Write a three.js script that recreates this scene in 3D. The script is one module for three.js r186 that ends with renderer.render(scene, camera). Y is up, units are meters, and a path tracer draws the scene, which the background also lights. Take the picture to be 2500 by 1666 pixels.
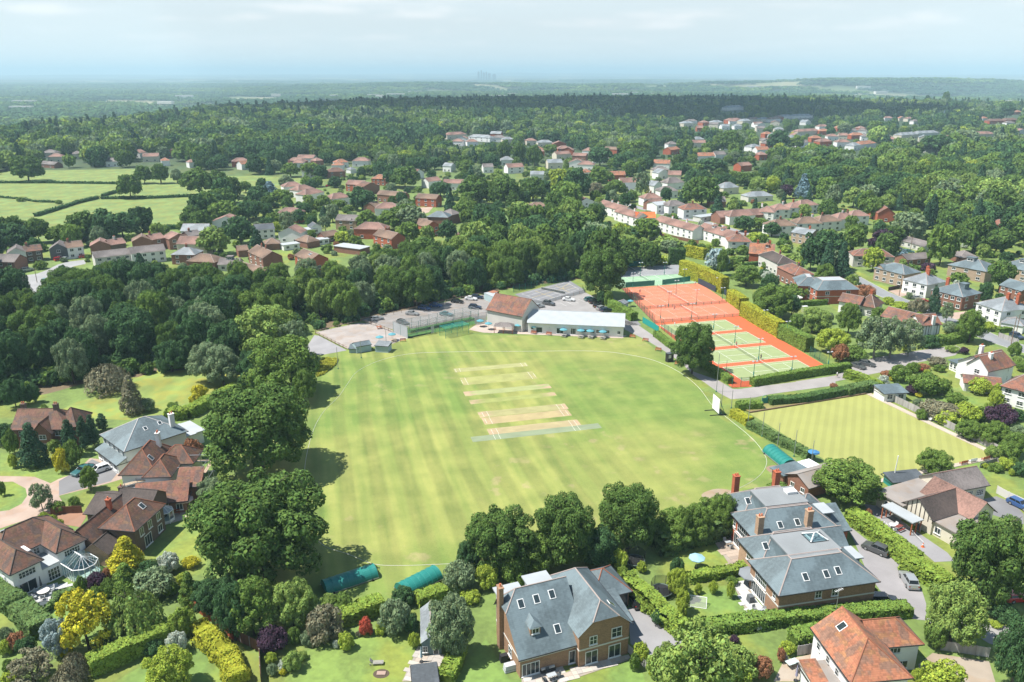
import * as THREE from 'three';
import { mergeGeometries } from 'three/addons/utils/BufferGeometryUtils.js';
import { MarchingCubes } from 'three/addons/objects/MarchingCubes.js';

// ---------------------------------------------------------------- camera, sky, sun, exposure
const scene = new THREE.Scene();
const camera = new THREE.PerspectiveCamera(46.4, 1024 / 682, 1, 60000);
camera.position.set(0, 78, 0);
camera.rotation.x = -18.57 * Math.PI / 180;
const renderer = new THREE.WebGLRenderer();
renderer.toneMapping = THREE.LinearToneMapping;
renderer.toneMappingExposure = 1.9;
renderer.shadowMap.enabled = true;
const sun = new THREE.DirectionalLight(new THREE.Color().setRGB(1, 0.96, 0.89), 5);
sun.position.set(-485, 880, 45);            // high on the left
sun.castShadow = true;
Object.assign(sun.shadow.camera, { left: -400, right: 400, top: 400, bottom: -400, near: 1, far: 3000 });
sun.shadow.radius = 1;
scene.add(sun, sun.target);
scene.fog = new THREE.FogExp2(new THREE.Color().setRGB(0.6, 0.87, 1), 0.00013);

// ---------------------------------------------------------------- random numbers and noise
function rng(seed) { let s = seed >>> 0; return () => { s = (s + 0x6d2b79f5) | 0; let t = Math.imul(s ^ (s >>> 15), 1 | s); t = (t + Math.imul(t ^ (t >>> 7), 61 | t)) ^ t; return ((t ^ (t >>> 14)) >>> 0) / 4294967296; }; }
const R0 = rng(7);
const hash = (x, y, s) => { let h = Math.imul(x, 374761393) + Math.imul(y, 668265263) + Math.imul(s, 2147483647 ^ 0x5bd1e995); h = Math.imul(h ^ (h >>> 13), 1274126177); return ((h ^ (h >>> 16)) >>> 0) / 4294967296; };
function vnoise(x, y, s, per = 0) {           // value noise, periodic where per > 0
  const ix = Math.floor(x), iy = Math.floor(y), fx = x - ix, fy = y - iy, u = fx * fx * (3 - 2 * fx), v = fy * fy * (3 - 2 * fy);
  const w = (a) => per ? ((a % per) + per) % per : a;
  const a = hash(w(ix), w(iy), s), b = hash(w(ix + 1), w(iy), s), c = hash(w(ix), w(iy + 1), s), d = hash(w(ix + 1), w(iy + 1), s);
  return a + (b - a) * u + (c - a) * v + (a - b - c + d) * u * v;
}
function fbm(x, y, s, oct = 4, per = 0) { let t = 0, a = 0.5, n = 0; for (let i = 0; i < oct; i++) { t += a * vnoise(x, y, s + i * 17, per); n += a; x *= 2; y *= 2; per *= 2; a *= 0.5; } return t / n; }
const clamp = (x, a = 0, b = 1) => Math.min(b, Math.max(a, x)), mixn = (a, b, t) => a + (b - a) * t, smooth = (x, a, b) => { const t = clamp((x - a) / (b - a)); return t * t * (3 - 2 * t); };

// ---------------------------------------------------------------- the sky: pale hazy blue with thin high cloud
{
  const W = 2048, H = 1024, data = new Float32Array(W * H * 4);
  for (let r = 0; r < H; r++) {
    const up = ((r + 0.5) / H - 0.5) * Math.PI, y = Math.sin(up), e = Math.max(0, y);
    const t = smooth(Math.pow(clamp(e), 0.75), 0.02, 0.85);
    for (let c = 0; c < W; c++) {
      const a = ((c + 0.5) / W - 0.5) * 2 * Math.PI, x = Math.cos(a) * Math.cos(up), z = Math.sin(a) * Math.cos(up);
      let R = mixn(0.45, 0.055, t), G = mixn(0.51, 0.14, t), B = mixn(0.525, 0.285, t);
      if (y > 0) {
        const k = 1 / (y + 0.045), cl = smooth(fbm(x * k * 1.1 + 7, z * k * 1.1, 5, 6), 0.5, 0.78) * smooth(y, 0.01, 0.07) * 0.75;
        R = mixn(R, 0.58, cl); G = mixn(G, 0.595, cl); B = mixn(B, 0.6, cl);
      }
      data.set([R, G, B, 1], (r * W + c) * 4);
    }
  }
  const sky = new THREE.DataTexture(data, W, H, THREE.RGBAFormat, THREE.FloatType);
  sky.mapping = THREE.EquirectangularReflectionMapping; sky.magFilter = THREE.LinearFilter; sky.needsUpdate = true;
  scene.background = sky; scene.environment = sky;
}

// ---------------------------------------------------------------- textures and materials
function tex(n, fn, rep = 1) {                // n x n bytes, linear values around 0.85, one tile covers rep metres
  const d = new Uint8Array(n * n * 4);
  for (let y = 0; y < n; y++) for (let x = 0; x < n; x++) { const v = fn(x / n, y / n), o = (y * n + x) * 4, a = Array.isArray(v) ? v : [v, v, v]; for (let k = 0; k < 3; k++) d[o + k] = clamp(a[k]) * 255; d[o + 3] = 255; }
  const t = new THREE.DataTexture(d, n, n); t.wrapS = t.wrapT = THREE.RepeatWrapping; t.magFilter = THREE.LinearFilter; t.repeat.set(1 / rep, 1 / rep); t.needsUpdate = true; return t;
}
const TX = {
  plain: tex(256, (u, v) => 0.84 + 0.16 * fbm(u * 8, v * 8, 3, 5, 8), 11),
  tile: tex(1024, (u, v) => { const row = Math.floor(v * 56), cx = Math.floor(u * 64 + (row & 1) * 0.5), j = hash(cx % 64, row, 9), f = fbm(u * 5, v * 5, 21, 5, 5), lip = (v * 56) % 1 < 0.16 ? 0.8 : 1; return clamp(0.36 + 0.3 * j + 0.9 * (f - 0.25) , 0.3, 1) * lip; }, 15),
  oldtile: tex(1024, (u, v) => { const row = Math.floor(v * 56), cx = Math.floor(u * 64 + (row & 1) * 0.5), j = hash(cx % 64, row, 19), f = fbm(u * 6, v * 6, 26, 6, 6), m = smooth(fbm(u * 11, v * 7, 27, 5, 77), 0.48, 0.66), l = smooth(fbm(u * 14, v * 14, 28, 4, 14), 0.6, 0.72), k = (0.42 + 0.32 * j + 0.55 * (f - 0.2)) * ((v * 56) % 1 < 0.16 ? 0.8 : 1); return [k * mixn(mixn(1, 0.62, m), 0.9, l), k * mixn(mixn(0.92, 0.78, m), 1, l), k * mixn(mixn(0.85, 0.9, m), 0.8, l)]; }, 15),
  slate: tex(1024, (u, v) => { const row = Math.floor(v * 44), cx = Math.floor(u * 34 + (row & 1) * 0.5), j = hash(cx % 34, row, 11), f = fbm(u * 4, v * 4, 22, 5, 4); return (0.46 + 0.2 * j + 0.34 * smooth(f, 0.3, 0.7) + 0.22 * fbm(u * 48, v * 4, 24, 3, 48)) * ((v * 44) % 1 < 0.12 ? 0.86 : 1); }, 12),
  brick: tex(512, (u, v) => { const row = Math.floor(v * 80), cx = Math.floor(u * 30 + (row & 1) * 0.5), j = hash(cx % 30, row, 13), f = fbm(u * 6, v * 6, 23, 4, 6), m = (v * 80) % 1 < 0.14 || (u * 30 + (row & 1) * 0.5) % 1 < 0.05; return m ? 0.95 : 0.5 + 0.35 * j + 0.25 * f; }, 6),
  grass: tex(512, (u, v) => { const f = fbm(u * 6, v * 6, 31, 6, 6), g = fbm(u * 40, v * 40, 32, 3, 40), k = 0.5 + 0.5 * f + 0.34 * (g - 0.5); const y = smooth(fbm(u * 4, v * 4, 33, 4, 4), 0.45, 0.75); return [k * (0.86 + 0.2 * y), k, k * (0.9 - 0.2 * y)]; }, 22),
  meadow: tex(512, (u, v) => { const f = fbm(u * 8, v * 5, 36, 6, 40), y = smooth(fbm(u * 9, v * 9, 37, 5, 9), 0.4, 0.75), k = 0.5 + 0.6 * f; return [k * (0.86 + 0.24 * y), k, k * (0.8 - 0.15 * y)]; }, 26),
  asphalt: tex(512, (u, v) => 0.66 + 0.26 * fbm(u * 5, v * 5, 41, 6, 5) + 0.16 * (hash(Math.floor(u * 512), Math.floor(v * 512), 4) - 0.5), 14),
  gravel: tex(512, (u, v) => { const f = fbm(u * 6, v * 6, 44, 6, 6), s = smooth(fbm(u * 9, v * 9, 45, 4, 9), 0.52, 0.7); return [0.62 + 0.36 * f, 0.6 + 0.36 * f - 0.05 * s, 0.58 + 0.36 * f - 0.1 * s]; }, 16),
  wood: tex(256, (u, v) => 0.6 + 0.4 * fbm(u * 24, v * 2, 51, 4, 24), 3),
};
function M(r, g, b, o = {}) {
  const { tx, rough = 0.85, metal = 0, ...rest } = o;
  const m = new THREE.MeshPhysicalMaterial({ roughness: rough, metalness: metal, ...rest });
  m.color.setRGB(r * 0.8, g * 0.8, b * 0.8); if (tx) m.map = TX[tx];
  return m;
}
const MT = {
  white: M(0.9, 0.9, 0.89, { tx: 'plain' }), cream: M(0.72, 0.66, 0.54, { tx: 'plain' }), offwhite: M(0.68, 0.66, 0.62, { tx: 'plain' }),
  brick: M(0.32, 0.15, 0.1, { tx: 'brick' }), redbrick: M(0.5, 0.13, 0.06, { tx: 'brick' }), brownbrick: M(0.38, 0.225, 0.135, { tx: 'brick' }), tanbrick: M(0.52, 0.34, 0.22, { tx: 'brick' }), palebrick: M(0.5, 0.37, 0.27, { tx: 'brick' }), darkbrick: M(0.17, 0.115, 0.09, { tx: 'brick' }),
  slate: M(0.15, 0.2, 0.22, { tx: 'slate', rough: 0.6 }), paleslate: M(0.27, 0.3, 0.32, { tx: 'slate', rough: 0.7 }), darkslate: M(0.1, 0.115, 0.13, { tx: 'slate', rough: 0.6 }), fibre: M(0.36, 0.33, 0.31, { tx: 'gravel' }),
  browntile: M(0.23, 0.115, 0.08, { tx: 'oldtile' }), redtile: M(0.32, 0.145, 0.1, { tx: 'oldtile' }), orangetile: M(0.5, 0.21, 0.12, { tx: 'oldtile' }), pinktile: M(0.33, 0.185, 0.145, { tx: 'tile' }), greytile: M(0.22, 0.19, 0.18, { tx: 'tile' }), darktile: M(0.1, 0.075, 0.065, { tx: 'tile' }), brighttile: M(0.85, 0.2, 0.05, { tx: 'tile' }), tantile: M(0.25, 0.16, 0.11, { tx: 'tile' }),
  flat: M(0.3, 0.32, 0.33, { tx: 'asphalt' }), palegrey: M(0.43, 0.46, 0.48, { tx: 'plain' }), lead: M(0.42, 0.45, 0.47, { tx: 'plain', rough: 0.6 }), ridge: M(0.4, 0.33, 0.3, { tx: 'plain' }), clayridge: M(0.3, 0.11, 0.06, { tx: 'plain' }), paleridge: M(0.55, 0.52, 0.5, { tx: 'plain' }),
  frame: M(0.8, 0.8, 0.79, { rough: 0.5 }), darkframe: M(0.05, 0.05, 0.055, { rough: 0.5 }), glass: M(0.03, 0.045, 0.05, { rough: 0.08 }), skyglass: M(0.1, 0.2, 0.24, { rough: 0.06 }), clear: M(0.85, 1.05, 1.1, { rough: 0.03, transmission: 1, thickness: 0 }),
  pot: M(0.6, 0.16, 0.07), pipe: M(0.025, 0.025, 0.028, { rough: 0.5 }), steel: M(0.45, 0.47, 0.48, { rough: 0.45, metal: 0.6 }), black: M(0.02, 0.02, 0.022, { rough: 0.6 }), rubber: M(0.02, 0.02, 0.02, { rough: 0.9 }),
  timber: M(0.3, 0.2, 0.13, { tx: 'wood' }), redtimber: M(0.45, 0.1, 0.03, { tx: 'wood' }), benchred: M(0.5, 0.15, 0.06, { tx: 'wood' }), greytimber: M(0.4, 0.38, 0.35, { tx: 'wood' }), palewood: M(0.55, 0.42, 0.3, { tx: 'wood' }), darkwood: M(0.06, 0.045, 0.035, { tx: 'wood' }), brownfence: M(0.24, 0.11, 0.06, { tx: 'wood' }),
  bark: M(0.1, 0.08, 0.06, { tx: 'wood' }), palebark: M(0.35, 0.32, 0.28, { tx: 'wood' }), soil: M(0.12, 0.085, 0.055, { tx: 'gravel' }),
  teal: M(0.02, 0.25, 0.22, { rough: 0.55 }), greenmetal: M(0.01, 0.18, 0.13, { rough: 0.5 }), umbrella: M(0.09, 0.3, 0.36, { rough: 0.8 }), whiteplastic: M(0.8, 0.8, 0.8, { rough: 0.4 }), shedblue: M(0.42, 0.55, 0.58, { tx: 'plain' }), sage: M(0.22, 0.32, 0.33, { tx: 'wood' }),
};

// ---------------------------------------------------------------- mesh building
const V = (x, y, z) => new THREE.Vector3(x, y, z);
class MB {                                    // collects flat faces with uv in metres along each face
  constructor() { this.p = []; this.uv = []; }
  poly(pts) {
    const n = V(0, 0, 0), a = pts[0];
    for (let i = 1; i < pts.length - 1; i++) n.add(V(0, 0, 0).subVectors(pts[i], a).cross(V(0, 0, 0).subVectors(pts[i + 1], a)));
    n.normalize();
    const u = Math.abs(n.y) > 0.98 ? V(1, 0, 0) : V(n.z, 0, -n.x).normalize(), v = V(0, 0, 0).crossVectors(n, u);
    for (let i = 1; i < pts.length - 1; i++) for (const q of [a, pts[i], pts[i + 1]]) { this.p.push(q.x, q.y, q.z); this.uv.push(q.dot(u), q.dot(v)); }
    return this;
  }
  quad(a, b, c, d) { return this.poly([a, b, c, d]); }
  box(x, y, z, w, h, d, yaw = 0) {            // x, y, z: centre of the bottom
    const c = Math.cos(yaw), s = Math.sin(yaw), P = (i, j, k) => V(x + c * i * w / 2 + s * k * d / 2, y + j * h, z - s * i * w / 2 + c * k * d / 2);
    const f = [[-1, 0, 1], [1, 0, 1], [1, 1, 1], [-1, 1, 1]], g = [[1, 0, -1], [-1, 0, -1], [-1, 1, -1], [1, 1, -1]];
    this.quad(...f.map((q) => P(...q))); this.quad(...g.map((q) => P(...q)));
    this.quad(P(1, 0, 1), P(1, 0, -1), P(1, 1, -1), P(1, 1, 1)); this.quad(P(-1, 0, -1), P(-1, 0, 1), P(-1, 1, 1), P(-1, 1, -1));
    this.quad(P(-1, 1, 1), P(1, 1, 1), P(1, 1, -1), P(-1, 1, -1)); this.quad(P(-1, 0, -1), P(1, 0, -1), P(1, 0, 1), P(-1, 0, 1));
    return this;
  }
  tube(a, b, r0, r1 = r0, n = 6) {
    const d = V(0, 0, 0).subVectors(b, a).normalize(), u = (Math.abs(d.y) > 0.9 ? V(1, 0, 0) : V(0, 1, 0)).cross(d).normalize(), v = V(0, 0, 0).crossVectors(d, u), ring = (c, r, k) => { const t = (k / n) * 2 * Math.PI; return c.clone().addScaledVector(u, Math.cos(t) * r).addScaledVector(v, Math.sin(t) * r); };
    const A = [], B = []; for (let k = 0; k < n; k++) { A.push(ring(a, r0, k)); B.push(ring(b, r1, k)); }
    for (let k = 0; k < n; k++) { const j = (k + 1) % n; this.quad(A[k], A[j], B[j], B[k]); }
    if (r1 > 0.001) this.poly(B); if (r0 > 0.001) this.poly(A.reverse());
    return this;
  }
  geo() { const g = new THREE.BufferGeometry(); g.setAttribute('position', new THREE.Float32BufferAttribute(this.p, 3)); g.setAttribute('uv', new THREE.Float32BufferAttribute(this.uv, 2)); g.computeVertexNormals(); return g; }
  build(name, m, parent) { return mesh(name, this.geo(), m, parent); }
}
const used = new Map();
function numbered(name) { const k = (used.get(name) ?? -1) + 1; used.set(name, k); return k ? name + '_' + String(k).padStart(3, '0') : name; }
function mesh(name, g, m, parent) {
  const o = new THREE.Mesh(g, m); o.castShadow = o.receiveShadow = true;
  if (parent) { o.name = name; parent.add(o); } else { o.name = numbered(name); scene.add(o); }
  return o;
}
function tag(o, label, category, group, kind) { if (kind) o.userData.kind = kind; if (label) o.userData.label = label; if (category) o.userData.category = category; if (group) o.userData.group = group; return o; }
function thing(name, label, category, x = 0, y = 0, z = 0, yaw = 0, group) {
  const g = new THREE.Group(); g.name = numbered(name); g.position.set(x, y, z); g.rotation.y = yaw; scene.add(g);
  return tag(g, label, category, group);
}
function sheet(name, polys, y, m, opts = {}) {  // level ground of any outline, uv in metres
  const gs = polys.map((p) => {
    const s = new THREE.Shape(p.map(([x, z]) => new THREE.Vector2(x, -z))), g = new THREE.ShapeGeometry(s); g.rotateX(-Math.PI / 2); g.translate(0, y, 0);
    const q = g.attributes.position, uv = g.attributes.uv; for (let i = 0; i < q.count; i++) uv.setXY(i, q.getX(i), -q.getZ(i)); return g;
  });
  const o = mesh(name, gs.length > 1 ? mergeGeometries(gs) : gs[0], m, opts.parent);
  if (!opts.parent) o.userData.kind = 'structure';
  if (opts.label) o.userData.label = opts.label;
  return o;
}
function strip(pts, w, y = 0) {                // a level band along a line, as a polygon
  const L = [], Rr = [];
  pts.forEach((p, i) => { const a = pts[Math.max(0, i - 1)], b = pts[Math.min(pts.length - 1, i + 1)], l = Math.hypot(b[0] - a[0], b[1] - a[1]), nx = -(b[1] - a[1]) / l, nz = (b[0] - a[0]) / l; L.push([p[0] + nx * w / 2, p[1] + nz * w / 2]); Rr.push([p[0] - nx * w / 2, p[1] - nz * w / 2]); });
  return L.concat(Rr.reverse());
}
const inside = (poly, x, z) => { let c = false; for (let i = 0, j = poly.length - 1; i < poly.length; j = i++) { const [a, b] = poly[i], [d, e] = poly[j]; if ((b > z) !== (e > z) && x < ((d - a) * (z - b)) / (e - b) + a) c = !c; } return c; };
function curve(pts, n = 8, closed = false) { const c = new THREE.CatmullRomCurve3(pts.map(([x, z]) => V(x, 0, z)), closed); return c.getPoints(pts.length * n).map((p) => [p.x, p.z]); }


// ---------------------------------------------------------------- the land
const woodEnd = (x, z) => { const a = x / Math.max(1, -z), K2 = [[-1, 1150], [-0.64, 1200], [-0.5, 1300], [-0.42, 1500], [-0.34, 1750], [-0.28, 1650], [-0.22, 1950], [-0.12, 2250], [0.1, 2350], [0.4, 2300], [0.64, 2100], [1, 2000]]; let v = K2[K2.length - 1][1]; for (let i = 0; i < K2.length - 1; i++) if (a < K2[i + 1][0]) { v = mixn(K2[i][1], K2[i + 1][1], clamp((a - K2[i][0]) / (K2[i + 1][0] - K2[i][0]))); break; } return v + 340 * (fbm(a * 14 + 5, 3.3, 68, 3) - 0.5); };
function hgt(x, z) {                            // level round the field, a wooded ridge beyond, a lower plain behind it, hills far off
  const d = Math.hypot(x, z); if (d < 520) return 0;
  const a = x / Math.max(1, -z);
  let h = 3 * smooth(d, 700, 1500) * (vnoise(x / 420 + 9, z / 420, 61) - 0.5);
  h += 15 * Math.exp(-(((x + 210) / 330) ** 2) - (((z + 1500) / 330) ** 2));
  h += 5 * Math.exp(-(((x - 40) / 360) ** 2) - (((z + 2050) / 300) ** 2));
  h += 5 * Math.exp(-(((x - 800) / 800) ** 2) - (((z + 2150) / 420) ** 2));
  const we = woodEnd(x, z); h -= (44 + h) * smooth(d, we, we + 650);
  h += smooth(d, 3000, 4500) * 70 * (fbm(x / 2400 + 3, z / 900, 63, 3) - 0.42);
  h += 80 * Math.exp(-(((x - 2500) / 1500) ** 2) - (((z + 5600) / 700) ** 2));
  h += 46 * Math.exp(-(((x + 300) / 1400) ** 2) - (((z + 6400) / 700) ** 2));
  h += smooth(d, 9000, 14000) * (12 + 50 * fbm(x / 5200, z / 3000, 64, 3)) + smooth(d, 15000, 24000) * (26 + 60 * vnoise(x / 6000, z / 6000, 66));
  return h;
}
const farField = (x, z) => { const cx = Math.floor(x / 260 + 0.9 * vnoise(x / 300, z / 300, 71)), cz = Math.floor(z / 420 + 0.9 * vnoise(x / 300, z / 300, 72)); return hash(cx, cz, 73); };
{
  const NA = 300, rad = [0]; for (let r = 30; r < 30000; r *= 1.055) rad.push(r); rad.push(30000);
  const p = [], c = [], uv = [], idx = [];
  for (let i = 0; i < rad.length; i++) for (let k = 0; k <= NA; k++) {
    const t = (k / NA) * 2 * Math.PI, x = Math.sin(t) * rad[i], z = -Math.cos(t) * rad[i], d = rad[i];
    p.push(x, hgt(x, z), z); uv.push(x, -z);
    const w = smooth(d, 500, 900), q = farField(x, z), pale = d > woodEnd(x, z) + 150 && q > 0.84;
    const near = [0.23, 0.29, 0.07], wood = [0.05, 0.085, 0.035], fld = q > 0.9 ? [0.42, 0.36, 0.22] : [0.2, 0.24, 0.1];
    const o = near.map((v, j) => mixn(v, pale ? fld[j] : wood[j], w)); c.push(...o);
  }
  for (let i = 0; i < rad.length - 1; i++) for (let k = 0; k < NA; k++) { const a = i * (NA + 1) + k, b = a + NA + 1; idx.push(a, a + 1, b, a + 1, b + 1, b); }
  const g = new THREE.BufferGeometry(); g.setIndex(idx);
  g.setAttribute('position', new THREE.Float32BufferAttribute(p, 3)); g.setAttribute('color', new THREE.Float32BufferAttribute(c, 3)); g.setAttribute('uv', new THREE.Float32BufferAttribute(uv, 2)); g.computeVertexNormals();
  tag(mesh('ground', g, M(1, 1, 1, { tx: 'grass', vertexColors: true })), 'grassy land reaching to the horizon', null, null, 'structure');
}

// ---------------------------------------------------------------- cricket field
const fieldPoly = [[-60.6,-214.2],[-55.3,-221],[-49.8,-228.9],[-36.9,-236.1],[-30.3,-244.1],[-14,-239.1],[3.2,-237.4],[35.7,-235.6],[39.9,-236.1],[44.6,-217.2],[46.4,-207.2],[49.5,-186.8],[49.7,-174.2],[52.8,-168.5],[56.8,-161.6],[60.7,-153.1],[58,-147.3],[56.2,-143.6],[48,-138.3],[43.9,-135.8],[34.6,-131.3],[25.5,-125.7],[19.6,-117.5],[-7.1,-115.5],[-10.4,-110.6],[-18.8,-105],[-29.4,-103.9],[-44.9,-114.3],[-49.2,-127.9],[-59.1,-165],[-62.7,-191.2]];
const PY = 0.2482;                               // the pitches' turn
{
  const x0 = -80, z0 = -262, S = 180, n = 1400, d = new Uint8Array(n * n * 4), c = Math.cos(PY), s = Math.sin(PY);
  for (let j = 0; j < n; j++) for (let i = 0; i < n; i++) {
    const x = x0 + ((i + 0.5) / n) * S, z = z0 + S - ((j + 0.5) / n) * S, a = x * c - z * s, b = x * s + z * c;
    const wob = (fbm(a / 30, b / 30, 80, 2) - 0.5) * 2.4, st = smooth(Math.abs((((a + wob) / 3.1) % 2 + 2) % 2 - 1), 0.35, 0.65), st2 = smooth(Math.abs((((b + wob) / 4.3) % 2 + 2) % 2 - 1), 0.35, 0.65);
    const f = fbm(x / 4, z / 4, 81, 5), g = fbm(x / 26, z / 26, 82, 5), h = fbm(a / 1.1, b / 16, 83, 4), v = fbm(a / 16, b / 0.9, 88, 4), fine = hash(i, j, 84), left = smooth(a, 78, 40), sq = smooth(Math.abs(a - 47), 15, 11) * smooth(Math.abs(b + 182), 27, 23);
    const dry = clamp(smooth(g, 0.36, 0.66) * 0.62 + 0.05 + 0.55 * (f - 0.42) + 0.5 * (h - 0.5) * (0.35 + left) + 0.2 * (v - 0.5) * (1 - left) + 0.1 * (fine - 0.5) + sq * (0.2 + 0.7 * (f - 0.4)));
    let k = 0.95 + 0.13 * (st - 0.5) * (0.35 + left) + 0.05 * (st2 - 0.5) * (1 - left) + 0.34 * (f - 0.5) + 0.12 * (fine - 0.5) + 0.1 * (h - 0.5) * (0.3 + left) + 0.05 * (v - 0.5);
    const bare = smooth(fbm(x / 3, z / 3, 86, 5), 0.62, 0.8) * smooth(fbm(x / 18, z / 18, 87, 3), 0.45, 0.7);
    let R = mixn(0.125, 0.225, dry), G = mixn(0.19, 0.235, dry), B = mixn(0.036, 0.062, dry);
    R = mixn(R, 0.3, bare * 0.6); G = mixn(G, 0.25, bare * 0.6); B = mixn(B, 0.12, bare * 0.6);
    const o = (j * n + i) * 4; d[o] = clamp(R * k) * 255; d[o + 1] = clamp(G * k) * 255; d[o + 2] = clamp(B * k) * 255; d[o + 3] = 255;
  }
  const t = new THREE.DataTexture(d, n, n); t.magFilter = THREE.LinearFilter; t.needsUpdate = true;
  const m = new THREE.MeshStandardMaterial({ map: t, roughness: 0.95 });
  const o = sheet('cricket_field', [fieldPoly], 0.01, m, { label: 'mown cricket field with pale stripes' });
  const q = o.geometry.attributes.position, uv = o.geometry.attributes.uv; for (let i = 0; i < q.count; i++) uv.setXY(i, (q.getX(i) - x0) / S, (z0 + S - q.getZ(i)) / S);
  // the square: worn strips with creases, and the artificial wicket
  const creaseMat = M(0.6, 0.6, 0.5);
  const ptex = (sd, r, g, b, wear) => { const m2 = new THREE.MeshStandardMaterial({ roughness: 0.95 }); m2.map = tex(256, (u, v) => { const f = fbm(u * 12, v * 3, sd, 5), e = smooth(Math.abs(u - 0.5), 0.3, 0.47) * wear * smooth(fbm(u * 9, v * 5, sd + 3, 4), 0.3, 0.6), k = 0.78 + 0.4 * f; return [mixn(r, 0.46, e) * k * 0.75, mixn(g, 0.33, e) * k * 0.75, mixn(b, 0.21, e) * k * 0.75]; }); return m2; };
  const pitch = (name, ax, az, len, w, m2, crease, label) => {     // ax, az: middle
    const g = new THREE.PlaneGeometry(len, w); g.rotateX(-Math.PI / 2); const p = mesh(name, g, m2, o); p.position.set(ax, 0.018, az); p.rotation.y = PY; if (label) p.userData.label = label;
    if (crease) for (const e of [-1, 1]) for (const [off, cl] of [[0, 2.64], [-1.22, w * 0.95]]) {
      const q2 = new THREE.PlaneGeometry(0.09, cl); q2.rotateX(-Math.PI / 2); const l = mesh('crease_line', q2, creaseMat, p); l.position.set(e * (10.06 + off), 0.005, 0);
    }
    return p;
  };
  const mid = (a, b) => [(a[0] + b[0]) / 2, (a[1] + b[1]) / 2];
  pitch('pitch_strip', ...mid([-15.94,-206.38], [4.19,-211.47]), 20.9, 3, ptex(5, 0.36, 0.36, 0.15, 0.2), 1, 'freshly marked pale pitch strip');
  pitch('pitch_strip', ...mid([-11.97,-198.37], [4.74,-202.72]), 20.4, 5.6, ptex(6, 0.34, 0.35, 0.12, 0.3), 1, 'wide yellowed pitch strip');
  pitch('pitch_strip', ...mid([-11.42,-189.75], [9.18,-194.69]), 23, 3.1, ptex(7, 0.33, 0.36, 0.15, 1), 0, 'pale green pitch strip with worn ends');
  pitch('pitch_strip', ...mid([-10.12,-184.36], [10.82,-188.91]), 22.5, 2.7, ptex(8, 0.3, 0.33, 0.1, 1), 0, 'faded old pitch strip with bare ends');
  pitch('pitch_strip', ...mid([-7.63,-176.68], [13.13,-181.04]), 22.2, 3.5, ptex(9, 0.36, 0.34, 0.15, 1.1), 1, 'worn straw coloured pitch strip');
  pitch('pitch_strip', ...mid([-6.46,-173.04], [13.59,-177.11]), 21.5, 3.9, ptex(10, 0.42, 0.34, 0.17, 0.8), 1, 'orange brown used pitch strip');
  pitch('pitch_strip', ...mid([-4.92,-167.13], [15.27,-171.38]), 22, 3.3, ptex(11, 0.41, 0.34, 0.18, 0.9), 1, 'bare sandy pitch strip beside the artificial wicket');
  pitch('artificial_wicket', ...mid([-9.17,-162.88], [20.68,-169.74]), 30.6, 2.75, ptex(12, 0.25, 0.3, 0.18, 0), 1, 'pale green artificial wicket strip');
}
sheet('bare_patch', [curve([[37,-137.8],[40.8,-140.2],[43.6,-139.1],[41.5,-136.1],[37.9,-135.1]], 4, true)], 0.02, M(0.42, 0.34, 0.24, { tx: 'gravel' }), { label: 'bare dusty patch at the near right boundary' });
sheet('bare_ground', [curve([[53.1,-149.2],[55.7,-150.2],[57.6,-148],[56.3,-146.5],[53.3,-147.1]], 4, true)], 0.02, M(0.34, 0.24, 0.16, { tx: 'gravel' }), { label: 'bare earth beside the teal pitch cover' });
{ // boundary line round the field
  const pts = curve([[-44.2,-187.7],[-43.6,-197.3],[-42.8,-205.5],[-38.2,-214.2],[-30.2,-220.2],[-15,-222.1],[3,-222.5],[26.2,-222.5],[33.6,-219.8],[40.4,-215],[46,-205.5],[48.9,-194.2],[49.8,-181.2],[51.9,-172.7],[53.8,-165],[54.6,-158.3],[54,-151.7],[50.5,-145.4],[45.2,-140.5],[39.1,-136.6],[27.7,-129.4],[18.8,-122.8],[9.3,-118.4],[-2.7,-115.5],[-8.4,-114.9],[-18.7,-114.2],[-23.1,-114.6],[-28,-117.5],[-33.2,-120.5],[-38.3,-131],[-43.1,-148.2],[-45.9,-168.5],[-45.8,-178.6]], 8, true);
  const mb = new MB(); for (let i = 0; i < pts.length - 1; i++) { const a = pts[i], b = pts[i + 1]; mb.tube(V(a[0], 0.03, a[1]), V(b[0], 0.03, b[1]), 0.04, 0.04, 4); }
  tag(mb.build('boundary_rope', MT.offwhite), 'white boundary rope laid in a wide oval round the cricket field', 'rope');
}
// ---------------------------------------------------------------- meadow, fields and lawns
sheet('meadow', [[[-111.1,-174.1],[-109.6,-183.6],[-104.8,-189.8],[-101.7,-200.9],[-98.4,-206.5],[-89.7,-206.5],[-72.7,-203.3],[-70.5,-196.3],[-75.7,-183.6],[-77.2,-174.1],[-83.7,-177.8],[-89.2,-172.9],[-99.7,-174.1],[-103.4,-171.7]]], 0.008, M(0.3, 0.34, 0.09, { tx: 'meadow' }), { label: 'rough yellowish meadow beside the wood' });
const fields = [[[-418.9,-615.3],[-432.6,-683.6],[-404.3,-688],[-338.1,-697.1],[-283.2,-701.8],[-240.6,-679.1],[-177.2,-634],[-169.9,-647.9],[-156.6,-595.2],[-179.5,-535.8],[-184.6,-541.5],[-174.8,-435.3],[-189.2,-427.9],[-193.1,-417.2],[-227.2,-403.8],[-234.5,-388.1],[-250.7,-385.1],[-264.7,-379.2]], [[-7.6,-458.9],[7.2,-461],[2.1,-417.2],[-4.2,-400.5]], [[-189.3,-666.2],[-139.8,-622.7],[-130.8,-597.7],[-149,-590.9],[-156,-604.6],[-190.1,-634]]];
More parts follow.
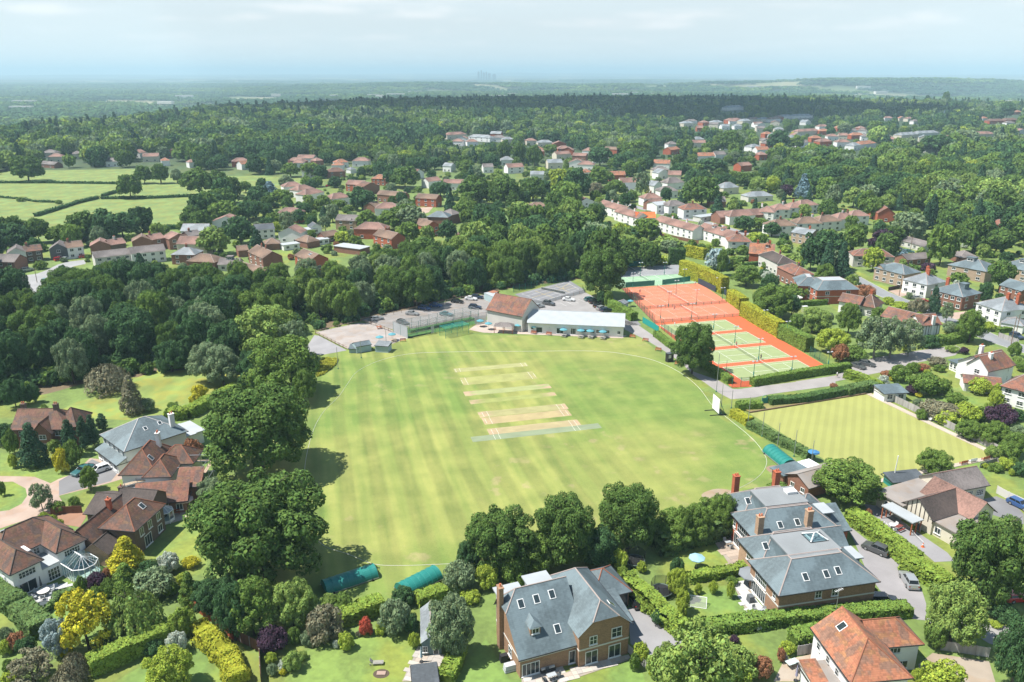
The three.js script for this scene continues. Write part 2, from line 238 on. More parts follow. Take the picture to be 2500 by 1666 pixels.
sheet('pasture', [fields[0]], 0.02, M(0.24, 0.3, 0.095, { tx: 'meadow' }), { label: 'green pasture divided by hedges' });
sheet('playground_lawn', [fields[1]], 0.02, M(0.23, 0.32, 0.09, { tx: 'grass' }), { label: 'small lawn among the houses' });
const lawnMat = M(0.27, 0.34, 0.075, { tx: 'grass' }), lawn2 = M(0.24, 0.33, 0.075, { tx: 'grass' });
const lawns = [
  ['garden_lawn', [[-111,-155.9],[-106.6,-155.4],[-102.6,-151.5],[-97.3,-151.5],[-94.4,-148.7],[-90.6,-145.5],[-92.7,-142.4],[-97.4,-145.1],[-104.4,-145.1]], lawnMat, 'grass verge by the ring drive'],
  ['garden_lawn', [[-75.5,-172.9],[-70,-174.7],[-64.2,-161.6],[-57.4,-144.6],[-61.7,-142.4],[-68.1,-156.4]], lawn2, 'narrow lawn under the big oak'],
  ['garden_lawn', [[-62,-117.4],[-61.8,-119.9],[-59.1,-127],[-57.6,-128.1],[-55.1,-123.9],[-49.7,-111.1],[-55.1,-112.3],[-59.6,-114.6]], lawnMat, 'lawn behind the dark brick house'],
  ['garden_lawn', [[-70.3,-100.6],[-69.2,-106.2],[-65.6,-105.6],[-58.7,-99.6],[-58.8,-95],[-60.5,-94.1],[-63.3,-95]], lawn2, 'lawn under the yellow tree'],
  ['garden_lawn', [[-53.3,-86],[-53.7,-87.4],[-49.8,-92.8],[-45.4,-93.5],[-42.9,-92.8],[-39.2,-88.7],[-38.2,-86]], lawn2, 'lawn behind the clipped hedge'],
  ['garden_lawn', [[-30.9,-87.5],[-30,-92.8],[-26.4,-95.5],[-22.1,-96.8],[-14.6,-97.7],[-13.8,-93.9],[-14.7,-87.4],[-14.7,-86],[-30.8,-86]], lawnMat, 'sunny lawn with a wooden lounger'],
  ['garden_lawn', [[-7.5,-87.4],[-6.7,-90.7],[-3.8,-96.1],[-1.6,-90.7],[-0.4,-87.9],[1.6,-87.4],[1.6,-86],[-7.4,-86]], lawn2, 'lawn beside the slate roofed house'],
  ['garden_lawn', [[7.5,-87.4],[16.3,-91.3],[18,-88.7],[18,-86],[7.1,-86]], lawn2, 'lawn in front of the pale patio'],
  ['garden_lawn', [[27.1,-117.5],[35.3,-121.7],[36.6,-113.3],[32.5,-111.2],[25.7,-109.8]], lawnMat, 'lawn with a round blue parasol'],
  ['garden_lawn', [[26.1,-107.6],[35.5,-109],[35.8,-99.5],[32.8,-98.8],[25.3,-98.5]], lawn2, 'lawn with a small white goal'],
  ['garden_lawn', [[-104,-142.7],[-100.7,-143.1],[-96.5,-140.3],[-94.5,-137.4],[-93.8,-134.3],[-94.8,-132],[-96.9,-131.2]], lawn2, 'round grass island in the ring drive'],
  ['garden_lawn', [[96.4,-196.9],[101.1,-199.5],[106.2,-197.7],[106.9,-190.1],[92.4,-187.6]], lawn2, 'garden lawn beyond the bowling green'],
  ['garden_lawn', [[103.7,-188.7],[107.8,-189],[120.8,-187.3],[119,-181.9],[108.9,-177.4],[103,-184.6]], lawn2, 'long garden lawn behind the grey fence'],
  ['garden_lawn', [[94.1,-149.8],[104,-153.6],[103.9,-152.7],[98,-148.9]], lawn2, 'grass bank at the end of the bowling green'],
  ['garden_lawn', [[64.7,-107.5],[67.3,-108.9],[67.7,-108.6],[65.3,-106.2]], lawnMat, 'dry grass verge beside the silver car'],
  ['garden_lawn', [[141,-306.9],[146.3,-299.2],[143.5,-291.9],[140.6,-293.7]], lawnMat, 'front lawn beside the road'],
  ['garden_lawn', [[140.2,-325.5],[147.7,-329.9],[142.8,-317],[140.5,-321.2]], lawnMat, 'grass verge at the road bend'],
  ['garden_lawn', [[-108.4,-364.2],[-101.3,-369.7],[-98.4,-353.7],[-104.3,-351.2]], lawnMat, 'bright lawn between brick houses'],
  ['garden_lawn', [[101.9,-353.7],[108.5,-346.3],[102.6,-336.7],[98,-339.1]], lawn2, 'hedged garden lawn behind the tennis courts'],
];
for (const [nm, p, m, label] of lawns) sheet(numbered(nm), [p], 0.012, m, { label });
// ---------------------------------------------------------------- roads, drives, paths, terraces
const tarmac = M(0.25, 0.245, 0.25, { tx: 'asphalt' }), paleTar = M(0.4, 0.37, 0.355, { tx: 'asphalt' }), pinkGravel = M(0.52, 0.4, 0.33, { tx: 'gravel' }), paving = M(0.5, 0.43, 0.35, { tx: 'gravel' }), brickPave = M(0.42, 0.24, 0.16, { tx: 'gravel' });
const paved = [];
function pave(name, poly, y, m, label) { paved.push(poly); return sheet(numbered(name), [poly], y, m, { label }); }
pave('club_path', [[37.2,-254.2],[40.8,-250.3],[44.7,-236.6],[48.4,-224.1],[50.1,-215.8],[49.9,-205.9],[55.4,-198.8],[57.6,-192.8],[59.3,-192.8],[87.8,-201.6],[85.4,-195.4],[66.1,-189.2],[61.8,-187.1],[55.3,-185.9],[53.3,-190.2],[51.3,-197.4],[49.6,-202.3],[48,-213.5],[45.3,-222.4],[41.7,-232.5],[37.6,-240.9],[35.9,-244.4]], 0.03, paleTar, 'pale tarmac path beside the tennis courts');
pave('drive', [[75.8,-198.2],[88.6,-202.7],[95.4,-210.8],[105.1,-216.9],[121.2,-223.4],[134.5,-227.8],[134.5,-224.5],[129.5,-219],[115.4,-212.8],[101.6,-205],[96.3,-202.7],[89.4,-199.5],[76.1,-193.4]], 0.034, paleTar, 'drive leading from the road to the club path');
const roadPts = [[135.9,-341.4],[137.2,-325.5],[137.7,-306.9],[138.8,-287.5],[141.7,-272.7],[144,-258.4],[147.7,-245.5],[149.6,-233.6],[154.3,-221.2]];
pave('road', strip(curve(roadPts, 6), 6.4), 0.04, M(0.3, 0.31, 0.32, { tx: 'asphalt' }), 'residential road past the brick houses');
{ const c = curve(roadPts, 6), cl = M(0.5, 0.5, 0.48, { tx: 'plain' }); for (const s of [-1, 1]) { const q = c.map((p, i) => { const a = c[Math.max(0, i - 1)], b = c[Math.min(c.length - 1, i + 1)], l = Math.hypot(b[0] - a[0], b[1] - a[1]); return [p[0] - s * (b[1] - a[1]) / l * 3.35, p[1] + s * (b[0] - a[0]) / l * 3.35]; }); const mb = new MB(); for (let i = 0; i < q.length - 1; i++) { const dx = q[i + 1][0] - q[i][0], dz = q[i + 1][1] - q[i][1]; mb.box((q[i][0] + q[i + 1][0]) / 2, 0, (q[i][1] + q[i + 1][1]) / 2, Math.hypot(dx, dz), 0.12, 0.16, Math.atan2(-dz, dx)); } const o = mb.build('kerb', cl); o.userData.kind = 'structure'; } }
pave('close_road', [[-205.9,-306.9],[-204.1,-311.8],[-195.4,-319.1],[-195,-325.5],[-195.8,-335.6],[-194.2,-341.4],[-188.6,-345],[-184.4,-336.7],[-187.2,-332.1],[-186.4,-319.1],[-181.8,-306.9],[-174.1,-291.9],[-180.8,-288.4],[-191.1,-303],[-200.1,-297.4]], 0.03, M(0.4, 0.4, 0.4, { tx: 'asphalt' }), 'pale cul-de-sac road by the brick houses');
pave('car_park', [[-50.6,-254.2],[-45,-259.9],[-11.1,-286.3],[-7,-283.3],[-8.3,-267.3],[-8.6,-257],[-30.3,-239.7],[-33.9,-247.4],[-38.1,-243.5],[-43.2,-248.1],[-45.9,-250.1]], 0.022, M(0.33, 0.31, 0.3, { tx: 'gravel' }), 'gravel car park in front of the trees');
pave('terrace', [[-62.6,-241],[-50.8,-250.8],[-45.6,-250.8],[-38.4,-242.9],[-32.4,-234.8],[-37.8,-227.8],[-42,-226.7],[-48.7,-229],[-48.9,-224.5]], 0.026, M(0.44, 0.4, 0.38, { tx: 'gravel' }), 'pink grey gravel yard with parasols');
pave('yard', [[-61.7,-223.4],[-62.2,-237.9],[-60.6,-237.3],[-49.1,-223.4],[-55.1,-219.6],[-59.4,-219.6]], 0.03, M(0.38, 0.37, 0.38, { tx: 'asphalt' }), 'grey tarmac yard beside the big trees');
pave('netball_court', [[1,-286.9],[22.9,-307.7],[27.1,-294.8],[27.6,-289.5],[11,-273.6],[7.1,-274.4]], 0.03, M(0.26, 0.26, 0.275, { tx: 'asphalt' }), 'grey multi sport court with painted lines');
pave('car_park', [[7,-273.6],[11,-273.6],[27.6,-289.5],[30.5,-282.6],[33.3,-263.7],[34.4,-262.2],[6.8,-263.7]], 0.034, M(0.38, 0.36, 0.35, { tx: 'asphalt' }), 'tarmac car park behind the clubhouse');
pave('terrace', [[-13.9,-243.5],[-11.4,-250.1],[-8.5,-254.2],[6.5,-243.5],[36,-237.4],[34.3,-234.8],[-9.2,-240.5]], 0.038, M(0.56, 0.47, 0.42, { tx: 'gravel' }), 'paved terrace in front of the clubhouse');
pave('drive', [[35.9,-286],[39.8,-274.4],[40.5,-263.7],[42.3,-248.2],[36.7,-248.2],[38.2,-262.2],[36.7,-274.4],[34.5,-286]], 0.03, tarmac, 'narrow tarmac path beside the clipped hedge');
pave('drive', [[-106.4,-145.5],[-100.3,-145.3],[-97.4,-145.1],[-92.7,-142.4],[-92,-144.2],[-90.2,-146.4],[-90.3,-153.4],[-87.8,-152.9],[-80.9,-147.8],[-79.1,-144.2],[-81.6,-142],[-88.3,-137.4],[-84.8,-133.1],[-87.5,-130.8],[-93.5,-124.7],[-97.5,-131.2],[-94.8,-132],[-93.8,-134.3],[-94.5,-137.4],[-96.5,-140.3],[-100.7,-143.1],[-104.6,-142.7]], 0.02, pinkGravel, 'pinkish gravel ring drive');
pave('drive', [[-91.5,-143.3],[-90.4,-146.8],[-89.6,-152.9],[-85.3,-150.1],[-81.3,-147.5],[-81,-143.3],[-88.4,-137.6]], 0.03, tarmac, 'grey tarmac parking bay by the white house');
pave('terrace', [[-87.9,-131.6],[-80.3,-131.2],[-79.1,-129.7],[-78.4,-126.1],[-84.1,-127.5]], 0.025, brickPave, 'brick paved yard behind the garden fence');
pave('terrace', [[-63.5,-130.5],[-61.1,-135.4],[-58.3,-133.1],[-60.7,-128.6],[-62.2,-127.5]], 0.03, paving, 'stone terrace with a pink parasol');
pave('drive', [[61,-127.5],[61.2,-127.2],[62.4,-122.7],[65.6,-112.7],[65.4,-107.9],[64.3,-104.1],[62.3,-100.1],[59.7,-100.6],[59.7,-104.6],[58.7,-107.2],[58.6,-107.4],[58.6,-112.4],[60.1,-120.7]], 0.02, M(0.37, 0.35, 0.355, { tx: 'asphalt' }), 'grey drive along the tall hedge');
pave('drive', [[62.6,-100.6],[69.6,-99.6],[73.3,-98.9],[75.5,-97.7],[72.6,-92.8],[68.9,-95],[67.9,-96.8],[62.3,-99.4]], 0.024, M(0.4, 0.38, 0.36, { tx: 'asphalt' }), 'pale lane under the trees');
pave('drive', [[17.9,-103.1],[20,-103.1],[22,-99.1],[25.2,-95.7],[24.8,-92.2],[19.3,-92],[17.1,-95]], 0.02, M(0.36, 0.35, 0.355, { tx: 'asphalt' }), 'grey drive beside the brown brick house');
pave('yard', [[67.3,-134.4],[70.4,-133.2],[72.5,-125.2],[74.8,-118],[74.7,-115.5],[71.2,-115.2],[70.6,-118.3],[67.6,-127],[67,-131]], 0.02, M(0.36, 0.35, 0.36, { tx: 'asphalt' }), 'tarmac yard of the bowling club');
pave('yard', [[88.1,-135.2],[94.3,-137.2],[96.1,-134.8],[95.6,-130.6],[93.4,-127],[87.6,-132.1]], 0.02, tarmac, 'dark yard behind the bowling club');
pave('drive', [[142.6,-291.9],[151.6,-295.5],[151.9,-288.4],[143.2,-283.3]], 0.03, pinkGravel, 'pale forecourt of the white house'); pave('drive', [[147.2,-261.3],[161.3,-265.7],[157.3,-258.4],[146.8,-254.2]], 0.03, pinkGravel, 'pale forecourt of the brick house');
pave('drive', [[79.1,-571.4],[89.9,-604.6],[85,-553.1],[77.9,-556.1]], 0.03, M(0.4, 0.4, 0.41, { tx: 'asphalt' }), 'turning circle in the far close');
pave('drive', [[-59.5,-489.8],[-48.5,-492.2],[-49.5,-471.7],[-54.3,-463.1]], 0.03, pinkGravel, 'sandy forecourt between mid distance houses');
pave('road', strip([[71.7,-504.3],[82.9,-478.4],[96.3,-450.8],[107.4,-439],[116.9,-413.8],[123.9,-394.2]], 6), 0.03, M(0.36, 0.36, 0.37, { tx: 'asphalt' }), 'road between the two white terraces');
pave('yard', [[38.2,-91.6],[43.4,-93],[44.3,-89.1],[41.6,-87.4],[35.4,-87.4]], 0.02, paving, 'stone patio of the orange roofed house');
pave('drive', [[56.6,-90.7],[59.7,-93],[66.8,-91.3],[64.9,-86],[54.8,-86]], 0.02, M(0.42, 0.36, 0.29, { tx: 'gravel' }), 'sandy drive beside the orange roofed house');
// ---------------------------------------------------------------- slabs laid one by one
const mortar = M(0.42, 0.38, 0.33, { tx: 'gravel' });
function slabs(label, poly, y, s, yaw, mats, nm = 'slab') {
  const root = tag(new THREE.Group(), label, null, null, 'structure'); root.name = numbered('patio'); scene.add(root); paved.push(poly);
  const base = sheet('bed', [poly], y, mortar, { parent: root }); base.userData = {};
  const xs = poly.map((p) => p[0]), zs = poly.map((p) => p[1]), cx = (Math.min(...xs) + Math.max(...xs)) / 2, cz = (Math.min(...zs) + Math.max(...zs)) / 2, R = Math.hypot(Math.max(...xs) - cx, Math.max(...zs) - cz) + s, c = Math.cos(yaw), q = Math.sin(yaw), rr = rng(poly.length * 31 + 5);
  const g = new MB().box(0, 0, 0, s - 0.03, 0.05, s - 0.03).geo(), g2 = new MB().box(0, 0, 0, s * 2 - 0.03, 0.05, s - 0.03).geo();
  let count = 0; const n = Math.ceil(R / s);
  for (let j = -n; j <= n; j++) for (let i = -n; i <= n && count < 290; i++) {
    const two = rr() < 0.3, a = (i + (two ? 1 : 0.5)) * s, b = (j + 0.5) * s, x = cx + a * c + b * q, z = cz - a * q + b * c;
    if (inside(poly, x, z)) { const o = mesh(nm, two ? g2 : g, mats[Math.floor(rr() * mats.length)], root); o.position.set(x, y + 0.006 + rr() * 0.004, z); o.rotation.y = yaw; count++; }
    if (two) i++;
  }
  return root;
}
const stones = [M(0.56, 0.5, 0.43, { tx: 'plain' }), M(0.5, 0.42, 0.35, { tx: 'plain' }), M(0.58, 0.53, 0.48, { tx: 'plain' }), M(0.48, 0.44, 0.4, { tx: 'plain' })], whites = [M(0.62, 0.62, 0.6, { tx: 'plain' }), M(0.56, 0.56, 0.55, { tx: 'plain' })];
slabs('pale stone patio in front of the slate roofed house', [[7,-88.9],[9.4,-90.3],[16.3,-92.6],[16.4,-91.6],[7.5,-87.5],[6.6,-86.3],[1.3,-86.3],[1.3,-89.3],[6.9,-91.1]], 0.03, 0.75, 0.3, stones);
slabs('brown stone patio beside the red brick house', [[35.4,-122.4],[39.6,-124.1],[40.4,-115.1],[40.1,-113.6],[36.6,-113]], 0.03, 0.8, 0.28, [M(0.42, 0.33, 0.26, { tx: 'plain' }), M(0.5, 0.4, 0.32, { tx: 'plain' }), M(0.38, 0.31, 0.25, { tx: 'plain' })]);
slabs('white patio beside the tan brick house', [[35.6,-109.3],[39.2,-110.4],[38.3,-107.4],[38.4,-100],[35.9,-99.5]], 0.03, 0.8, 0.28, whites);
slabs('grey stone patio of the white house with the conservatory', [[-77.2,-105.6],[-74.3,-108.9],[-70.6,-108.9],[-73,-107.2],[-71.2,-103.3],[-74.3,-103.1]], 0.03, 0.7, 0.5, whites);
slabs('cream terrace in front of the garden cabin', [[-14.9,-87.4],[-13.4,-94.3],[-11.1,-93.3],[-9.5,-92.6],[-10.1,-90.3],[-12.7,-90.3],[-13.5,-87.4]], 0.03, 0.75, -0.3, stones);
// ---------------------------------------------------------------- tennis courts
{
  const clay = M(0.66, 0.2, 0.105, { tx: 'plain' }), red = M(0.66, 0.125, 0.04, { tx: 'plain' }), green = M(0.3, 0.36, 0.16, { tx: 'plain' }), hard = M(0.3, 0.47, 0.3, { tx: 'plain' }), grey = M(0.33, 0.34, 0.35, { tx: 'asphalt' });
  const TY = 0.2650, e = [Math.cos(TY), -Math.sin(TY)], s = [Math.sin(TY), Math.cos(TY)], P = (a, b) => [59 + e[0] * a + s[0] * b, -209 + e[1] * a + s[1] * b];
  paved.push([[39.3,-295.9],[74,-305.4],[79.6,-265.9],[88.5,-210.2],[62.5,-194.4],[57.8,-193.8],[47,-250.5],[45.1,-265.9]]);
  sheet('clay_court_surface', [[[42,-295.9],[73.6,-303.6],[79.6,-265.9],[77.7,-259.1],[47.1,-250.7],[45.2,-266.4]]], 0.02, clay, { label: 'salmon pink clay tennis surface' });
  sheet('red_court_surround', [[[47.1,-250.6],[77.7,-259],[88.4,-210],[62.5,-194.4],[57.7,-193.8]]], 0.024, red, { label: 'bright red surround of the green tennis courts' });
  sheet('hard_court_surface', [[[42,-312.3],[68.7,-318.6],[71,-307.2],[73.7,-303.9],[42,-296.4],[40.6,-301]]], 0.028, hard, { label: 'green hard tennis court' });
  sheet('grey_court_surface', [[[44.4,-331.2],[48.1,-329.5],[72.2,-336.1],[68.7,-318.8],[42,-312.1]]], 0.024, grey, { label: 'grey tarmac tennis court' });
  const line = (root, a0, b0, a1, b1, w = 0.09) => { const p = P((a0 + a1) / 2, (b0 + b1) / 2), L = Math.hypot(a1 - a0, b1 - b0), g = new THREE.PlaneGeometry(L, w); g.rotateX(-Math.PI / 2); const o = mesh('court_line', g, MT.frame, root); o.position.set(p[0], 0.036, p[1]); o.rotation.y = TY + Math.atan2(-(b1 - b0), a1 - a0); };
  const netGeo = new THREE.BoxGeometry(0.02, 0.85, 12), tape = new THREE.BoxGeometry(0.05, 0.07, 12), pole = new THREE.CylinderGeometry(0.05, 0.05, 1.1, 8), netMat = M(0.03, 0.05, 0.04, { transparent: true, opacity: 0.1, rough: 1 });
  const court = (ac, bc, m, label, w = 0.09) => {
    const root = tag(new THREE.Group(), label, null, null, 'structure'); root.name = numbered('tennis_court'); scene.add(root);
    if (m) sheet('playing_surface', [[P(ac - 11.885, bc - 5.485), P(ac + 11.885, bc - 5.485), P(ac + 11.885, bc + 5.485), P(ac - 11.885, bc + 5.485)]], 0.03, m, { parent: root });
    const A = 11.885, B = 5.485, C = 4.115, D = 6.4;
    for (const q of [-1, 1]) { line(root, ac - A, bc + q * B, ac + A, bc + q * B, w); line(root, ac - A, bc + q * C, ac + A, bc + q * C, w); line(root, ac + q * A, bc - B, ac + q * A, bc + B, w); line(root, ac + q * D, bc - C, ac + q * D, bc + C, w); }
    line(root, ac - D, bc, ac + D, bc, w);
    return root;
  };
  const net = (ac, bc, label) => { const p = P(ac, bc), n = thing('tennis_net', label, 'net', p[0], 0, p[1], TY, 'tennis nets'); const a = mesh('mesh', netGeo, netMat, n); a.position.y = 0.5; const t = mesh('tape', tape, MT.frame, n); t.position.y = 0.95; for (const q of [-1, 1]) { const o = mesh('post', pole, MT.greenmetal, n); o.position.set(0, 0.55, q * 6.1); } };
  const nth = ['nearest the near clipped hedge', 'second nearest the near clipped hedge', 'third nearest the near clipped hedge', 'next to the clay surface'];
  for (let k = 0; k < 4; k++) { court(11.9, 5.5 - 13.6 * k, green, 'yellowish green tennis court ' + nth[k]); net(11.9, 5.5 - 13.6 * k, 'net across the yellowish green court ' + nth[k]); }
  [[16.3, -52, 'nearest the red surround'], [20.3, -66.5, 'in the middle of the three'], [20.3, -80, 'beside the green windbreaks']].forEach(([a, b, l]) => { court(a, b, null, 'clay tennis court ' + l, 0.06); net(a, b, 'net across the clay court ' + l); });
  court(20.8, -100, null, 'green hard tennis court beyond the clay'); net(20.8, -100, 'net across the green hard court');
  court(22, -117, null, 'grey tennis court beyond the hard court'); net(22, -117, 'net across the grey tarmac court');
  globalThis.courtP = P; globalThis.courtYaw = TY;
}
// ---------------------------------------------------------------- bowling green
{
  const A = [57.51,-177.13], B = [90.89,-189.13], C = [103.8,-154.54], D = [A[0] + C[0] - B[0], A[1] + C[1] - B[1]];
  const m = M(1, 1, 1); m.map = tex(1024, (u, v) => { const st = Math.sin((u + v) * Math.PI * 2 * 13), f = fbm(u * 7, v * 7, 91, 6), k = 0.9 + 0.045 * clamp(st * 3, -1, 1) + 0.2 * (f - 0.5) + 0.05 * (hash(Math.floor(u * 1024), Math.floor(v * 1024), 3) - 0.5); return [0.34 * k, 0.355 * k, 0.1 * k]; });
  const lerp = (P, Q, t) => [P[0] + (Q[0] - P[0]) * t, P[1] + (Q[1] - P[1]) * t];
  const o = sheet('bowling_green', [[A, B, C, D]], 0.02, m, { label: 'square bowling green with fine mown stripes' });
  const q = o.geometry.attributes.position, uv = o.geometry.attributes.uv, ex = [B[0] - A[0], B[1] - A[1]], ey = [D[0] - A[0], D[1] - A[1]], det = ex[0] * ey[1] - ex[1] * ey[0];
  for (let i = 0; i < q.count; i++) { const x = q.getX(i) - A[0], z = q.getZ(i) - A[1], a = (x * ey[1] - z * ey[0]) / det, b = (ex[0] * z - ex[1] * x) / det; uv.setXY(i, a, b); }
  paved.push([A, B, C, D]);
  const bank = M(0.36, 0.28, 0.1, { tx: 'grass' }), stone = M(0.6, 0.53, 0.45, { tx: 'gravel' });
  const edge = (P, Q, w, h, m2, nm) => { const dx = Q[0] - P[0], dz = Q[1] - P[1], L = Math.hypot(dx, dz), nx = dz / L, nz = -dx / L, b = new MB().box((P[0] + Q[0]) / 2 + nx * w / 2, 0, (P[1] + Q[1]) / 2 + nz * w / 2, L, h, w, Math.atan2(-dz, dx)).build(nm, m2); b.userData.kind = 'structure'; };
  edge(A, B, 0.25, 0.38, MT.timber, 'ditch_board'); edge(B, C, 1.5, 0.16, stone, 'stone_edge'); edge(C, D, 1.2, 0.14, stone, 'stone_edge_near');
  const up = (P, t) => [P[0] + ey[0] * t, P[1] + ey[1] * t];
  sheet('grass_bank', [[up(A, -0.01), up(B, -0.01), up(B, -0.1), up(A, -0.1)]], 0.33, bank, { label: 'dry grass bank above the bowling green' });
}
console.log('ground done');


// ---------------------------------------------------------------- foliage
// A crown is many small leaf-clump faces spread over overlapping lobes; one unit of every crown is one metre.
function leafFaces(out, rr, px, py, pz, nx, ny, nz, s, tint) {
  // one clump: a bent diamond of two triangles round the normal n
  let ax = rr() - 0.5, ay = rr() - 0.5, az = rr() - 0.5; const d = ax * nx + ay * ny + az * nz; ax -= d * nx; ay -= d * ny; az -= d * nz;
  const l = 1 / Math.max(1e-4, Math.hypot(ax, ay, az)); ax *= l; ay *= l; az *= l;
  const bx = ny * az - nz * ay, by = nz * ax - nx * az, bz = nx * ay - ny * ax, a = s * (0.7 + 0.6 * rr()), b = a * (0.5 + 0.35 * rr()), k = s * 0.22;
  const A = [px - ax * a, py - ay * a, pz - az * a], B = [px + bx * b - nx * k, py + by * b - ny * k, pz + bz * b - nz * k], C = [px + ax * a, py + ay * a, pz + az * a], D = [px - bx * b - nx * k, py - by * b - ny * k, pz - bz * b - nz * k];
  out.p.push(...A, ...B, ...C, ...A, ...C, ...D);
  const t = tint * (0.66 + 0.68 * rr()), w = (rr() - 0.5) * 0.22, c = [t * (1 + w), t, t * (1 - w * 0.8)]; for (let i = 0; i < 6; i++) out.c.push(...c);
}
function leafGeo(out) { const g = new THREE.BufferGeometry(); g.setAttribute('position', new THREE.Float32BufferAttribute(out.p, 3)); g.setAttribute('color', new THREE.Float32BufferAttribute(out.c, 3)); g.computeVertexNormals(); return g; }
function lobesFor(shape, seed, H, R) {          // lobes: x, y, z, r
  const rr = rng(seed), L = [];
  if (shape === 'cone' || shape === 'column') {
    const n = shape === 'cone' ? 46 : 34;
    for (let i = 0; i < n; i++) { const t = (i + 0.5) / n, prof = shape === 'cone' ? (1 - t) * 0.95 + 0.06 : Math.sin(Math.PI * Math.min(0.97, 0.2 + 0.8 * t)) * 0.8 + 0.15, a = i * 2.4 + rr(), q = R * prof * (0.55 + 0.3 * rr()); L.push([Math.cos(a) * q, H * (0.04 + 0.94 * t), Math.sin(a) * q, R * (0.2 + 0.3 * prof) * (0.8 + 0.4 * rr())]); }
    return L;
  }
  const n = shape === 'oak' ? 170 : shape === 'loose' ? 80 : shape === 'dome' ? 60 : 130, top = 2 + rr() * 2, ph = rr() * 6.28;
  for (let i = 0; i < n; i++) {
    const y = 1 - (i + 0.5) / n * 1.78, a = i * 2.39996 + rr() * 0.7, r = Math.sqrt(Math.max(0, 1 - y * y));
    const bump = 0.84 + 0.16 * Math.sin(a * top + ph) * r + 0.1 * Math.sin(y * 5 + ph * 2) + 0.2 * (rr() - 0.5), q = (i % 4 === 3 ? 0.5 : 0.86) * bump;
    const lr = (shape === 'loose' ? 0.16 : shape === 'dome' ? 0.24 : 0.165) * (0.72 + 0.56 * rr());
    L.push([Math.cos(a) * r * R * q, H * 0.5 + y * H * 0.5 * q, Math.sin(a) * r * R * q, lr * R]);
  }
  return L;
}
function crownGeo(shape, seed, H, R, s, dens, lift = 0) {
  const rr = rng(seed * 13 + 1), L = lobesFor(shape, seed, H, R), out = { p: [], c: [] };
  for (const [lx, ly, lz, lr] of L) {
    const tint = 0.84 + 0.32 * rr(), n = Math.round((dens * 4 * Math.PI * lr * lr) / (s * s));
    for (let i = 0; i < n; i++) {
      let nx, ny, nz, q; do { nx = rr() * 2 - 1; ny = rr() * 2 - 1; nz = rr() * 2 - 1; q = nx * nx + ny * ny + nz * nz; } while (q > 1 || q < 0.01); q = Math.sqrt(q); nx /= q; ny /= q; nz /= q;
      if (ny < -0.65 && rr() < 0.7) continue;
      const k = lr * (0.8 + 0.32 * rr()), x = lx + nx * k, y = ly + ny * k * 0.85, z = lz + nz * k; let hid = false;
      for (const [ox, oy, oz, or] of L) { if (or !== lr && (x - ox) ** 2 + (y - oy) ** 2 + (z - oz) ** 2 < (or * 0.66) ** 2) { hid = true; break; } }
      if (hid || y < -0.1) continue;
      let mx = nx + (rr() - 0.5) * 1.2, my = ny + 0.25 + (rr() - 0.5) * 1.2, mz = nz + (rr() - 0.5) * 1.2; const w = 1 / Math.hypot(mx, my, mz);
      leafFaces(out, rr, x, y + lift, z, mx * w, my * w, mz * w, s * (0.75 + 0.5 * rr()), tint);
    }
  }
  return leafGeo(out);
}
function weepGeo(seed, H, R, s) {               // hanging curtains of fine twigs
  const rr = rng(seed), out = { p: [], c: [] };
  for (let i = 0; i < 150; i++) {
    const a = rr() * 6.283, q = R * Math.sqrt(rr()), y0 = H * (0.98 - 0.42 * (q / R) ** 2 - 0.08 * rr()), len = y0 * (0.45 + 0.5 * rr()), tint = 0.8 + 0.4 * rr();
    for (let k = 0; k < 26; k++) { const t = rr(), x = Math.cos(a) * (q + t * 0.5), z = Math.sin(a) * (q + t * 0.5); leafFaces(out, rr, x + (rr() - 0.5) * 0.7, y0 - t * len, z + (rr() - 0.5) * 0.7, Math.cos(a) * 0.8, 0.35 + (rr() - 0.5), Math.sin(a) * 0.8, s * (0.7 + 0.6 * rr()), tint); }
  }
  return leafGeo(out);
}
function trunkGeo(seed, H, r, limbs, base) {    // tapered trunk with limbs reaching into the crown
  const rr = rng(seed + 77), mb = new MB(); let x = 0, z = 0, y = 0; const n = 5;
  for (let i = 0; i < n; i++) { const a = V(x, y, z), t = (i + 1) / n; y = H * 0.8 * t; x += (rr() - 0.5) * 0.35; z += (rr() - 0.5) * 0.35; mb.tube(a, V(x, y, z), r * (1.12 - i / n * 0.8), r * (1.12 - t * 0.8), 8);
    if (i >= base) for (let k = 0; k < limbs; k++) { const q = rr() * 6.283, l = H * (0.22 + 0.16 * rr()), m = V(x + Math.cos(q) * l * 0.5, y + l * 0.42, z + Math.sin(q) * l * 0.5); mb.tube(V(x, y, z), m, r * 0.42, r * 0.25, 5); mb.tube(m, V(m.x + Math.cos(q + 0.4) * l * 0.5, m.y + l * 0.3, m.z + Math.sin(q + 0.4) * l * 0.5), r * 0.25, r * 0.08, 5); } }
  return mb.geo();
}
const leafMat = (r, g, b) => M(r * 0.93, g, b * 1.2, { vertexColors: true, rough: 0.95, transmission: 0.18, thickness: 0, side: THREE.DoubleSide, specularIntensity: 0.12 });
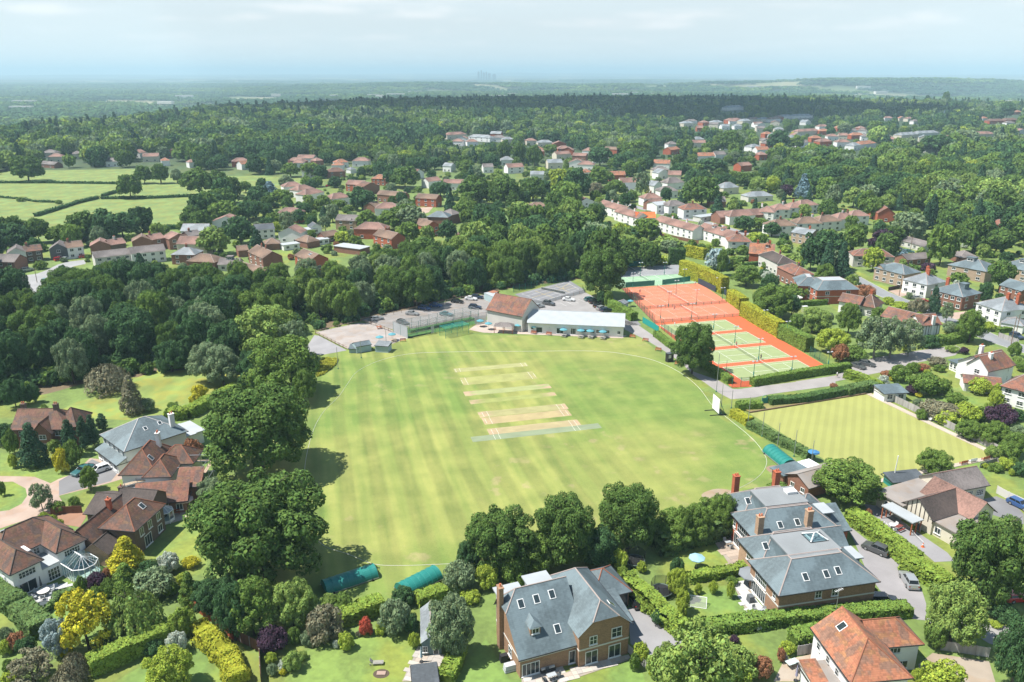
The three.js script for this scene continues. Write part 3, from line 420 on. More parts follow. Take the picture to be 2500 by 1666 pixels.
const LM = {
  oak: leafMat(0.115, 0.185, 0.036), deep: leafMat(0.078, 0.15, 0.046), mid: leafMat(0.165, 0.245, 0.042), grey: leafMat(0.22, 0.28, 0.12), light: leafMat(0.26, 0.345, 0.07), lime: leafMat(0.37, 0.44, 0.05), gold: leafMat(0.56, 0.49, 0.035), pine: leafMat(0.06, 0.12, 0.052), copper: leafMat(0.085, 0.045, 0.06), brown: leafMat(0.26, 0.23, 0.12), silver: leafMat(0.36, 0.43, 0.36), red: leafMat(0.62, 0.12, 0.06), rust: leafMat(0.38, 0.17, 0.075), blossom: leafMat(0.56, 0.58, 0.4), hedge: leafMat(0.19, 0.28, 0.045), conifer: leafMat(0.14, 0.21, 0.055), yew: leafMat(0.1, 0.175, 0.042), goldhedge: leafMat(0.42, 0.41, 0.035), laurel: leafMat(0.25, 0.33, 0.045), blue: leafMat(0.2, 0.29, 0.28),
};
// crown stock: near crowns with fine clumps, and coarser ones for trees past about 300 m
const CR = {}, RS = { oak: [16, 10.5], round: [13, 8.5], loose: [11, 6], cone: [12, 4], column: [12, 2.6], dome: [4, 3.2] };
const stock = (key, shape, n, s, dens) => { const [H, R] = RS[shape]; CR[key] = Array.from({ length: n }, (_, i) => ({ g: crownGeo(shape, 101 * (i + 1) + key.length * 7, H, R, s, dens), H, R })); };
stock('oak', 'oak', 3, 0.29, 0.58); stock('round', 'round', 3, 0.28, 0.58); stock('loose', 'loose', 3, 0.27, 0.5); stock('cone', 'cone', 3, 0.26, 0.6); stock('column', 'column', 2, 0.24, 0.65); stock('dome', 'dome', 5, 0.19, 0.6);
stock('oakF', 'oak', 4, 0.72, 0.6); stock('roundF', 'round', 4, 0.66, 0.6); stock('coneF', 'cone', 2, 0.5, 0.6); stock('looseF', 'loose', 2, 0.5, 0.5); stock('domeF', 'dome', 3, 0.42, 0.65); stock('oakX', 'oak', 3, 1.7, 0.7); stock('coneX', 'cone', 1, 1.2, 0.7);
CR.weep = [{ g: weepGeo(5, 6, 4.4, 0.26), H: 6, R: 4.4 }, { g: weepGeo(6, 6, 4.4, 0.26), H: 6, R: 4.4 }];
const trunks = [trunkGeo(1, 10, 0.42, 2, 1), trunkGeo(2, 10, 0.36, 3, 1), trunkGeo(3, 10, 0.26, 2, 2)];
console.log('crowns', Object.entries(CR).map(([k, v]) => k + ':' + v[0].g.attributes.position.count / 3).join(' '));
let treeN = 0;
const placedTrees = [];
// tree(name, look, leaf, x, z, height, width): crown from the stock, scaled; trunk shows below it
function tree(name, look, leaf, x, z, h, w, label, group, category = 'tree', gap = null) {
  const far = Math.hypot(x, z) > 330, set = CR[far && CR[look + 'F'] ? look + 'F' : look], k = set[treeN++ % set.length], rr = rng(treeN * 17 + 3);
  const t = thing(name, label, category, x, hgt(x, z), z, rr() * 6.283, group), clear = gap ?? (look === 'dome' ? 0 : look === 'cone' || look === 'column' ? 0.05 : look === 'weep' ? 0 : 0.06), sy = (h * (1 - clear)) / k.H, sx = w / 2 / k.R;
  const c = mesh('crown', k.g, LM[leaf], t); c.scale.set(sx * 0.97, sy, sx * 0.97); c.position.y = h * clear;
  if (look !== 'dome') { const b = mesh('trunk', trunks[treeN % 3], leaf === 'grey' && look === 'loose' ? MT.palebark : MT.bark, t); b.scale.set(Math.min(1.4, w / 12), h / 11, Math.min(1.4, w / 12)); }
  placedTrees.push([x, z, w / 2]);
  return t;
}
// hedge(line, width, height): a clipped hedge, leaf clumps over a solid twiggy body
function hedge(name, label, pts, w, h, leaf, o = {}) {
  const rr = rng(pts.length * 91 + Math.round(Math.abs(pts[0][0] * 10))), s = o.s ?? 0.24, round = o.round ?? 0.25, out = { p: [], c: [] }, cx = pts[0][0], cz = pts[0][1];
  const quad = (a, b, c, d) => { for (const q of [a, b, c, a, c, d]) { out.p.push(q[0], q[1], q[2]); out.c.push(0.55, 0.55, 0.5); } };
  for (let i = 0; i < pts.length - 1; i++) {
    const a = pts[i], b = pts[i + 1], L = Math.hypot(b[0] - a[0], b[1] - a[1]), ux = (b[0] - a[0]) / L, uz = (b[1] - a[1]) / L, nx = -uz, nz = ux;
    const at = (t, sd, y) => [a[0] - cx + ux * t + nx * sd, y, a[1] - cz + uz * t + nz * sd], wb = (o.wob ?? 0.35) * 0.5, hw = Math.max(w * 0.25, w / 2 - wb * 0.6 - 0.12), hh = Math.max(h * 0.6, h - wb * 0.7 - 0.16);
    quad(at(0, -hw, 0), at(L, -hw, 0), at(L, -hw, hh), at(0, -hw, hh)); quad(at(0, hw, 0), at(L, hw, 0), at(L, hw, hh), at(0, hw, hh)); quad(at(0, -hw, hh), at(L, -hw, hh), at(L, hw, hh), at(0, hw, hh));
    quad(at(0, -hw, 0), at(0, hw, 0), at(0, hw, hh), at(0, -hw, hh)); quad(at(L, -hw, 0), at(L, hw, 0), at(L, hw, hh), at(L, -hw, hh));
    const N = Math.round(((2 * h + w) * L + 2 * w * h) * (o.dens ?? 1.5) / (s * s));
    for (let k = 0; k < N; k++) {
      const pick = rr() * ((2 * h + w) * L + 2 * w * h); let t, sd, y, q;
      if (pick < w * L) { t = rr() * L; sd = (rr() - 0.5) * w; y = h; q = [0, 1, 0]; } else if (pick < (2 * h + w) * L) { const g = rr() < 0.5 ? -1 : 1; t = rr() * L; sd = g * w / 2; y = rr() * h; q = [nx * g, 0, nz * g]; } else { const g = rr() < 0.5 ? 0 : 1; t = g * L; sd = (rr() - 0.5) * w; y = rr() * h; q = [ux * (g * 2 - 1), 0, uz * (g * 2 - 1)]; }
      const gx = a[0] + ux * t, gz = a[1] + uz * t, wob = (fbm(gx / 2.4 + y * 0.6, gz / 2.4 - y * 0.6, 97, 3) - 0.5) * (o.wob ?? 0.35) * 1.5 + (fbm(gx / 7, gz / 7, 96, 2) - 0.5) * (o.wob ?? 0.35) * q[1], edge = Math.max(0, Math.abs(sd) / (w / 2) - 0.6) * Math.max(0, y / h - 0.6) * round * 4;
      const P = at(t, sd * (1 - edge * 0.25), y * (1 - edge * 0.12)), nn = [q[0] + (rr() - 0.5) * 1.1, q[1] + (rr() - 0.5) * 1.1 + 0.15, q[2] + (rr() - 0.5) * 1.1], m = 1 / Math.hypot(...nn);
      leafFaces(out, rr, P[0] + q[0] * wob, Math.max(0.02, P[1] + q[1] * wob), P[2] + q[2] * wob, nn[0] * m, nn[1] * m, nn[2] * m, s * (0.7 + 0.6 * rr()), (0.85 + 0.3 * fbm(gx / 1.7, gz / 1.7 + y, 98, 2)));
    }
  }
  const t = thing(name, label, 'hedge', cx, 0, cz, 0, o.group); mesh('foliage', leafGeo(out), LM[leaf], t);
  for (let i = 0; i < pts.length - 1; i++) placedTrees.push([(pts[i][0] + pts[i + 1][0]) / 2, (pts[i][1] + pts[i + 1][1]) / 2, w / 2]);
  return t;
}


// ---------------------------------------------------------------- buildings
const homes = [];                               // footprints, for keeping plants clear of them
const fr = (ox, oz, yaw) => (x0, x1, a0, a1) => { const c = Math.cos(yaw), s = Math.sin(yaw), x = (x0 + x1) / 2, a = (a0 + a1) / 2; return [ox + c * x - s * a, oz - s * x - c * a, x1 - x0, a1 - a0, yaw]; };
const winCache = new Map();
function winGeo(w, h, nx, ny) {
  const key = [w, h, nx, ny].join(); if (winCache.has(key)) return winCache.get(key);
  const f = new MB(), t = 0.09, d = 0.1;
  f.box(0, 0, 0, w, t, d); f.box(0, h - t, 0, w, t, d); f.box(-w / 2 + t / 2, t, 0, t, h - 2 * t, d * 0.98); f.box(w / 2 - t / 2, t, 0, t, h - 2 * t, d * 0.98);
  for (let i = 1; i < nx; i++) f.box(-w / 2 + (w * i) / nx, t, 0, 0.07, h - 2 * t, d * 0.8); for (let i = 1; i < ny; i++) f.box(0, (h * i) / ny, 0, w - 2 * t, 0.06, d * 0.7);
  f.box(0, -0.08, 0.06, w + 0.16, 0.08, d + 0.1);
  const r = [f.geo(), new MB().box(0, 0, 0, w - t, h - t, 0.05).geo()]; winCache.set(key, r); return r;
}
const FACE = { F: [0, 1], R: [1, 0], B: [0, -1], L: [-1, 0] };
// a roof over a rectangle, ridge along x: eaves hf and hb, ridge hr at z = zr, half hips from height hh with the ridge set in by `inset`
function roofOf(mb, w, d, ov, hf, hb, hr, zr, L, Rr) {
  const X = w / 2 + ov, Z = d / 2 + ov, side = (s, hip) => {
    const [hh, inset] = hip, sx = s * (X - 0), zf = zr + (Z - zr) * (hr - hh) / (hr - hf), zb = zr - (Z + zr) * (hr - hh) / (hr - hb);
    return { e: V(sx, hf, Z), eb: V(sx, hb, -Z), p: V(sx, hh, zf), q: V(sx, hh, zb), r: V(s * (X - inset), hr, zr), hip: inset > 0.01, full: Math.abs(hh - hf) < 0.01 };
  };
  const l = side(-1, L), r = side(1, Rr), front = [l.e, r.e], back = [r.eb, l.eb];
  if (r.hip && !r.full) front.push(r.p); front.push(r.r); front.push(l.r); if (l.hip && !l.full) front.push(l.p);
  if (l.hip && !l.full) back.push(l.q); back.push(l.r); back.push(r.r); if (r.hip && !r.full) back.push(r.q);
  mb.poly(front); mb.poly(back);
  if (l.hip) mb.poly([l.full ? l.eb : l.q, l.full ? l.e : l.p, l.r]); if (r.hip) mb.poly([r.full ? r.e : r.p, r.full ? r.eb : r.q, r.r]);
  return { l, r };
}
const slopeY = (b, z) => z > b.zr ? b.hr - (b.hr - b.hf) * (z - b.zr) / (b.d / 2 + b.ov - b.zr) : b.hr - (b.hr - b.hb) * (b.zr - z) / (b.d / 2 + b.ov + b.zr);
function house(name, label, blocks, o = {}) {
  const [X0, Z0, , , yaw0] = blocks[0].r, root = thing(name, label, o.cat ?? 'house', X0, hgt(X0, Z0), Z0, yaw0, o.group), far = o.far, c0 = Math.cos(yaw0), s0 = Math.sin(yaw0);
  blocks.forEach((b0, bi) => {
    const b = { ov: far ? 0.3 : 0.42, t: 'hip', h: 5, rise: 3, wall: o.wall ?? 'white', roof: o.roof ?? 'browntile', ridge: o.ridge ?? 'ridge', y0: 0, ...b0 };
    let [x, z, w, d, yaw] = b.r, mapF = { F: 'F', R: 'R', B: 'B', L: 'L' };
    if (b.t === 'gz' || b.t === 'hz') { yaw += Math.PI / 2;[w, d] = [d, w]; mapF = { F: 'L', R: 'F', L: 'B', B: 'R' }; }
    homes.push([x, z, Math.hypot(w, d) / 2, Math.max(w, d)]);
    const dx = x - X0, dz = z - Z0, put = (m) => { m.position.set(dx * c0 - dz * s0, b.y0, dx * s0 + dz * c0); m.rotation.y = yaw - yaw0; return m; };
    const gable = b.t === 'gx' || b.t === 'gz' || b.t === 'cat';
    b.w = w; b.d = d; b.hf = b.hf ?? b.h; b.hb = b.hb ?? b.h; b.zr = b.zr ?? 0; b.hr = b.h + b.rise;
    const W = new MB(), Rf = new MB(), hx = w / 2, hz = d / 2, ridge = []; let roofM;
    const full = Math.min(hx + b.ov - 0.05, (hz + b.ov) * (b.hipk ?? 1));
    if (b.t === 'flat' || b.t === 'canopy') {
      if (b.t === 'flat') W.box(0, 0, 0, w, b.h, d);
      else for (const [i, j] of [[-1, -1], [1, -1], [-1, 1], [1, 1], [0, 1], [0, -1]]) put(new MB().box(i * (hx - 0.15), 0, j * (hz - 0.15), 0.18, b.h, 0.18).build('post', MT[b.wall], root));
      Rf.box(0, b.h, 0, w + 2 * b.ov, 0.2, d + 2 * b.ov);
    } else if (b.t === 'mono') {
      const q = [V(-hx - b.ov, b.h, hz + b.ov), V(hx + b.ov, b.h, hz + b.ov), V(hx + b.ov, b.hr, -hz), V(-hx - b.ov, b.hr, -hz)], dn = (v) => v.clone().setY(v.y - 0.16);
      Rf.quad(...q); Rf.quad(dn(q[3]), dn(q[2]), dn(q[1]), dn(q[0])); for (let i = 0; i < 4; i++) { const a = q[i], e = q[(i + 1) % 4]; Rf.quad(dn(a), dn(e), e, a); }
      const yb = b.hr - 0.17, yf = b.h - 0.05; W.quad(V(-hx, 0, hz), V(hx, 0, hz), V(hx, yf, hz), V(-hx, yf, hz)); W.quad(V(hx, 0, -hz), V(-hx, 0, -hz), V(-hx, yb, -hz), V(hx, yb, -hz)); W.quad(V(hx, 0, hz), V(hx, 0, -hz), V(hx, yb, -hz), V(hx, yf, hz)); W.quad(V(-hx, 0, -hz), V(-hx, 0, hz), V(-hx, yf, hz), V(-hx, yb, -hz));
    } else if (b.t === 'trunc') {
      const k = b.rise / Math.tan(b.pitch ?? 0.62), X = hx + b.ov, Z = hz + b.ov, E = [V(-X, b.h, Z), V(X, b.h, Z), V(X, b.h, -Z), V(-X, b.h, -Z)], T = [V(-X + k, b.hr, Z - k), V(X - k, b.hr, Z - k), V(X - k, b.hr, -Z + k), V(-X + k, b.hr, -Z + k)];
      for (let i = 0; i < 4; i++) { const j = (i + 1) % 4; Rf.quad(E[i], E[j], T[j], T[i]); ridge.push([E[i], T[i]], [T[i], T[j]]); }
      W.box(0, 0, 0, w, b.h + 0.02, d); const top = new MB().box(0, b.hr - 0.1, 0, 2 * (X - k) - 0.1, 0.06, 2 * (Z - k) - 0.1); put(top.build('flat_roof', MT[b.top ?? 'flat'], root)); b.crest = b.hr; b.hr = b.h + Z * Math.tan(b.pitch ?? 0.62);
    } else {
      const hip = (v) => v === 1 ? [b.h, full] : v === 0.5 ? [b.h + b.rise * 0.52, full * 0.46] : [b.hr, 0], hl = hip(b.hl ?? (gable ? 0 : 1)), hR = hip(b.hrr ?? (gable ? 0 : 1));
      const { l, r } = roofOf(Rf, w, d, b.ov, b.hf, b.hb, b.hr, b.zr, hl, hR);
      ridge.push([l.r, r.r]); for (const q of [l, r]) if (q.hip) ridge.push([q.r, q.full ? q.e : q.p], [q.r, q.full ? q.eb : q.q]);
      const yF = slopeY(b, hz) - 0.06, yB = slopeY(b, -hz) - 0.06, top = b.hr - 0.06, sideW = (s, hp) => { const cut = hp[1] > 0.01; const pts = [V(s * hx, 0, hz), V(s * hx, 0, -hz), V(s * hx, yB, -hz)]; if (!cut) pts.push(V(s * hx, top, b.zr)); else if (hp[0] > b.h + 0.1) { const y = hp[0] - 0.1; pts.push(V(s * hx, y, b.zr - (hz + b.zr) * (top - y) / (top - yB)), V(s * hx, y, b.zr + (hz - b.zr) * (top - y) / (top - yF))); } pts.push(V(s * hx, yF, hz)); return s > 0 ? pts : pts.reverse(); };
      W.quad(V(-hx, 0, hz), V(hx, 0, hz), V(hx, yF, hz), V(-hx, yF, hz)); W.quad(V(hx, 0, -hz), V(-hx, 0, -hz), V(-hx, yB, -hz), V(hx, yB, -hz)); W.poly(sideW(1, hR)); W.poly(sideW(-1, hl));
    }
    if (b.t !== 'canopy') put(W.build('wall', MT[b.wall], root)); roofM = put(Rf.build('roof', MT[b.roof], root));
    if (ridge.length && b.ridge) { const t = new MB(); for (const [p, q] of ridge) if (p.distanceTo(q) > 0.3) t.tube(p, q, 0.1, 0.1, 5); const m = mesh('ridge_tiles', t.geo(), MT[b.ridge], roofM); m.userData = {}; }
    if (!far && b.t !== 'canopy') { const g = new MB(), X = hx + b.ov + 0.05, Z = hz + b.ov + 0.05; if (b.t !== 'flat') { g.box(0, b.hf - 0.14, Z, 2 * X, 0.13, 0.1); if (!gable) { g.box(0, b.hb - 0.14, -Z, 2 * X, 0.13, 0.1); g.box(-X, b.h - 0.14, 0, 0.1, 0.13, 2 * Z - 0.12); g.box(X, b.h - 0.14, 0, 0.1, 0.13, 2 * Z - 0.12); } put(g.build('gutter', MT[b.gutter ?? 'pipe'], root)); } }
    if (b.band) { const g = new MB(), y = b.band; g.box(0, y, hz + 0.02, w + 0.1, 0.22, 0.06); g.box(0, y, -hz - 0.02, w + 0.1, 0.22, 0.06); g.box(hx + 0.02, y, 0, 0.06, 0.22, d - 0.05); g.box(-hx - 0.02, y, 0, 0.06, 0.22, d - 0.05); put(g.build('stone_band', MT.offwhite, root)); }
    if (b.beams) { const g = new MB(), f = mapF[b.beams], [fx, fz] = FACE[f], n = fz ? w : d, hh = fz ? hx : hz; for (let i = 0; i <= 7; i++) { const u = -n / 2 + (n * i) / 7, yt = fz ? b.h : slopeY(b, -u * fx) - 0.1; if (fz) g.box(u, 0.2, fz * (hz + 0.02), 0.16, yt - 0.3, 0.06); else g.box(fx * (hx + 0.02), b.bm0 ?? 2.2, -u * fx, 0.06, Math.max(0.1, yt - (b.bm0 ?? 2.2)), 0.16); } put(g.build('timber_beams', MT.darkwood, root)); }
    // windows: 'F3x2' = three columns on two floors of the front; or exact rows [face, u, y, w, h, nx, ny]
    const addWin = (f0, u, y, ww, wh, nx, ny, dark, nm) => {
      const f = mapF[f0], [fx, fz] = FACE[f], [fg, pg] = winGeo(ww, wh, nx, ny), root2 = new THREE.Object3D();
      const m = mesh(nm ?? 'window', fg, dark ? MT.darkframe : MT.frame, root); put(m); const ly = yaw - yaw0; const lx = fz ? u * fz : fx * (hx + 0.03), lz = fz ? fz * (hz + 0.03) : -u * fx, ang = fz > 0 ? 0 : fz < 0 ? Math.PI : fx > 0 ? Math.PI / 2 : -Math.PI / 2;
      m.position.add(V(lx * Math.cos(ly) + lz * Math.sin(ly), y, -lx * Math.sin(ly) + lz * Math.cos(ly))); m.rotation.y = ly + ang; mesh('pane', pg, MT.glass, m);
    };
    for (const q of (b.win ?? '').split(' ').filter(Boolean)) {
      if (gable && b.t === 'x') continue; const f = q[0], [nc, nf] = q.slice(1).split('x').map(Number), len = (f === 'F' || f === 'B') ? b.r[2] : b.r[3], fh = b.fh ?? Math.min(2.6, b.h / Math.max(1, nf));
      for (let j = 0; j < nf; j++) for (let i = 0; i < nc; i++) { const ww = Math.min(b.ww ?? 1.5, len / nc * 0.62), wh = Math.min(1.3, fh * 0.5); addWin(f, -len / 2 + (len * (i + 0.5)) / nc, j * fh + fh * 0.32, ww, wh, ww > 1.2 ? 2 : 1, far ? 1 : 2); }
    }
    for (const q of b.wins ?? []) addWin(...q);
    for (const [u, zz, ww = 0.75, ll = 1.1] of b.sky ?? []) {           // roof lights, u along x, zz across (positive = front slope)
      const y = slopeY(b, zz), sl = zz > b.zr ? Math.atan2(b.hr - b.hf, d / 2 + b.ov - b.zr) : -Math.atan2(b.hr - b.hb, d / 2 + b.ov + b.zr), g = new THREE.BoxGeometry(ww + 0.2, 0.16, ll + 0.2), m = mesh('roof_light', g, MT.frame, root); put(m);
      const ly = yaw - yaw0; m.position.add(V(u * Math.cos(ly) + zz * Math.sin(ly), y, -u * Math.sin(ly) + zz * Math.cos(ly))); m.rotation.set(0, 0, 0); m.quaternion.setFromEuler(new THREE.Euler(sl, 0, 0)); m.quaternion.premultiply(new THREE.Quaternion().setFromAxisAngle(V(0, 1, 0), ly));
      const p = mesh('pane', new THREE.BoxGeometry(ww, 0.04, ll), MT.glass, m); p.position.y = 0.08;
    }
    for (const [u, zz, ww = 1.6, dh = 1.5, hipd = 1] of b.dorm ?? []) { // dormers on the front (zz>0) or back slope
      const sg = zz >= b.zr ? 1 : -1, y = slopeY(b, zz), k = (sg > 0 ? (b.hr - b.hf) / (d / 2 + b.ov - b.zr) : (b.hr - b.hb) / (d / 2 + b.ov + b.zr)), back = (dh + 0.75) / k, D = new MB(), Q = new MB(), f = sg;
      D.box(u, y - 0.3, zz - f * dh / k / 2, ww, dh + 0.3, dh / k); put(D.build('dormer', MT[b.dwall ?? b.wall], root));
      const P = (i, yy, a) => V(u + i, yy, zz + f * a), e = ww / 2 + 0.2, fl = [P(-e, y + dh, 0.25), P(e, y + dh, 0.25), P(0, y + dh + 0.75, hipd ? -0.6 : 0.25), P(0, y + dh + 0.75, -back), P(-e, y + dh, -dh / k), P(e, y + dh, -dh / k)];
      if (b.dflat) Q.box(u, y + dh, zz - f * (dh / k / 2 - 0.05), ww + 0.3, 0.14, dh / k + 0.3); else { Q.poly(sg > 0 ? [fl[0], fl[2], fl[3], fl[4]].reverse() : [fl[0], fl[2], fl[3], fl[4]]); Q.poly(sg > 0 ? [fl[1], fl[5], fl[3], fl[2]].reverse() : [fl[1], fl[5], fl[3], fl[2]]); Q.poly([fl[0], fl[1], fl[2]]); }
      put(Q.build('dormer_roof', MT[b.droof ?? b.roof], root));
      const [fg, pg] = winGeo(ww * 0.72, dh * 0.72, 2, 1), m = mesh('window', fg, MT.frame, root); put(m); const ly = yaw - yaw0, lx = u, lz = zz + f * 0.03; m.position.add(V(lx * Math.cos(ly) + lz * Math.sin(ly), y + 0.18, -lx * Math.sin(ly) + lz * Math.cos(ly))); m.rotation.y = ly + (sg > 0 ? 0 : Math.PI); mesh('pane', pg, MT.glass, m);
    }
    for (const [u, zz, top = 1.2, wall = b.wall, cw = 0.9, cd = 0.6] of b.chim ?? []) {
      const y = Math.min(b.crest ?? 99, slopeY(b, Math.max(-hz, Math.min(hz, zz)))), base = Math.abs(zz) > hz || Math.abs(u) > hx ? 0 : Math.max(0, y - 0.9), hh = Math.max((b.crest ?? b.hr) + top, y + 0.8) - base, g = new MB().box(u, base, zz, cw, hh, cd).box(u, base + hh, zz, cw + 0.16, 0.14, cd + 0.16), m = put(g.build('chimney', MT[wall], root));
      const p = new MB(), np = cw > 0.8 ? 2 : 1; for (let i = 0; i < np; i++) p.tube(V(u + (i - (np - 1) / 2) * 0.42, base + hh + 0.14, zz), V(u + (i - (np - 1) / 2) * 0.42, base + hh + 0.6, zz), 0.14, 0.11, 7); mesh('chimney_pot', p.geo(), MT.pot, m);
    }
    if (b.solar) { const [u, zz, nx, ny] = b.solar, sl = Math.atan2(b.hr - b.hf, d / 2 + b.ov - b.zr), g = new THREE.BoxGeometry(0.95, 0.06, 1.5); for (let i = 0; i < nx; i++) for (let j = 0; j < ny; j++) { const z2 = zz + j * 1.35, m = mesh('solar_panel', g, MT.skyglass, root); put(m); const ly = yaw - yaw0, lx = u + i * 1.02; m.position.add(V(lx * Math.cos(ly) + z2 * Math.sin(ly), slopeY(b, z2) + 0.12, -lx * Math.sin(ly) + z2 * Math.cos(ly))); m.quaternion.setFromEuler(new THREE.Euler(sl, 0, 0)).premultiply(new THREE.Quaternion().setFromAxisAngle(V(0, 1, 0), ly)); } }
  });
  return root;
}
// ---- the large houses round the field
{ const f = fr(1.1, -88, 0.37);
  house('brick_house', 'large brown brick house with slate roof and five roof lights, front centre', [
    { r: f(0, 9.5, 0, 9.3), t: 'cat', h: 5.2, hf: 3.3, hb: 5.2, rise: 4.1, zr: -2.2, hl: 0.5, ov: 0.35, sky: [[-2.6, -0.5], [-0.2, -0.6], [2.2, -0.7], [1.5, 2.9]], dorm: [[-1.8, 2.9, 1.5, 1.2]], chim: [[-5.05, -2.2, -0.5, 'brownbrick', 0.65, 1.05]], band: 2.7, wins: [['F', -3.2, 0.2, 2.6, 2, 4, 1], ['F', 3, 0.2, 1, 2.1, 1, 1, 0, 'door'], ['L', 1, 0.9, 1.2, 1.5, 2, 2]] },
    { r: f(8.3, 16, -1, 12.5), t: 'gz', h: 5.3, rise: 3.7, hl: 0.5, hrr: 1, ov: 0.38, sky: [[-4, 2.4]], band: 2.7, wins: [['F', -1.7, 3.3, 1.2, 1.4, 2, 2], ['F', 1.9, 3.5, 1.6, 1.6, 2, 2], ['F', -1.9, 0.2, 1.9, 2.1, 2, 1], ['F', 1.7, 0.2, 1.9, 2.1, 2, 1], ['R', -3, 3.2, 1.2, 1.3, 2, 2], ['R', 3, 3.2, 1.2, 1.3, 2, 2]] },
    { r: f(0.8, 4, 9, 11.6), t: 'flat', h: 6.2, roof: 'lead', wall: 'lead' }, { r: f(5.6, 8.8, 9.5, 12.2), t: 'flat', h: 6.6, roof: 'lead', wall: 'lead' },
    { r: f(15.4, 21.4, 8.5, 15), t: 'hip', h: 2.8, rise: 2.6, ridge: 'clayridge', wins: [['F', 0.6, 0.1, 4.4, 2.2, 1, 1, 1, 'garage_opening']] }, { r: f(15.4, 18.2, 2.5, 8), t: 'mono', h: 2.7, rise: 1.6 },
  ], { wall: 'brownbrick', roof: 'slate' }); }
{ const f = fr(39.8, -100.1, 0.215);
  house('brick_house', 'tan brick house with slate hipped roof and three roof lights beside the white patio', [
    { r: f(0, 16.2, 0, 8.6), t: 'trunc', h: 4.7, rise: 3, band: 2.35, sky: [[-3.2, 2.9], [0.3, 2.9], [2.4, 2.7]], wall: 'brownbrick', zr: 0, wins: [['F', -1.6, 3.0, 1.1, 1.3, 2, 2], ['F', 1.2, 3.0, 1.1, 1.3, 2, 2], ['F', -2.6, 0.4, 1.6, 1.2, 2, 1], ['F', 1, 0.4, 1, 1.2, 1, 1], ['L', -1, 2.7, 3.3, 1.6, 6, 2], ['L', -1.4, 0.1, 4.2, 2.1, 7, 1], ['L', 3, 3, 0.8, 1.1, 1, 2]] },
    { r: f(1.2, 15.4, 7.5, 14.6), t: 'trunc', h: 4.75, rise: 2.98, wall: 'tanbrick', sky: [[-5.5, 1.5]], chim: [[-4, -3.3, 1.1, 'tanbrick', 1, 1], [5, -3.3, 1.1, 'tanbrick', 1, 1]], wins: [['L', 0, 2.9, 2, 1.4, 3, 2]] },
    { r: f(11, 17.4, 9, 15), t: 'gx', h: 4.2, rise: 2.6, wall: 'tanbrick' }, { r: f(14.6, 17.6, 6, 8.6), t: 'flat', h: 4.6, roof: 'lead', wall: 'darkslate' },
    { r: f(4, 13, 4.6, 10.6), t: 'flat', h: 7.5, roof: 'flat', wall: 'slate', ov: 0.02 }, { r: f(9.6, 11.8, 7.6, 9.4), t: 'hip', h: 7.8, rise: 0.8, roof: 'clear', wall: 'frame', ridge: 'frame' },
  ], { wall: 'tanbrick', roof: 'slate', ridge: 'ridge' }); }
{ const f = fr(40.3, -114.3, 0.2);
  house('brick_house', 'bright red brick house with slate hipped roof and tall red chimneys', [
    { r: f(0, 15.2, 0, 8), t: 'trunc', h: 5.1, rise: 3, band: 2.5, wall: 'redbrick', sky: [[-2.6, 2.7], [0.6, 2.6]], wins: [['L', -0.4, 2.8, 3.4, 1.7, 5, 2], ['L', -0.8, 0.1, 4.4, 2.2, 7, 1], ['L', 3, 3.1, 0.8, 1.2, 1, 2], ['L', -3.2, 3.1, 0.8, 1.2, 1, 2]] },
    { r: f(1.4, 13.6, 7, 14), t: 'trunc', h: 5.15, rise: 2.95, sky: [[-4.5, 1.6]], chim: [[-4.4, -3.4, 1, 'redbrick', 1, 1], [3.6, -3.4, 1, 'redbrick', 1, 1]] },
    { r: f(4, 12, 4.6, 10.2), t: 'flat', h: 7.92, roof: 'flat', wall: 'slate', ov: 0.02 }, { r: f(9.6, 11.4, 7.4, 8.8), t: 'flat', h: 8.4, roof: 'whiteplastic', wall: 'frame', ov: 0.05 }, { r: f(12, 19, 7, 13.5), t: 'hip', h: 3, rise: 3.1, wins: [['F', 1.5, 0.1, 3, 2.2, 1, 1, 1, 'garage_opening']] }, { r: f(13.5, 16.5, 4.4, 7), t: 'flat', h: 5.6, roof: 'lead', wall: 'darkslate' }, { r: f(14.8, 19, 2.6, 7.6), t: 'mono', h: 3, rise: 2.4 },
  ], { wall: 'redbrick', roof: 'slate' }); }
{ const f = fr(44.1, -82.6, 1.43);
  house('tiled_house', 'white house with mottled orange tile roof, bottom right corner', [
    { r: fr(43.2, -82, 0.12)(0, 7.6, 0, 10), t: 'hz', h: 4.9, rise: 3.2, hl: 1, hrr: 0, roof: 'orangetile', ridge: 'clayridge', wins: [['L', -3.4, 2.8, 0.9, 1.1, 1, 2], ['L', -0.8, 2.8, 0.9, 1.1, 1, 2], ['L', 1.6, 2.8, 0.9, 1.1, 1, 2]], sky: [[2.6, -1.4, 0.9, 1.2]] },
    { r: fr(43.2, -82, 0.12)(6.4, 13.2, 6.2, 11.2), t: 'hip', h: 4.5, rise: 2.4, hl: 0, roof: 'orangetile', ridge: 'clayridge', wins: [['F', 0, 3.1, 1.6, 0.9, 3, 1], ['F', 1.4, 0.5, 1.6, 1.2, 2, 1], ['F', -1.4, 0.5, 1.2, 1.2, 2, 1]] },
    { r: fr(43.2, -82, 0.12)(-3.4, 0.2, 1.2, 6), t: 'flat', h: 2.6, roof: 'fibre', wall: 'white', wins: [['L', 0, 0.4, 2.6, 1.7, 4, 1]] }, { r: fr(43.2, -82, 0.12)(-3.5, -2, 1, 6.2), t: 'mono', h: 2.5, rise: 0.9, roof: 'orangetile' },
  ], { wall: 'white' }); }
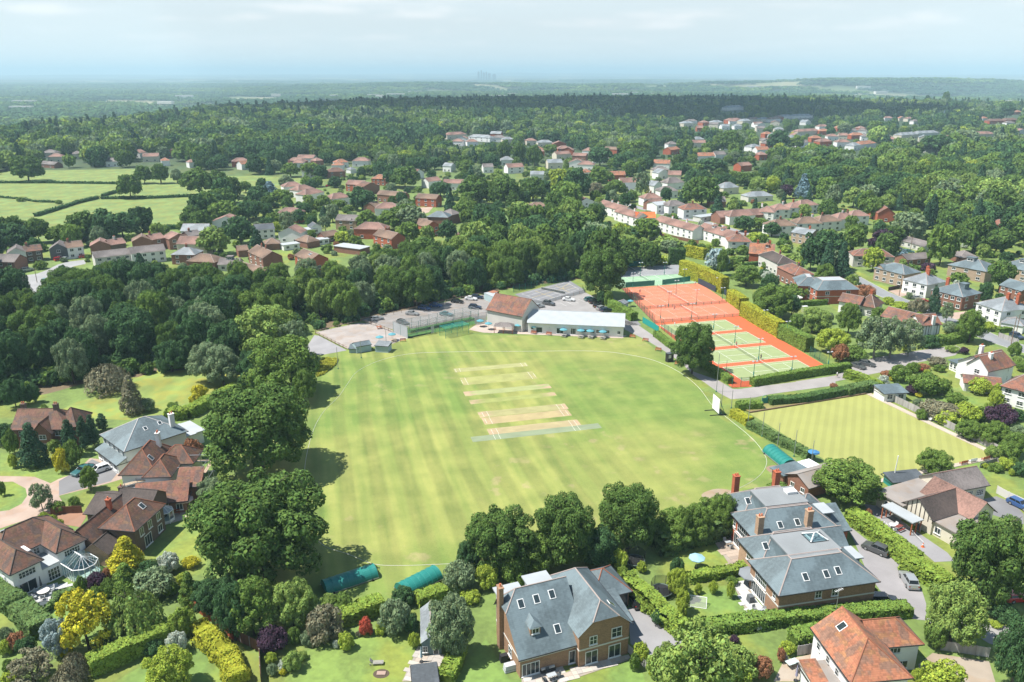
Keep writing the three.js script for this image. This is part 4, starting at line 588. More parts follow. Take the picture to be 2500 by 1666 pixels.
{ const f = fr(-77.6, -105.4, 0.98);
  house('white_house', 'white house with brown tiled roof and glass conservatory in the left foreground', [
    { r: f(0, 11.6, 4.8, 12), h: 4.7, rise: 3, sky: [[-1.5, -0.7, 2.6, 1.6]], wins: [['F', 0.2, 3, 1, 1.2, 2, 2]] },
    { r: f(0, 4.3, 0, 7), t: 'hz', h: 4.65, rise: 2.3, hrr: 0, wins: [['F', 0, 2.9, 2.6, 1.1, 5, 2], ['F', -0.2, 0.1, 2.6, 2, 2, 1], ['L', 0.6, 3, 0.6, 0.6, 1, 1]] },
    { r: f(7.1, 11.5, 0, 7), t: 'hz', h: 4.65, rise: 2.3, hrr: 0, wins: [['F', 0, 3, 2.6, 1.1, 6, 2]] },
    { r: f(4.2, 7.2, 0.1, 5), t: 'flat', h: 2.6, ov: 0.02, roof: 'palegrey', wins: [['F', 0.3, 0.1, 1.9, 2.1, 4, 3]] },
    { r: f(3, 4.1, 3.4, 4.9), t: 'flat', h: 5.1, roof: 'whiteplastic' },
  ], { roof: 'browntile', ridge: 'darktile' });
  // conservatory: white frame, glass walls and glass hipped roof
  const r = f(7.2, 11.4, -4.9, 0), t = thing('conservatory', 'white framed glass conservatory joined to the white house', 'conservatory', r[0], 0, r[1], r[4]), w = r[2], d = r[3], X = w / 2, Z = d / 2, m = new MB(), P = [[-X, Z - 1.2], [-X + 1.2, Z], [X - 1.2, Z], [X, Z - 1.2], [X, -Z], [-X, -Z]], top = [V(0, 3.7, Z - 2.1), V(0, 3.7, -Z)];
  new MB().poly(P.map(([x, z]) => V(x, 0.06, z)).reverse()).build('floor', MT.cream, t);
  for (let i = 0; i < 5; i++) { const a = P[i], b = P[i + 1], n = Math.max(2, Math.round(Math.hypot(b[0] - a[0], b[1] - a[1]) / 0.8)); for (let k = 0; k < n; k++) { const q = (s) => [a[0] + (b[0] - a[0]) * s, a[1] + (b[1] - a[1]) * s], u = q(k / n), v = q((k + 1) / n); m.tube(V(u[0], 0, u[1]), V(u[0], 2.35, u[1]), 0.07, 0.07, 4); const g = new MB().quad(V(u[0], 0.3, u[1]), V(v[0], 0.3, v[1]), V(v[0], 2.3, v[1]), V(u[0], 2.3, u[1])); g.build('wall_pane', MT.clear, t); const e = i === 0 || i === 1 || i === 2 ? top[0] : i === 3 ? null : top[1]; const T = (s, p) => e ?? V(0, 3.7, p[1]), t0 = i === 3 ? V(0, 3.7, Math.min(Z - 2.1, u[1])) : e, t1 = i === 3 ? V(0, 3.7, Math.min(Z - 2.1, v[1])) : e; if (i < 4) { const rp = new MB().poly(t0.distanceTo(t1) < 0.01 ? [V(u[0], 2.4, u[1]), V(v[0], 2.4, v[1]), t1] : [V(u[0], 2.4, u[1]), V(v[0], 2.4, v[1]), t1, t0]); rp.build('roof_pane', MT.clear, t); m.tube(V(u[0], 2.42, u[1]), t0, 0.03, 0.03, 4); } }
    m.tube(V(a[0], 2.38, a[1]), V(b[0], 2.38, b[1]), 0.09, 0.09, 4); m.tube(V(a[0], 0.2, a[1]), V(b[0], 0.2, b[1]), 0.12, 0.12, 4); }
  for (let k = 0; k < 5; k++) { const z0 = -Z + (k / 5) * (2 * Z - 2.1), z1 = -Z + ((k + 1) / 5) * (2 * Z - 2.1); new MB().quad(V(-X, 2.4, z0), V(-X, 2.4, z1), V(0, 3.7, z1), V(0, 3.7, z0)).build('roof_pane', MT.clear, t); m.tube(V(-X, 2.42, z0), V(0, 3.72, z0), 0.03, 0.03, 4); }
  for (let k = 0; k < 5; k++) { const z0 = -Z + (k / 5) * (2 * Z - 1.2), z1 = -Z + ((k + 1) / 5) * (2 * Z - 1.2); new MB().quad(V(-X, 0.3, z0), V(-X, 0.3, z1), V(-X, 2.3, z1), V(-X, 2.3, z0)).build('wall_pane', MT.clear, t); m.tube(V(-X, 0, z0), V(-X, 2.35, z0), 0.07, 0.07, 4); }
  m.tube(top[0], top[1], 0.1, 0.1, 5); m.tube(V(-X, 2.38, -Z), V(-X, 2.38, Z - 1.2), 0.09, 0.09, 4); m.build('frame', MT.frame, t); }
{ const f = fr(-69.7, -118, -0.157);
  house('dark_brick_house', 'dark brick house with mottled brown hipped roof beside the golden conifer', [
    { r: f(0, 6, 0, 8.4), h: 5, rise: 2.9, t: 'hz', sky: [[0.8, 1.5, 0.8, 1]], ridge: 'clayridge', wins: [['R', -2.4, 2.9, 1.1, 1.5, 2, 1], ['R', 0, 2.9, 1.1, 1.5, 2, 1], ['R', 2.6, 2.9, 1.1, 1.5, 2, 1], ['R', -1, 0.2, 2, 2.1, 3, 1], ['R', 2.6, 0.6, 1.3, 1.4, 2, 1]] },
    { r: f(-5.2, 0.2, -2.4, 10), t: 'gz', h: 2.7, rise: 3.2, wall: 'tanbrick', sky: [[-3.4, -1.2, 0.9, 1.2]], chim: [[1.5, 0.4, 1.2, 'redbrick', 0.7, 0.7]] },
    { r: f(-1, 3.2, -3.6, 0), t: 'gz', h: 2.6, rise: 1.8, wall: 'tanbrick', roof: 'darktile' },
    { r: f(-7.4, -2.6, 6, 13.6), t: 'gx', h: 3.6, rise: 2, roof: 'darktile', chim: [[1.6, -1, 0.9, 'darkbrick', 0.8, 0.8]] },
    { r: f(-2.8, 3.6, 7.8, 13.4), t: 'gx', h: 4.4, rise: 2.2, roof: 'darktile' },
  ], { wall: 'darkbrick', roof: 'browntile', ridge: 'darktile' });
  house('white_house', 'white house with steep brown hipped roofs and scaffolding', [
    { r: fr(-72.7, -136.4, 0.05)(-2.4, 4, 0.6, 11), t: 'hz', h: 5, rise: 3.7, ridge: 'clayridge', sky: [[-2.5, 1.6, 0.8, 1.1]], chim: [[2.6, 1.4, 1.2, 'white', 0.9, 0.7]], wins: [['L', 0, 2.9, 1.2, 1.2, 2, 2]] },
    { r: fr(-72.7, -136.4, 0.05)(2.4, 7, -0.4, 6.4), t: 'hz', h: 4.9, rise: 2.5, ridge: 'clayridge' },
    { r: fr(-72.7, -136.4, 0.05)(3, 9.5, 5, 10.4), t: 'hip', h: 4.9, rise: 2.7, ridge: 'clayridge' },
    { r: [-65.66,-132.4,8.86,3.6,0.194], t: 'mono', h: 2.5, rise: 2.5, wall: 'brick', roof: 'redtile', sky: [], wins: [['F', 3.2, 0.6, 1.2, 1.3, 2, 1], ['F', 0.8, 0.2, 1, 2, 1, 1, 0, 'door'], ['F', -1.6, 0.6, 1.2, 1.3, 2, 1]] },
    { r: fr(-63.6, -134.6, 0.05)(0, 4, 0, 3.2), t: 'mono', h: 3.7, rise: 2.4, wall: 'brick', roof: 'redtile' },
    { r: fr(-72.7, -136.4, 0.05)(-0.6, 5, -4.4, -0.6), t: 'flat', h: 2.9, roof: 'flat' },
  ], { wall: 'white', roof: 'browntile' });
  const g = fr(-79, -146.9, 0.83);
  house('white_house', 'large white house with grey slate hipped roof behind the scaffolded house', [
    { r: g(0, 12.8, 0, 11.4), h: 5, rise: 3.6, ridge: 'paleridge', sky: [[-0.6, 2.6, 0.6, 0.8], [2.6, 2.4, 0.6, 0.8]], chim: [[4.6, 3.8, 0.4, 'white', 1, 0.8]], win: 'L5x2', ww: 1.1 },
    { r: g(12.4, 15, 1, 8), t: 'flat', h: 3.2, roof: 'palegrey' }, { r: g(14, 17.5, 2, 8.4), t: 'flat', h: 2.9, roof: 'palegrey' },
    { r: fr(-79, -146.9, 0.83 - Math.PI / 2)(-10.5, -0.3, -1.8, 0.15), t: 'mono', h: 2.5, rise: 1, win: 'F4x1' },
  ], { wall: 'white', roof: 'slate' });
  house('brick_house', 'red brick house with brown tiled roof beside the clipped cone tree', [
    { r: fr(-108.6, -157.9, 0.03)(0, 11.6, 0, 7.6), t: 'gx', h: 4.7, rise: 3.2, hrr: 1, win: 'F3x2', chim: [[-5.2, -0.6, 0.9, 'darkbrick', 0.9, 0.9], [2.2, 0, 1, 'darkbrick', 0.9, 0.9]] },
    { r: fr(-108.6, -157.9, 0.03)(5, 8.6, -1.2, 4.5), t: 'gz', h: 4.2, rise: 2.6, win: 'F1x2' }, { r: fr(-108.6, -157.9, 0.03)(8.4, 12.6, 1.6, 8.4), t: 'hip', h: 4.6, rise: 3 },
  ], { wall: 'brick', roof: 'browntile', ridge: 'browntile' }); }
// ---- bowling club and the brick store beside the green
{ const f = fr(69.3, -133.7, 0.43);
  house('bowling_club', 'rambling white bowling club with flat grey roofs and half timbered gable', [
    { r: f(0, 13.6, -5.6, 0), t: 'flat', h: 3, roof: 'fibre', wins: [['L', 0, 0.8, 2, 1.3, 3, 1]] },
    { r: f(0.6, 9.4, -11.4, -5.2), t: 'gx', h: 3.1, rise: 2.6, beams: 'L', roof: 'darktile' },
    { r: f(7, 13, -14, -4), t: 'gz', h: 3.1, rise: 2.7, roof: 'pinktile' },
    { r: f(1, 8.4, -18.6, -11.2), t: 'flat', h: 2.8, roof: 'fibre', wins: [['L', 2.2, 0.7, 2.2, 1.4, 3, 2], ['L', -2.5, 0.7, 1.2, 1.2, 2, 1]] },
    { r: [85.25,-137.32,10.02,6.4,0.305], t: 'gx', h: 3.4, rise: 2.3, roof: 'greytile', wins: [['F', 1, 1.3, 1.7, 1.3, 4, 3], ['F', 3.6, 1.3, 1.7, 1.3, 4, 3]] },
  ], { wall: 'cream', roof: 'pinktile', ridge: 'pinktile', cat: 'clubhouse' });
  house('canopy', 'grey flat canopy on red posts beside the bowling club', [{ r: f(-2.9, -0.3, -10.2, -3.6), t: 'canopy', h: 2.5, wall: 'benchred', roof: 'lead', ov: 0.1 }], { cat: 'canopy' });
  const g = fr(57.2, -136.4, 0.44);
  house('brick_store', 'brick store with grey corrugated roof beside the bowling green', [{ r: g(0, 10.4, 0, 5.8), t: 'gx', h: 2.4, rise: 1.6, wins: [['L', -1.2, 0.6, 1, 1, 2, 1], ['L', 1.5, 0.6, 1, 1, 2, 1]] }, { r: g(-0.6, 5.4, 6, 9.2), t: 'flat', h: 2.2, roof: 'slate' }, { r: g(5.8, 9, 6.2, 9), t: 'flat', h: 2, roof: 'whiteplastic' }], { wall: 'brick', roof: 'fibre', ridge: 'fibre', cat: 'shed' });
  house('scoreboard_hut', 'green sided hut with dark flat roof beside the bowling green', [{ r: [78.34,-142.09,6.73,3,0.192], t: 'mono', h: 1.7, rise: 0.6, roof: 'darkslate', wall: 'teal' }], { cat: 'hut' });
}
// ---- the clubhouse
house('clubhouse', 'long white clubhouse with pale grey roof and red roofed hall', [
  { r: [20.78,-244.01,29.96,12,-0.150], t: 'gx', h: 3.5, rise: 2.5, roof: 'palegrey', ridge: 'palegrey', ov: 0.35, gutter: 'palegrey', wins: [['F', -11.4, 0.2, 2, 1.9, 1, 1], ['F', -4.8, 0.2, 2.2, 1.9, 2, 1], ['F', -0.6, 0.1, 1.6, 2.1, 3, 1, 0, 'door'], ['F', 4, 1, 4.2, 1.1, 6, 2], ['F', 8.6, 1, 4.2, 1.1, 6, 2], ['F', 13.6, 0.9, 1, 1.1, 2, 1], ['F', -13.6, 1.2, 0.9, 0.9, 1, 1]] },
  { r: [0.45,-248.99,13.58,10.5,-0.587], t: 'gx', h: 5.3, rise: 4.4, roof: 'redtile', ridge: 'redtile', ov: 0.3, wall: 'offwhite', gutter: 'pipe' },
  { r: [5.93,-247.27,2.87,9,-0.231], t: 'mono', h: 2.6, rise: 2.2, roof: 'redtile' },
], { wall: 'white', cat: 'clubhouse' });
console.log('near houses');

// ---- houses of the streets round the field
const ch = (u, w) => [[u, 0, 1, w]];
const street = [
['white gabled house with dark boarded wing at the left end of the close',[{r:[-215.2,-340.2,6.8,9,0.491],h:5,t:'gz',rise:2.2,wall:'white',roof:'greytile',win:'F1x2'},{r:[-210.6,-344,6.3,7,0.645],h:4.8,t:'gx',rise:2,wall:'darkbrick',roof:'browntile',win:'F2x2',chim:ch(-2,'brick')}]],
['black boarded house with white right half beside the red car',[{r:[-201.2,-348.6,7,8.5,0.374],h:5,t:'gz',rise:2.4,wall:'darkslate',roof:'greytile',win:'F1x2'},{r:[-196.1,-350.9,6.4,7.5,0.656],h:5,t:'gx',rise:2.2,wall:'white',roof:'tantile',win:'F2x2',chim:ch(-2,'brick')}]],
['dark brick house with pinkish tiled roof behind the long terrace',[{r:[-186.3,-355.5,8.3,8.5,0.429],h:5,t:'gz',rise:2.2,wall:'brick',roof:'pinktile',win:'F2x1'},{r:[-181.1,-358.1,6.8,7,0.857],h:4.8,t:'gx',rise:2,wall:'darkbrick',roof:'pinktile',win:'F2x1',chim:ch(0,'offwhite')}]],
['red brick gabled house at the edge of the pasture, right of the yellow tree',[{r:[-171.9,-365.5,8.5,8.5,0.410],h:5,t:'gz',rise:2.2,wall:'brick',roof:'tantile',win:'F2x1'},{r:[-167.8,-369.2,6.3,7.5,0.900],h:5,t:'gx',rise:2,wall:'brick',roof:'pinktile',win:'F1x2',chim:ch(-2,'brick')}]],
['long terrace with patched grey and brown roof and white fronts',[{r:[-172.1,-335.9,14.2,8,0.606],h:4.4,t:'gx',rise:2,wall:'offwhite',roof:'greytile',win:'F4x2'},{r:[-159.6,-342.1,13.7,8.4,0.573],h:4.8,t:'gx',rise:2.2,wall:'white',roof:'greytile',win:'F4x2'}]],
['brick house with white bargeboards left of the big pale tree',[{r:[-158.9,-371.9,9.4,8.5,0.751],h:5,t:'gz',rise:2.2,wall:'brick',roof:'pinktile',win:'F2x2'},{r:[-153.9,-378.2,6.3,7,0.880],h:4.8,t:'gx',rise:2,wall:'darkbrick',roof:'greytile',win:'F1x1',chim:ch(-1,'brick')}]],
['brick house with grey slate pyramid roof above the wood',[{r:[-141,-339.6,10.3,8.5,-0.070],h:4.4,t:'hip',rise:2.6,wall:'brick',roof:'paleslate',win:'F2x2',chim:ch(0,'brick')}]],
['brick house with brown hipped roof and small conservatory',[{r:[-128.8,-328.2,12.7,8,-0.215],h:3.8,t:'hip',rise:2.6,wall:'brick',roof:'tantile',win:'R1x1'}]],
['low bungalow with slate clad dormer at the wood edge',[{r:[-118.1,-327,8.3,7,-0.000],h:2.8,t:'gx',rise:2,wall:'offwhite',roof:'greytile',win:'F2x1',dorm:[[0,1,2.4,1.3]],dflat:1,dwall:'slate'}]],
['long low bungalow with brown roof half hidden by the wood',[{r:[-102.1,-313.3,20.9,8,-0.680],h:2.7,t:'gx',rise:2,wall:'brick',roof:'tantile'}]],
['brick house with plain brick gable end and white window fronts',[{r:[-105.8,-334.9,17.4,8.5,-0.926],h:4.9,t:'gx',rise:2.6,wall:'brick',roof:'tantile',win:'F3x2 R1x1',chim:[[-3,0,1,'brick'],[2,0,1,'brick']]},{r:[-121.8,-353.3,4.3,6,0.505],h:3,t:'gx',rise:1.8,wall:'brick',roof:'tantile'}]],
['brick house cut by the left edge beside the silver van',[{r:[-207.7,-323.6,8,8,-0.083],h:4.8,t:'gx',rise:2.4,wall:'brick',roof:'greytile',win:'F2x2'}]],
['brown roofed brick house at the left edge beside the wood',[{r:[-188.4,-288.1,5.9,8,0.366],h:3.6,t:'hip',rise:2.6,wall:'brick',roof:'tantile'}]],
['white fronted house with dark slate roof behind the round tree',[{r:[-124.2,-395.3,9.1,8,0.444],h:4.8,t:'gx',rise:2.2,wall:'white',roof:'darkslate',win:'F3x2 L1x2'}]],
['small brown hipped bungalow left of the bright lawn',[{r:[-113,-369.7,6.9,7,0.419],h:2.8,t:'hip',rise:2.2,wall:'brick',roof:'tantile',win:'F2x1'}]],
['flat roofed white garage block behind the brick gable house',[{r:[-104.2,-368,7.7,5,0.623],h:2.5,t:'flat',rise:0,wall:'white',roof:'palegrey',win:'F2x1'}]],
['small flat roofed white extension with large windows',[{r:[-91.9,-379.9,5.5,5,0.572],h:2.5,t:'flat',rise:0,wall:'white',roof:'palegrey',win:'F2x1'}]],
['flat roofed white bungalow behind the birch trees',[{r:[-105.8,-404.7,11,6,0.818],h:2.5,t:'flat',rise:0,wall:'white',roof:'palegrey',win:'F3x1'}]],
['tan roofed brick bungalow left of the flat white garage',[{r:[-112.4,-368.8,6.2,7,0.276],h:2.9,t:'hip',rise:2.2,wall:'brick',roof:'tantile'}]],
['brown pyramid roofed bungalow beside the young green tree',[{r:[-97.4,-374.3,9.6,7,-0.724],h:2.9,t:'hip',rise:2.4,wall:'brick',roof:'tantile'}]],
['brown roofed bungalow with white porch by the parking',[{r:[-90.4,-386.8,8.7,6,0.889],h:3,t:'gx',rise:2,wall:'brick',roof:'tantile',win:'F1x1'}]],
['red brick house with two roof lights in front of the tree belt',[{r:[-85,-330.9,14.4,8.5,-0.891],h:4.5,t:'gx',rise:2.4,wall:'redbrick',roof:'tantile',win:'F2x2 R1x1',sky:[[1.5,1.4],[2.6,1.4]]}]],
['long flat roofed garage behind the tree belt',[{r:[-73.7,-360.5,15.4,7,-0.510],h:2.8,t:'flat',rise:0,wall:'brick',roof:'palegrey'}]],
['red brick house with plain brown roof above the tree belt',[{r:[-58.3,-373.6,14.7,8,-0.803],h:5,t:'gx',rise:2.6,wall:'redbrick',roof:'tantile',win:'F3x2 R1x1',chim:ch(-2.5,'brick')}]],
['tan brick house beside the small copper tree',[{r:[-86.4,-419.9,11.5,8.5,-0.192],h:5,t:'gx',rise:2.4,wall:'tanbrick',roof:'greytile',win:'F2x2 L1x2'}]],
['red brick house with white framed gable front',[{r:[-45.8,-409.6,4.3,8,-0.162],h:5,t:'gx',rise:2.2,wall:'redbrick',roof:'tantile',win:'F1x2'},{r:[-42.3,-402.1,8.2,8,0.612],h:5,t:'gz',rise:2.6,wall:'redbrick',roof:'tantile',win:'F2x2'}]],
['brick house with dark slate hipped roofs beside the sandy forecourt',[{r:[-39.3,-430.6,11.6,9,-0.200],h:5,t:'hip',rise:2.6,wall:'brick',roof:'slate',win:'F2x1'},{r:[-34,-438.6,8.8,8,-0.631],h:5,t:'hip',rise:2.4,wall:'brick',roof:'greytile',win:'F1x2'}]],
['low red brick house with pale pink roof among bushes',[{r:[-20.9,-391.5,12.3,8,-0.179],h:3,t:'hip',rise:2.4,wall:'redbrick',roof:'pinktile',win:'F3x1'}]],
['small cream bungalow with pale roof beside the small lawn',[{r:[-11.4,-388.7,7.7,7,-0.499],h:2.8,t:'hip',rise:2,wall:'cream',roof:'pinktile'}]],
['small dark gabled house behind the flat white bungalow',[{r:[-102,-408.5,5.8,6,0.492],h:3.4,t:'gz',rise:1.8,wall:'white',roof:'darkslate',win:'F1x1'}]],
['orange gabled red brick house with white dormer',[{r:[108.5,-339.9,10,9,-0.321],h:4.6,t:'gx',rise:3.8,wall:'redbrick',roof:'orangetile',win:'F1x2 R1x2',dorm:[[2,1.8,1.6,1.3]],chim:[[-2,0,1,'redbrick'],[3,0,1,'redbrick']]}]],
['house with brown hipped roof and a row of upper windows',[{r:[110.4,-324.9,17.6,8,-1.427],h:5,t:'hip',rise:2.4,wall:'offwhite',roof:'darktile',win:'F5x1',chim:ch(2,'brick')}]],
['house with red and brown hipped roof beside the large slate roofed brick house',[{r:[110.8,-303.7,13.7,8,-1.400],h:5,t:'hip',rise:2.4,wall:'brick',roof:'redtile',win:'F4x1',chim:ch(2,'darkbrick')}]],
['large red brick house with grey slate roof beyond the tall yellow hedge',[{r:[115.4,-279.8,15.3,12,0.088],h:5.2,t:'trunc',rise:2.6,wall:'redbrick',roof:'slate',win:'F2x2 L3x2',band:2.7,top:'lead'},{r:[109,-285.1,8.2,12,-0.170],h:5.15,t:'trunc',rise:2.55,wall:'redbrick',roof:'slate',win:'L2x2 F1x2',band:2.7,top:'lead'}]],
['white house with pink tiled upper front and brown pyramid roof',[{r:[117,-263.6,6.7,6,-0.751],h:4,t:'gx',rise:2.2,wall:'white',roof:'redtile',win:'F2x1'},{r:[122.5,-262.2,5.7,8,-0.752],h:3.4,t:'hip',rise:3.6,wall:'offwhite',roof:'browntile',win:'F2x1',chim:ch(0,'redbrick')}]],
['half timbered white house with red roof behind the birches',[{r:[124.3,-239.6,12.5,7,-0.975],h:4.8,t:'gx',rise:2.6,wall:'white',roof:'redtile',win:'F3x2',beams:'F'},{r:[127.8,-236,6.6,6.5,0.191],h:5,t:'gx',rise:2.6,wall:'white',roof:'redtile',win:'F1x1 R1x2',beams:'F',chim:[[0.6,3.4,0.2,'white',0.9,0.7]]}]],
['pale stone house with slate roof beside the yellow tree',[{r:[151.3,-305.1,13.3,9.5,-1.082],h:5,t:'hip',rise:2.6,wall:'palebrick',roof:'slate',win:'F4x2'},{r:[147.5,-307.9,5,5,-1.166],h:5,t:'gz',rise:1.8,wall:'palebrick',roof:'slate',win:'F1x2'}]],
['white villa with pale slate roof and red chimneys',[{r:[153.8,-288.4,9.8,11,-1.060],h:5,t:'hip',rise:3,wall:'white',roof:'paleslate',win:'F3x2 R1x2',chim:[[1,0,1.2,'redbrick',1.1,0.7],[-2,-4,1.2,'redbrick',1.1,0.7]]}]],
['red brick villa with slate roof beside the tall narrow conifer',[{r:[157.2,-272.5,11.4,11,-1.038],h:5,t:'hip',rise:3,wall:'brick',roof:'slate',win:'F5x2 R2x2',chim:[[-3,1,1.2,'redbrick',1.1,0.7]],dorm:[[2,-2,2.2,1.3]],dflat:1,dwall:'slate'}]],
['large white villa with pale slate roof at the right edge',[{r:[163.2,-254,10.2,12,-1.311],h:5,t:'hip',rise:3.2,wall:'white',roof:'paleslate',win:'F3x2 R2x2',chim:[[1,0,1.2,'redbrick',1.1,0.7],[3,-2,1.4,'redbrick',1.1,0.7]]},{r:[160.8,-243.2,6.1,6,-0.745],h:2.6,t:'hip',rise:1.8,wall:'white',roof:'paleslate'}]],
['long pale brick house with slate roof and wide dormer',[{r:[186.1,-313.3,14.6,12,-0.957],h:4.6,t:'hip',rise:3,wall:'palebrick',roof:'slate',win:'F3x2',dorm:[[-1,2,3,1.4]],dflat:1,dwall:'paleslate'}]],
['pale brick house with slate roof cut by the right edge',[{r:[204.2,-312,12.5,11,-1.059],h:4.6,t:'hip',rise:3,wall:'palebrick',roof:'slate',win:'F3x2',dorm:[[1,2,2.4,1.4]],dflat:1,dwall:'paleslate'}]],
['long low bungalow with grey tiled roof below the wood',[{r:[190.9,-368.8,15.2,7,-1.314],h:2.6,t:'gx',rise:1.8,wall:'offwhite',roof:'greytile',win:'F4x1'}]],
['low grey roofed bungalow behind the stone house',[{r:[173.7,-338.3,12.8,7,0.339],h:2.6,t:'gx',rise:1.8,wall:'brick',roof:'greytile',win:'F3x1'}]],
['dark roofed bungalow under the trees on the right',[{r:[197.7,-342.1,8.9,8,-1.557],h:2.6,t:'hip',rise:2.2,wall:'brick',roof:'greytile'}]],
['white house with red hipped roof behind the yellow tree',[{r:[153.6,-334.3,16.2,8,-0.146],h:4.8,t:'hip',rise:2.4,wall:'offwhite',roof:'redtile',win:'F3x2'}]],
['brick house with slate roof behind the round tree at the right edge',[{r:[184.3,-280.2,9,8,-1.280],h:4.5,t:'gx',rise:2.2,wall:'brick',roof:'slate',win:'F3x2'}]],
['white gabled house with red roof and tall white chimney',[{r:[125.9,-197.4,6,8,-1.149],h:4.9,t:'gz',rise:3.2,wall:'white',roof:'redtile',win:'F1x2'},{r:[126.7,-199.8,10.7,8.5,0.460],h:4.7,t:'gx',rise:3,wall:'white',roof:'redtile',win:'F2x2 R1x2',chim:[[-2.6,2.5,0.9,'white',1,0.8],[1,-2.5,0.9,'white',1,0.8]]},{r:[124,-206,4,4,-1.329],h:2.6,t:'flat',rise:0,wall:'white',roof:'slate',win:'F3x1'}]],
['low red roofed garage in front of the white gabled house',[{r:[121.7,-192.6,8.2,5,-0.314],h:2.4,t:'gx',rise:1.4,wall:'white',roof:'redtile'}]],
['white house with red hipped roof at the right edge beyond the bowling green',[{r:[127.1,-184.2,6,9,-0.881],h:4.6,t:'hip',rise:2.8,wall:'white',roof:'redtile',win:'F2x2'}]],
['garden cabin with grey sloping roof behind the bowling green fence',[{r:[95.7,-186.7,5.9,4.5,0.136],h:2.4,t:'mono',rise:0.6,wall:'white',roof:'slate',win:'F2x1'}]],
['brown hipped bungalow with white porch left of the white gable',[{r:[15.1,-475.4,12.6,9,0.144],h:3,t:'hip',rise:2.6,wall:'white',roof:'tantile',win:'F3x1'}]],
['white gabled house with brown roof at the end of the terrace',[{r:[42.6,-482.9,11.9,9,0.501],h:4.8,t:'gz',rise:2.8,wall:'white',roof:'browntile',win:'F1x2'}]],
['left end of the white terrace with pink roof and white chimneys',[{r:[59.9,-460.7,28.6,8,-1.177],h:4.8,t:'gx',rise:2.4,wall:'white',roof:'pinktile',win:'F4x2',chim:[[-4,0,1,'white'],[3,0,1,'white']]}]],
['white terrace with long pinkish roof left of the bright orange roof',[{r:[65.8,-436.4,24.1,8,-1.173],h:4.8,t:'gx',rise:2.4,wall:'white',roof:'pinktile',win:'F4x2',chim:ch(3,'white')}]],
['house with bright new orange roof in the terrace',[{r:[71.8,-429.3,10.3,8,-0.000],h:4.8,t:'gx',rise:2.6,wall:'white',roof:'brighttile',win:'F2x2'}]],
['long white terrace with pink roof right of the bright orange roof',[{r:[85.5,-404.1,32.5,8,-1.133],h:4.8,t:'gx',rise:2.4,wall:'white',roof:'pinktile',win:'F7x2',chim:[[-6,0,1,'white'],[6,0,1,'white']]}]],
['white terrace with two white dormers behind the tall hedges',[{r:[101.3,-383.3,26.8,8,-1.183],h:4.8,t:'gx',rise:2.6,wall:'white',roof:'pinktile',win:'F5x2',dorm:[[-4,1.6,1.8,1.2],[3,1.6,1.8,1.2]],chim:[[-6,0,1,'white'],[2,0,1,'white']]}]],
['white house with red hipped roof and two orange chimneys',[{r:[105.2,-365.6,10.2,8.5,-0.110],h:4.8,t:'hip',rise:2.8,wall:'white',roof:'redtile',win:'F2x2',chim:[[-1,0,1,'redbrick'],[3,0,1,'redbrick']]}]],
['pink roofed house beside the golden columnar conifer',[{r:[86.4,-499.3,12,8.5,0.257],h:4.8,t:'hip',rise:2.8,wall:'white',roof:'pinktile',win:'F2x2',chim:ch(0,'brick')},{r:[86,-485.5,11.6,6,0.723],h:4,t:'gx',rise:2,wall:'brick',roof:'pinktile',win:'F1x1'}]],
['plain white house with pale grey low roof',[{r:[86.4,-472.6,9,9,0.537],h:5,t:'gx',rise:1.4,wall:'white',roof:'palegrey',win:'F2x2'}]],
['white house with dark grey hipped roof left of the red hipped one',[{r:[95.1,-470.9,12.7,9,0.443],h:4.8,t:'hip',rise:2.6,wall:'white',roof:'greytile',win:'F2x2'}]],
['white house with reddish hipped roof beside the grey garages',[{r:[103.3,-456.4,13.8,9,0.187],h:5,t:'hip',rise:2.8,wall:'white',roof:'redtile',win:'F3x2 R1x2',chim:ch(0,'brick')}]],
['flat grey garage beside the white hipped house',[{r:[108.9,-445.4,14.5,6,0.585],h:2.6,t:'flat',rise:0,wall:'offwhite',roof:'lead',win:'F2x1'}]],
['long low brick house with pink roof below the white villas',[{r:[125.3,-442,27.9,9,0.347],h:3.6,t:'gx',rise:2.8,wall:'brick',roof:'pinktile',win:'F3x1'}]],
['leftmost white villa of the upper row with pinkish hipped roofs',[{r:[143.2,-446.7,9,9,-0.473],h:5,t:'hip',rise:2.8,wall:'white',roof:'pinktile',win:'F2x2',chim:ch(-3,'white')}]],
['second white villa from the left in the upper row',[{r:[152.8,-455.6,10,9,0.086],h:5,t:'hip',rise:2.8,wall:'white',roof:'pinktile',win:'F2x2',chim:ch(2,'white')}]],
['third white villa from the left in the upper row, with orange chimney',[{r:[162.8,-462,8.6,9,0.205],h:5,t:'hip',rise:2.8,wall:'white',roof:'pinktile',win:'F2x2',chim:ch(0,'redbrick')}]],
['rightmost white villa of the upper row under the wood',[{r:[171.9,-470.1,14.3,9,0.461],h:5,t:'hip',rise:2.8,wall:'white',roof:'pinktile',win:'F3x2 R1x2'}]],
['leftmost white villa of the lower row with brown hipped roof',[{r:[136.8,-404.2,13.9,9,0.197],h:5,t:'hip',rise:2.8,wall:'white',roof:'tantile',win:'F3x2',chim:ch(0,'brick')}]],
['second white villa from the left in the lower row',[{r:[152.8,-411.5,13.4,9,0.052],h:5,t:'hip',rise:2.8,wall:'white',roof:'tantile',win:'F3x2',chim:[[-3,0,1,'brick'],[3,0,1,'white']]}]],
['third white villa from the left in the lower row',[{r:[164.4,-416.6,14.3,9,0.306],h:5,t:'hip',rise:2.8,wall:'white',roof:'tantile',win:'F3x2',chim:ch(-2,'brick')}]],
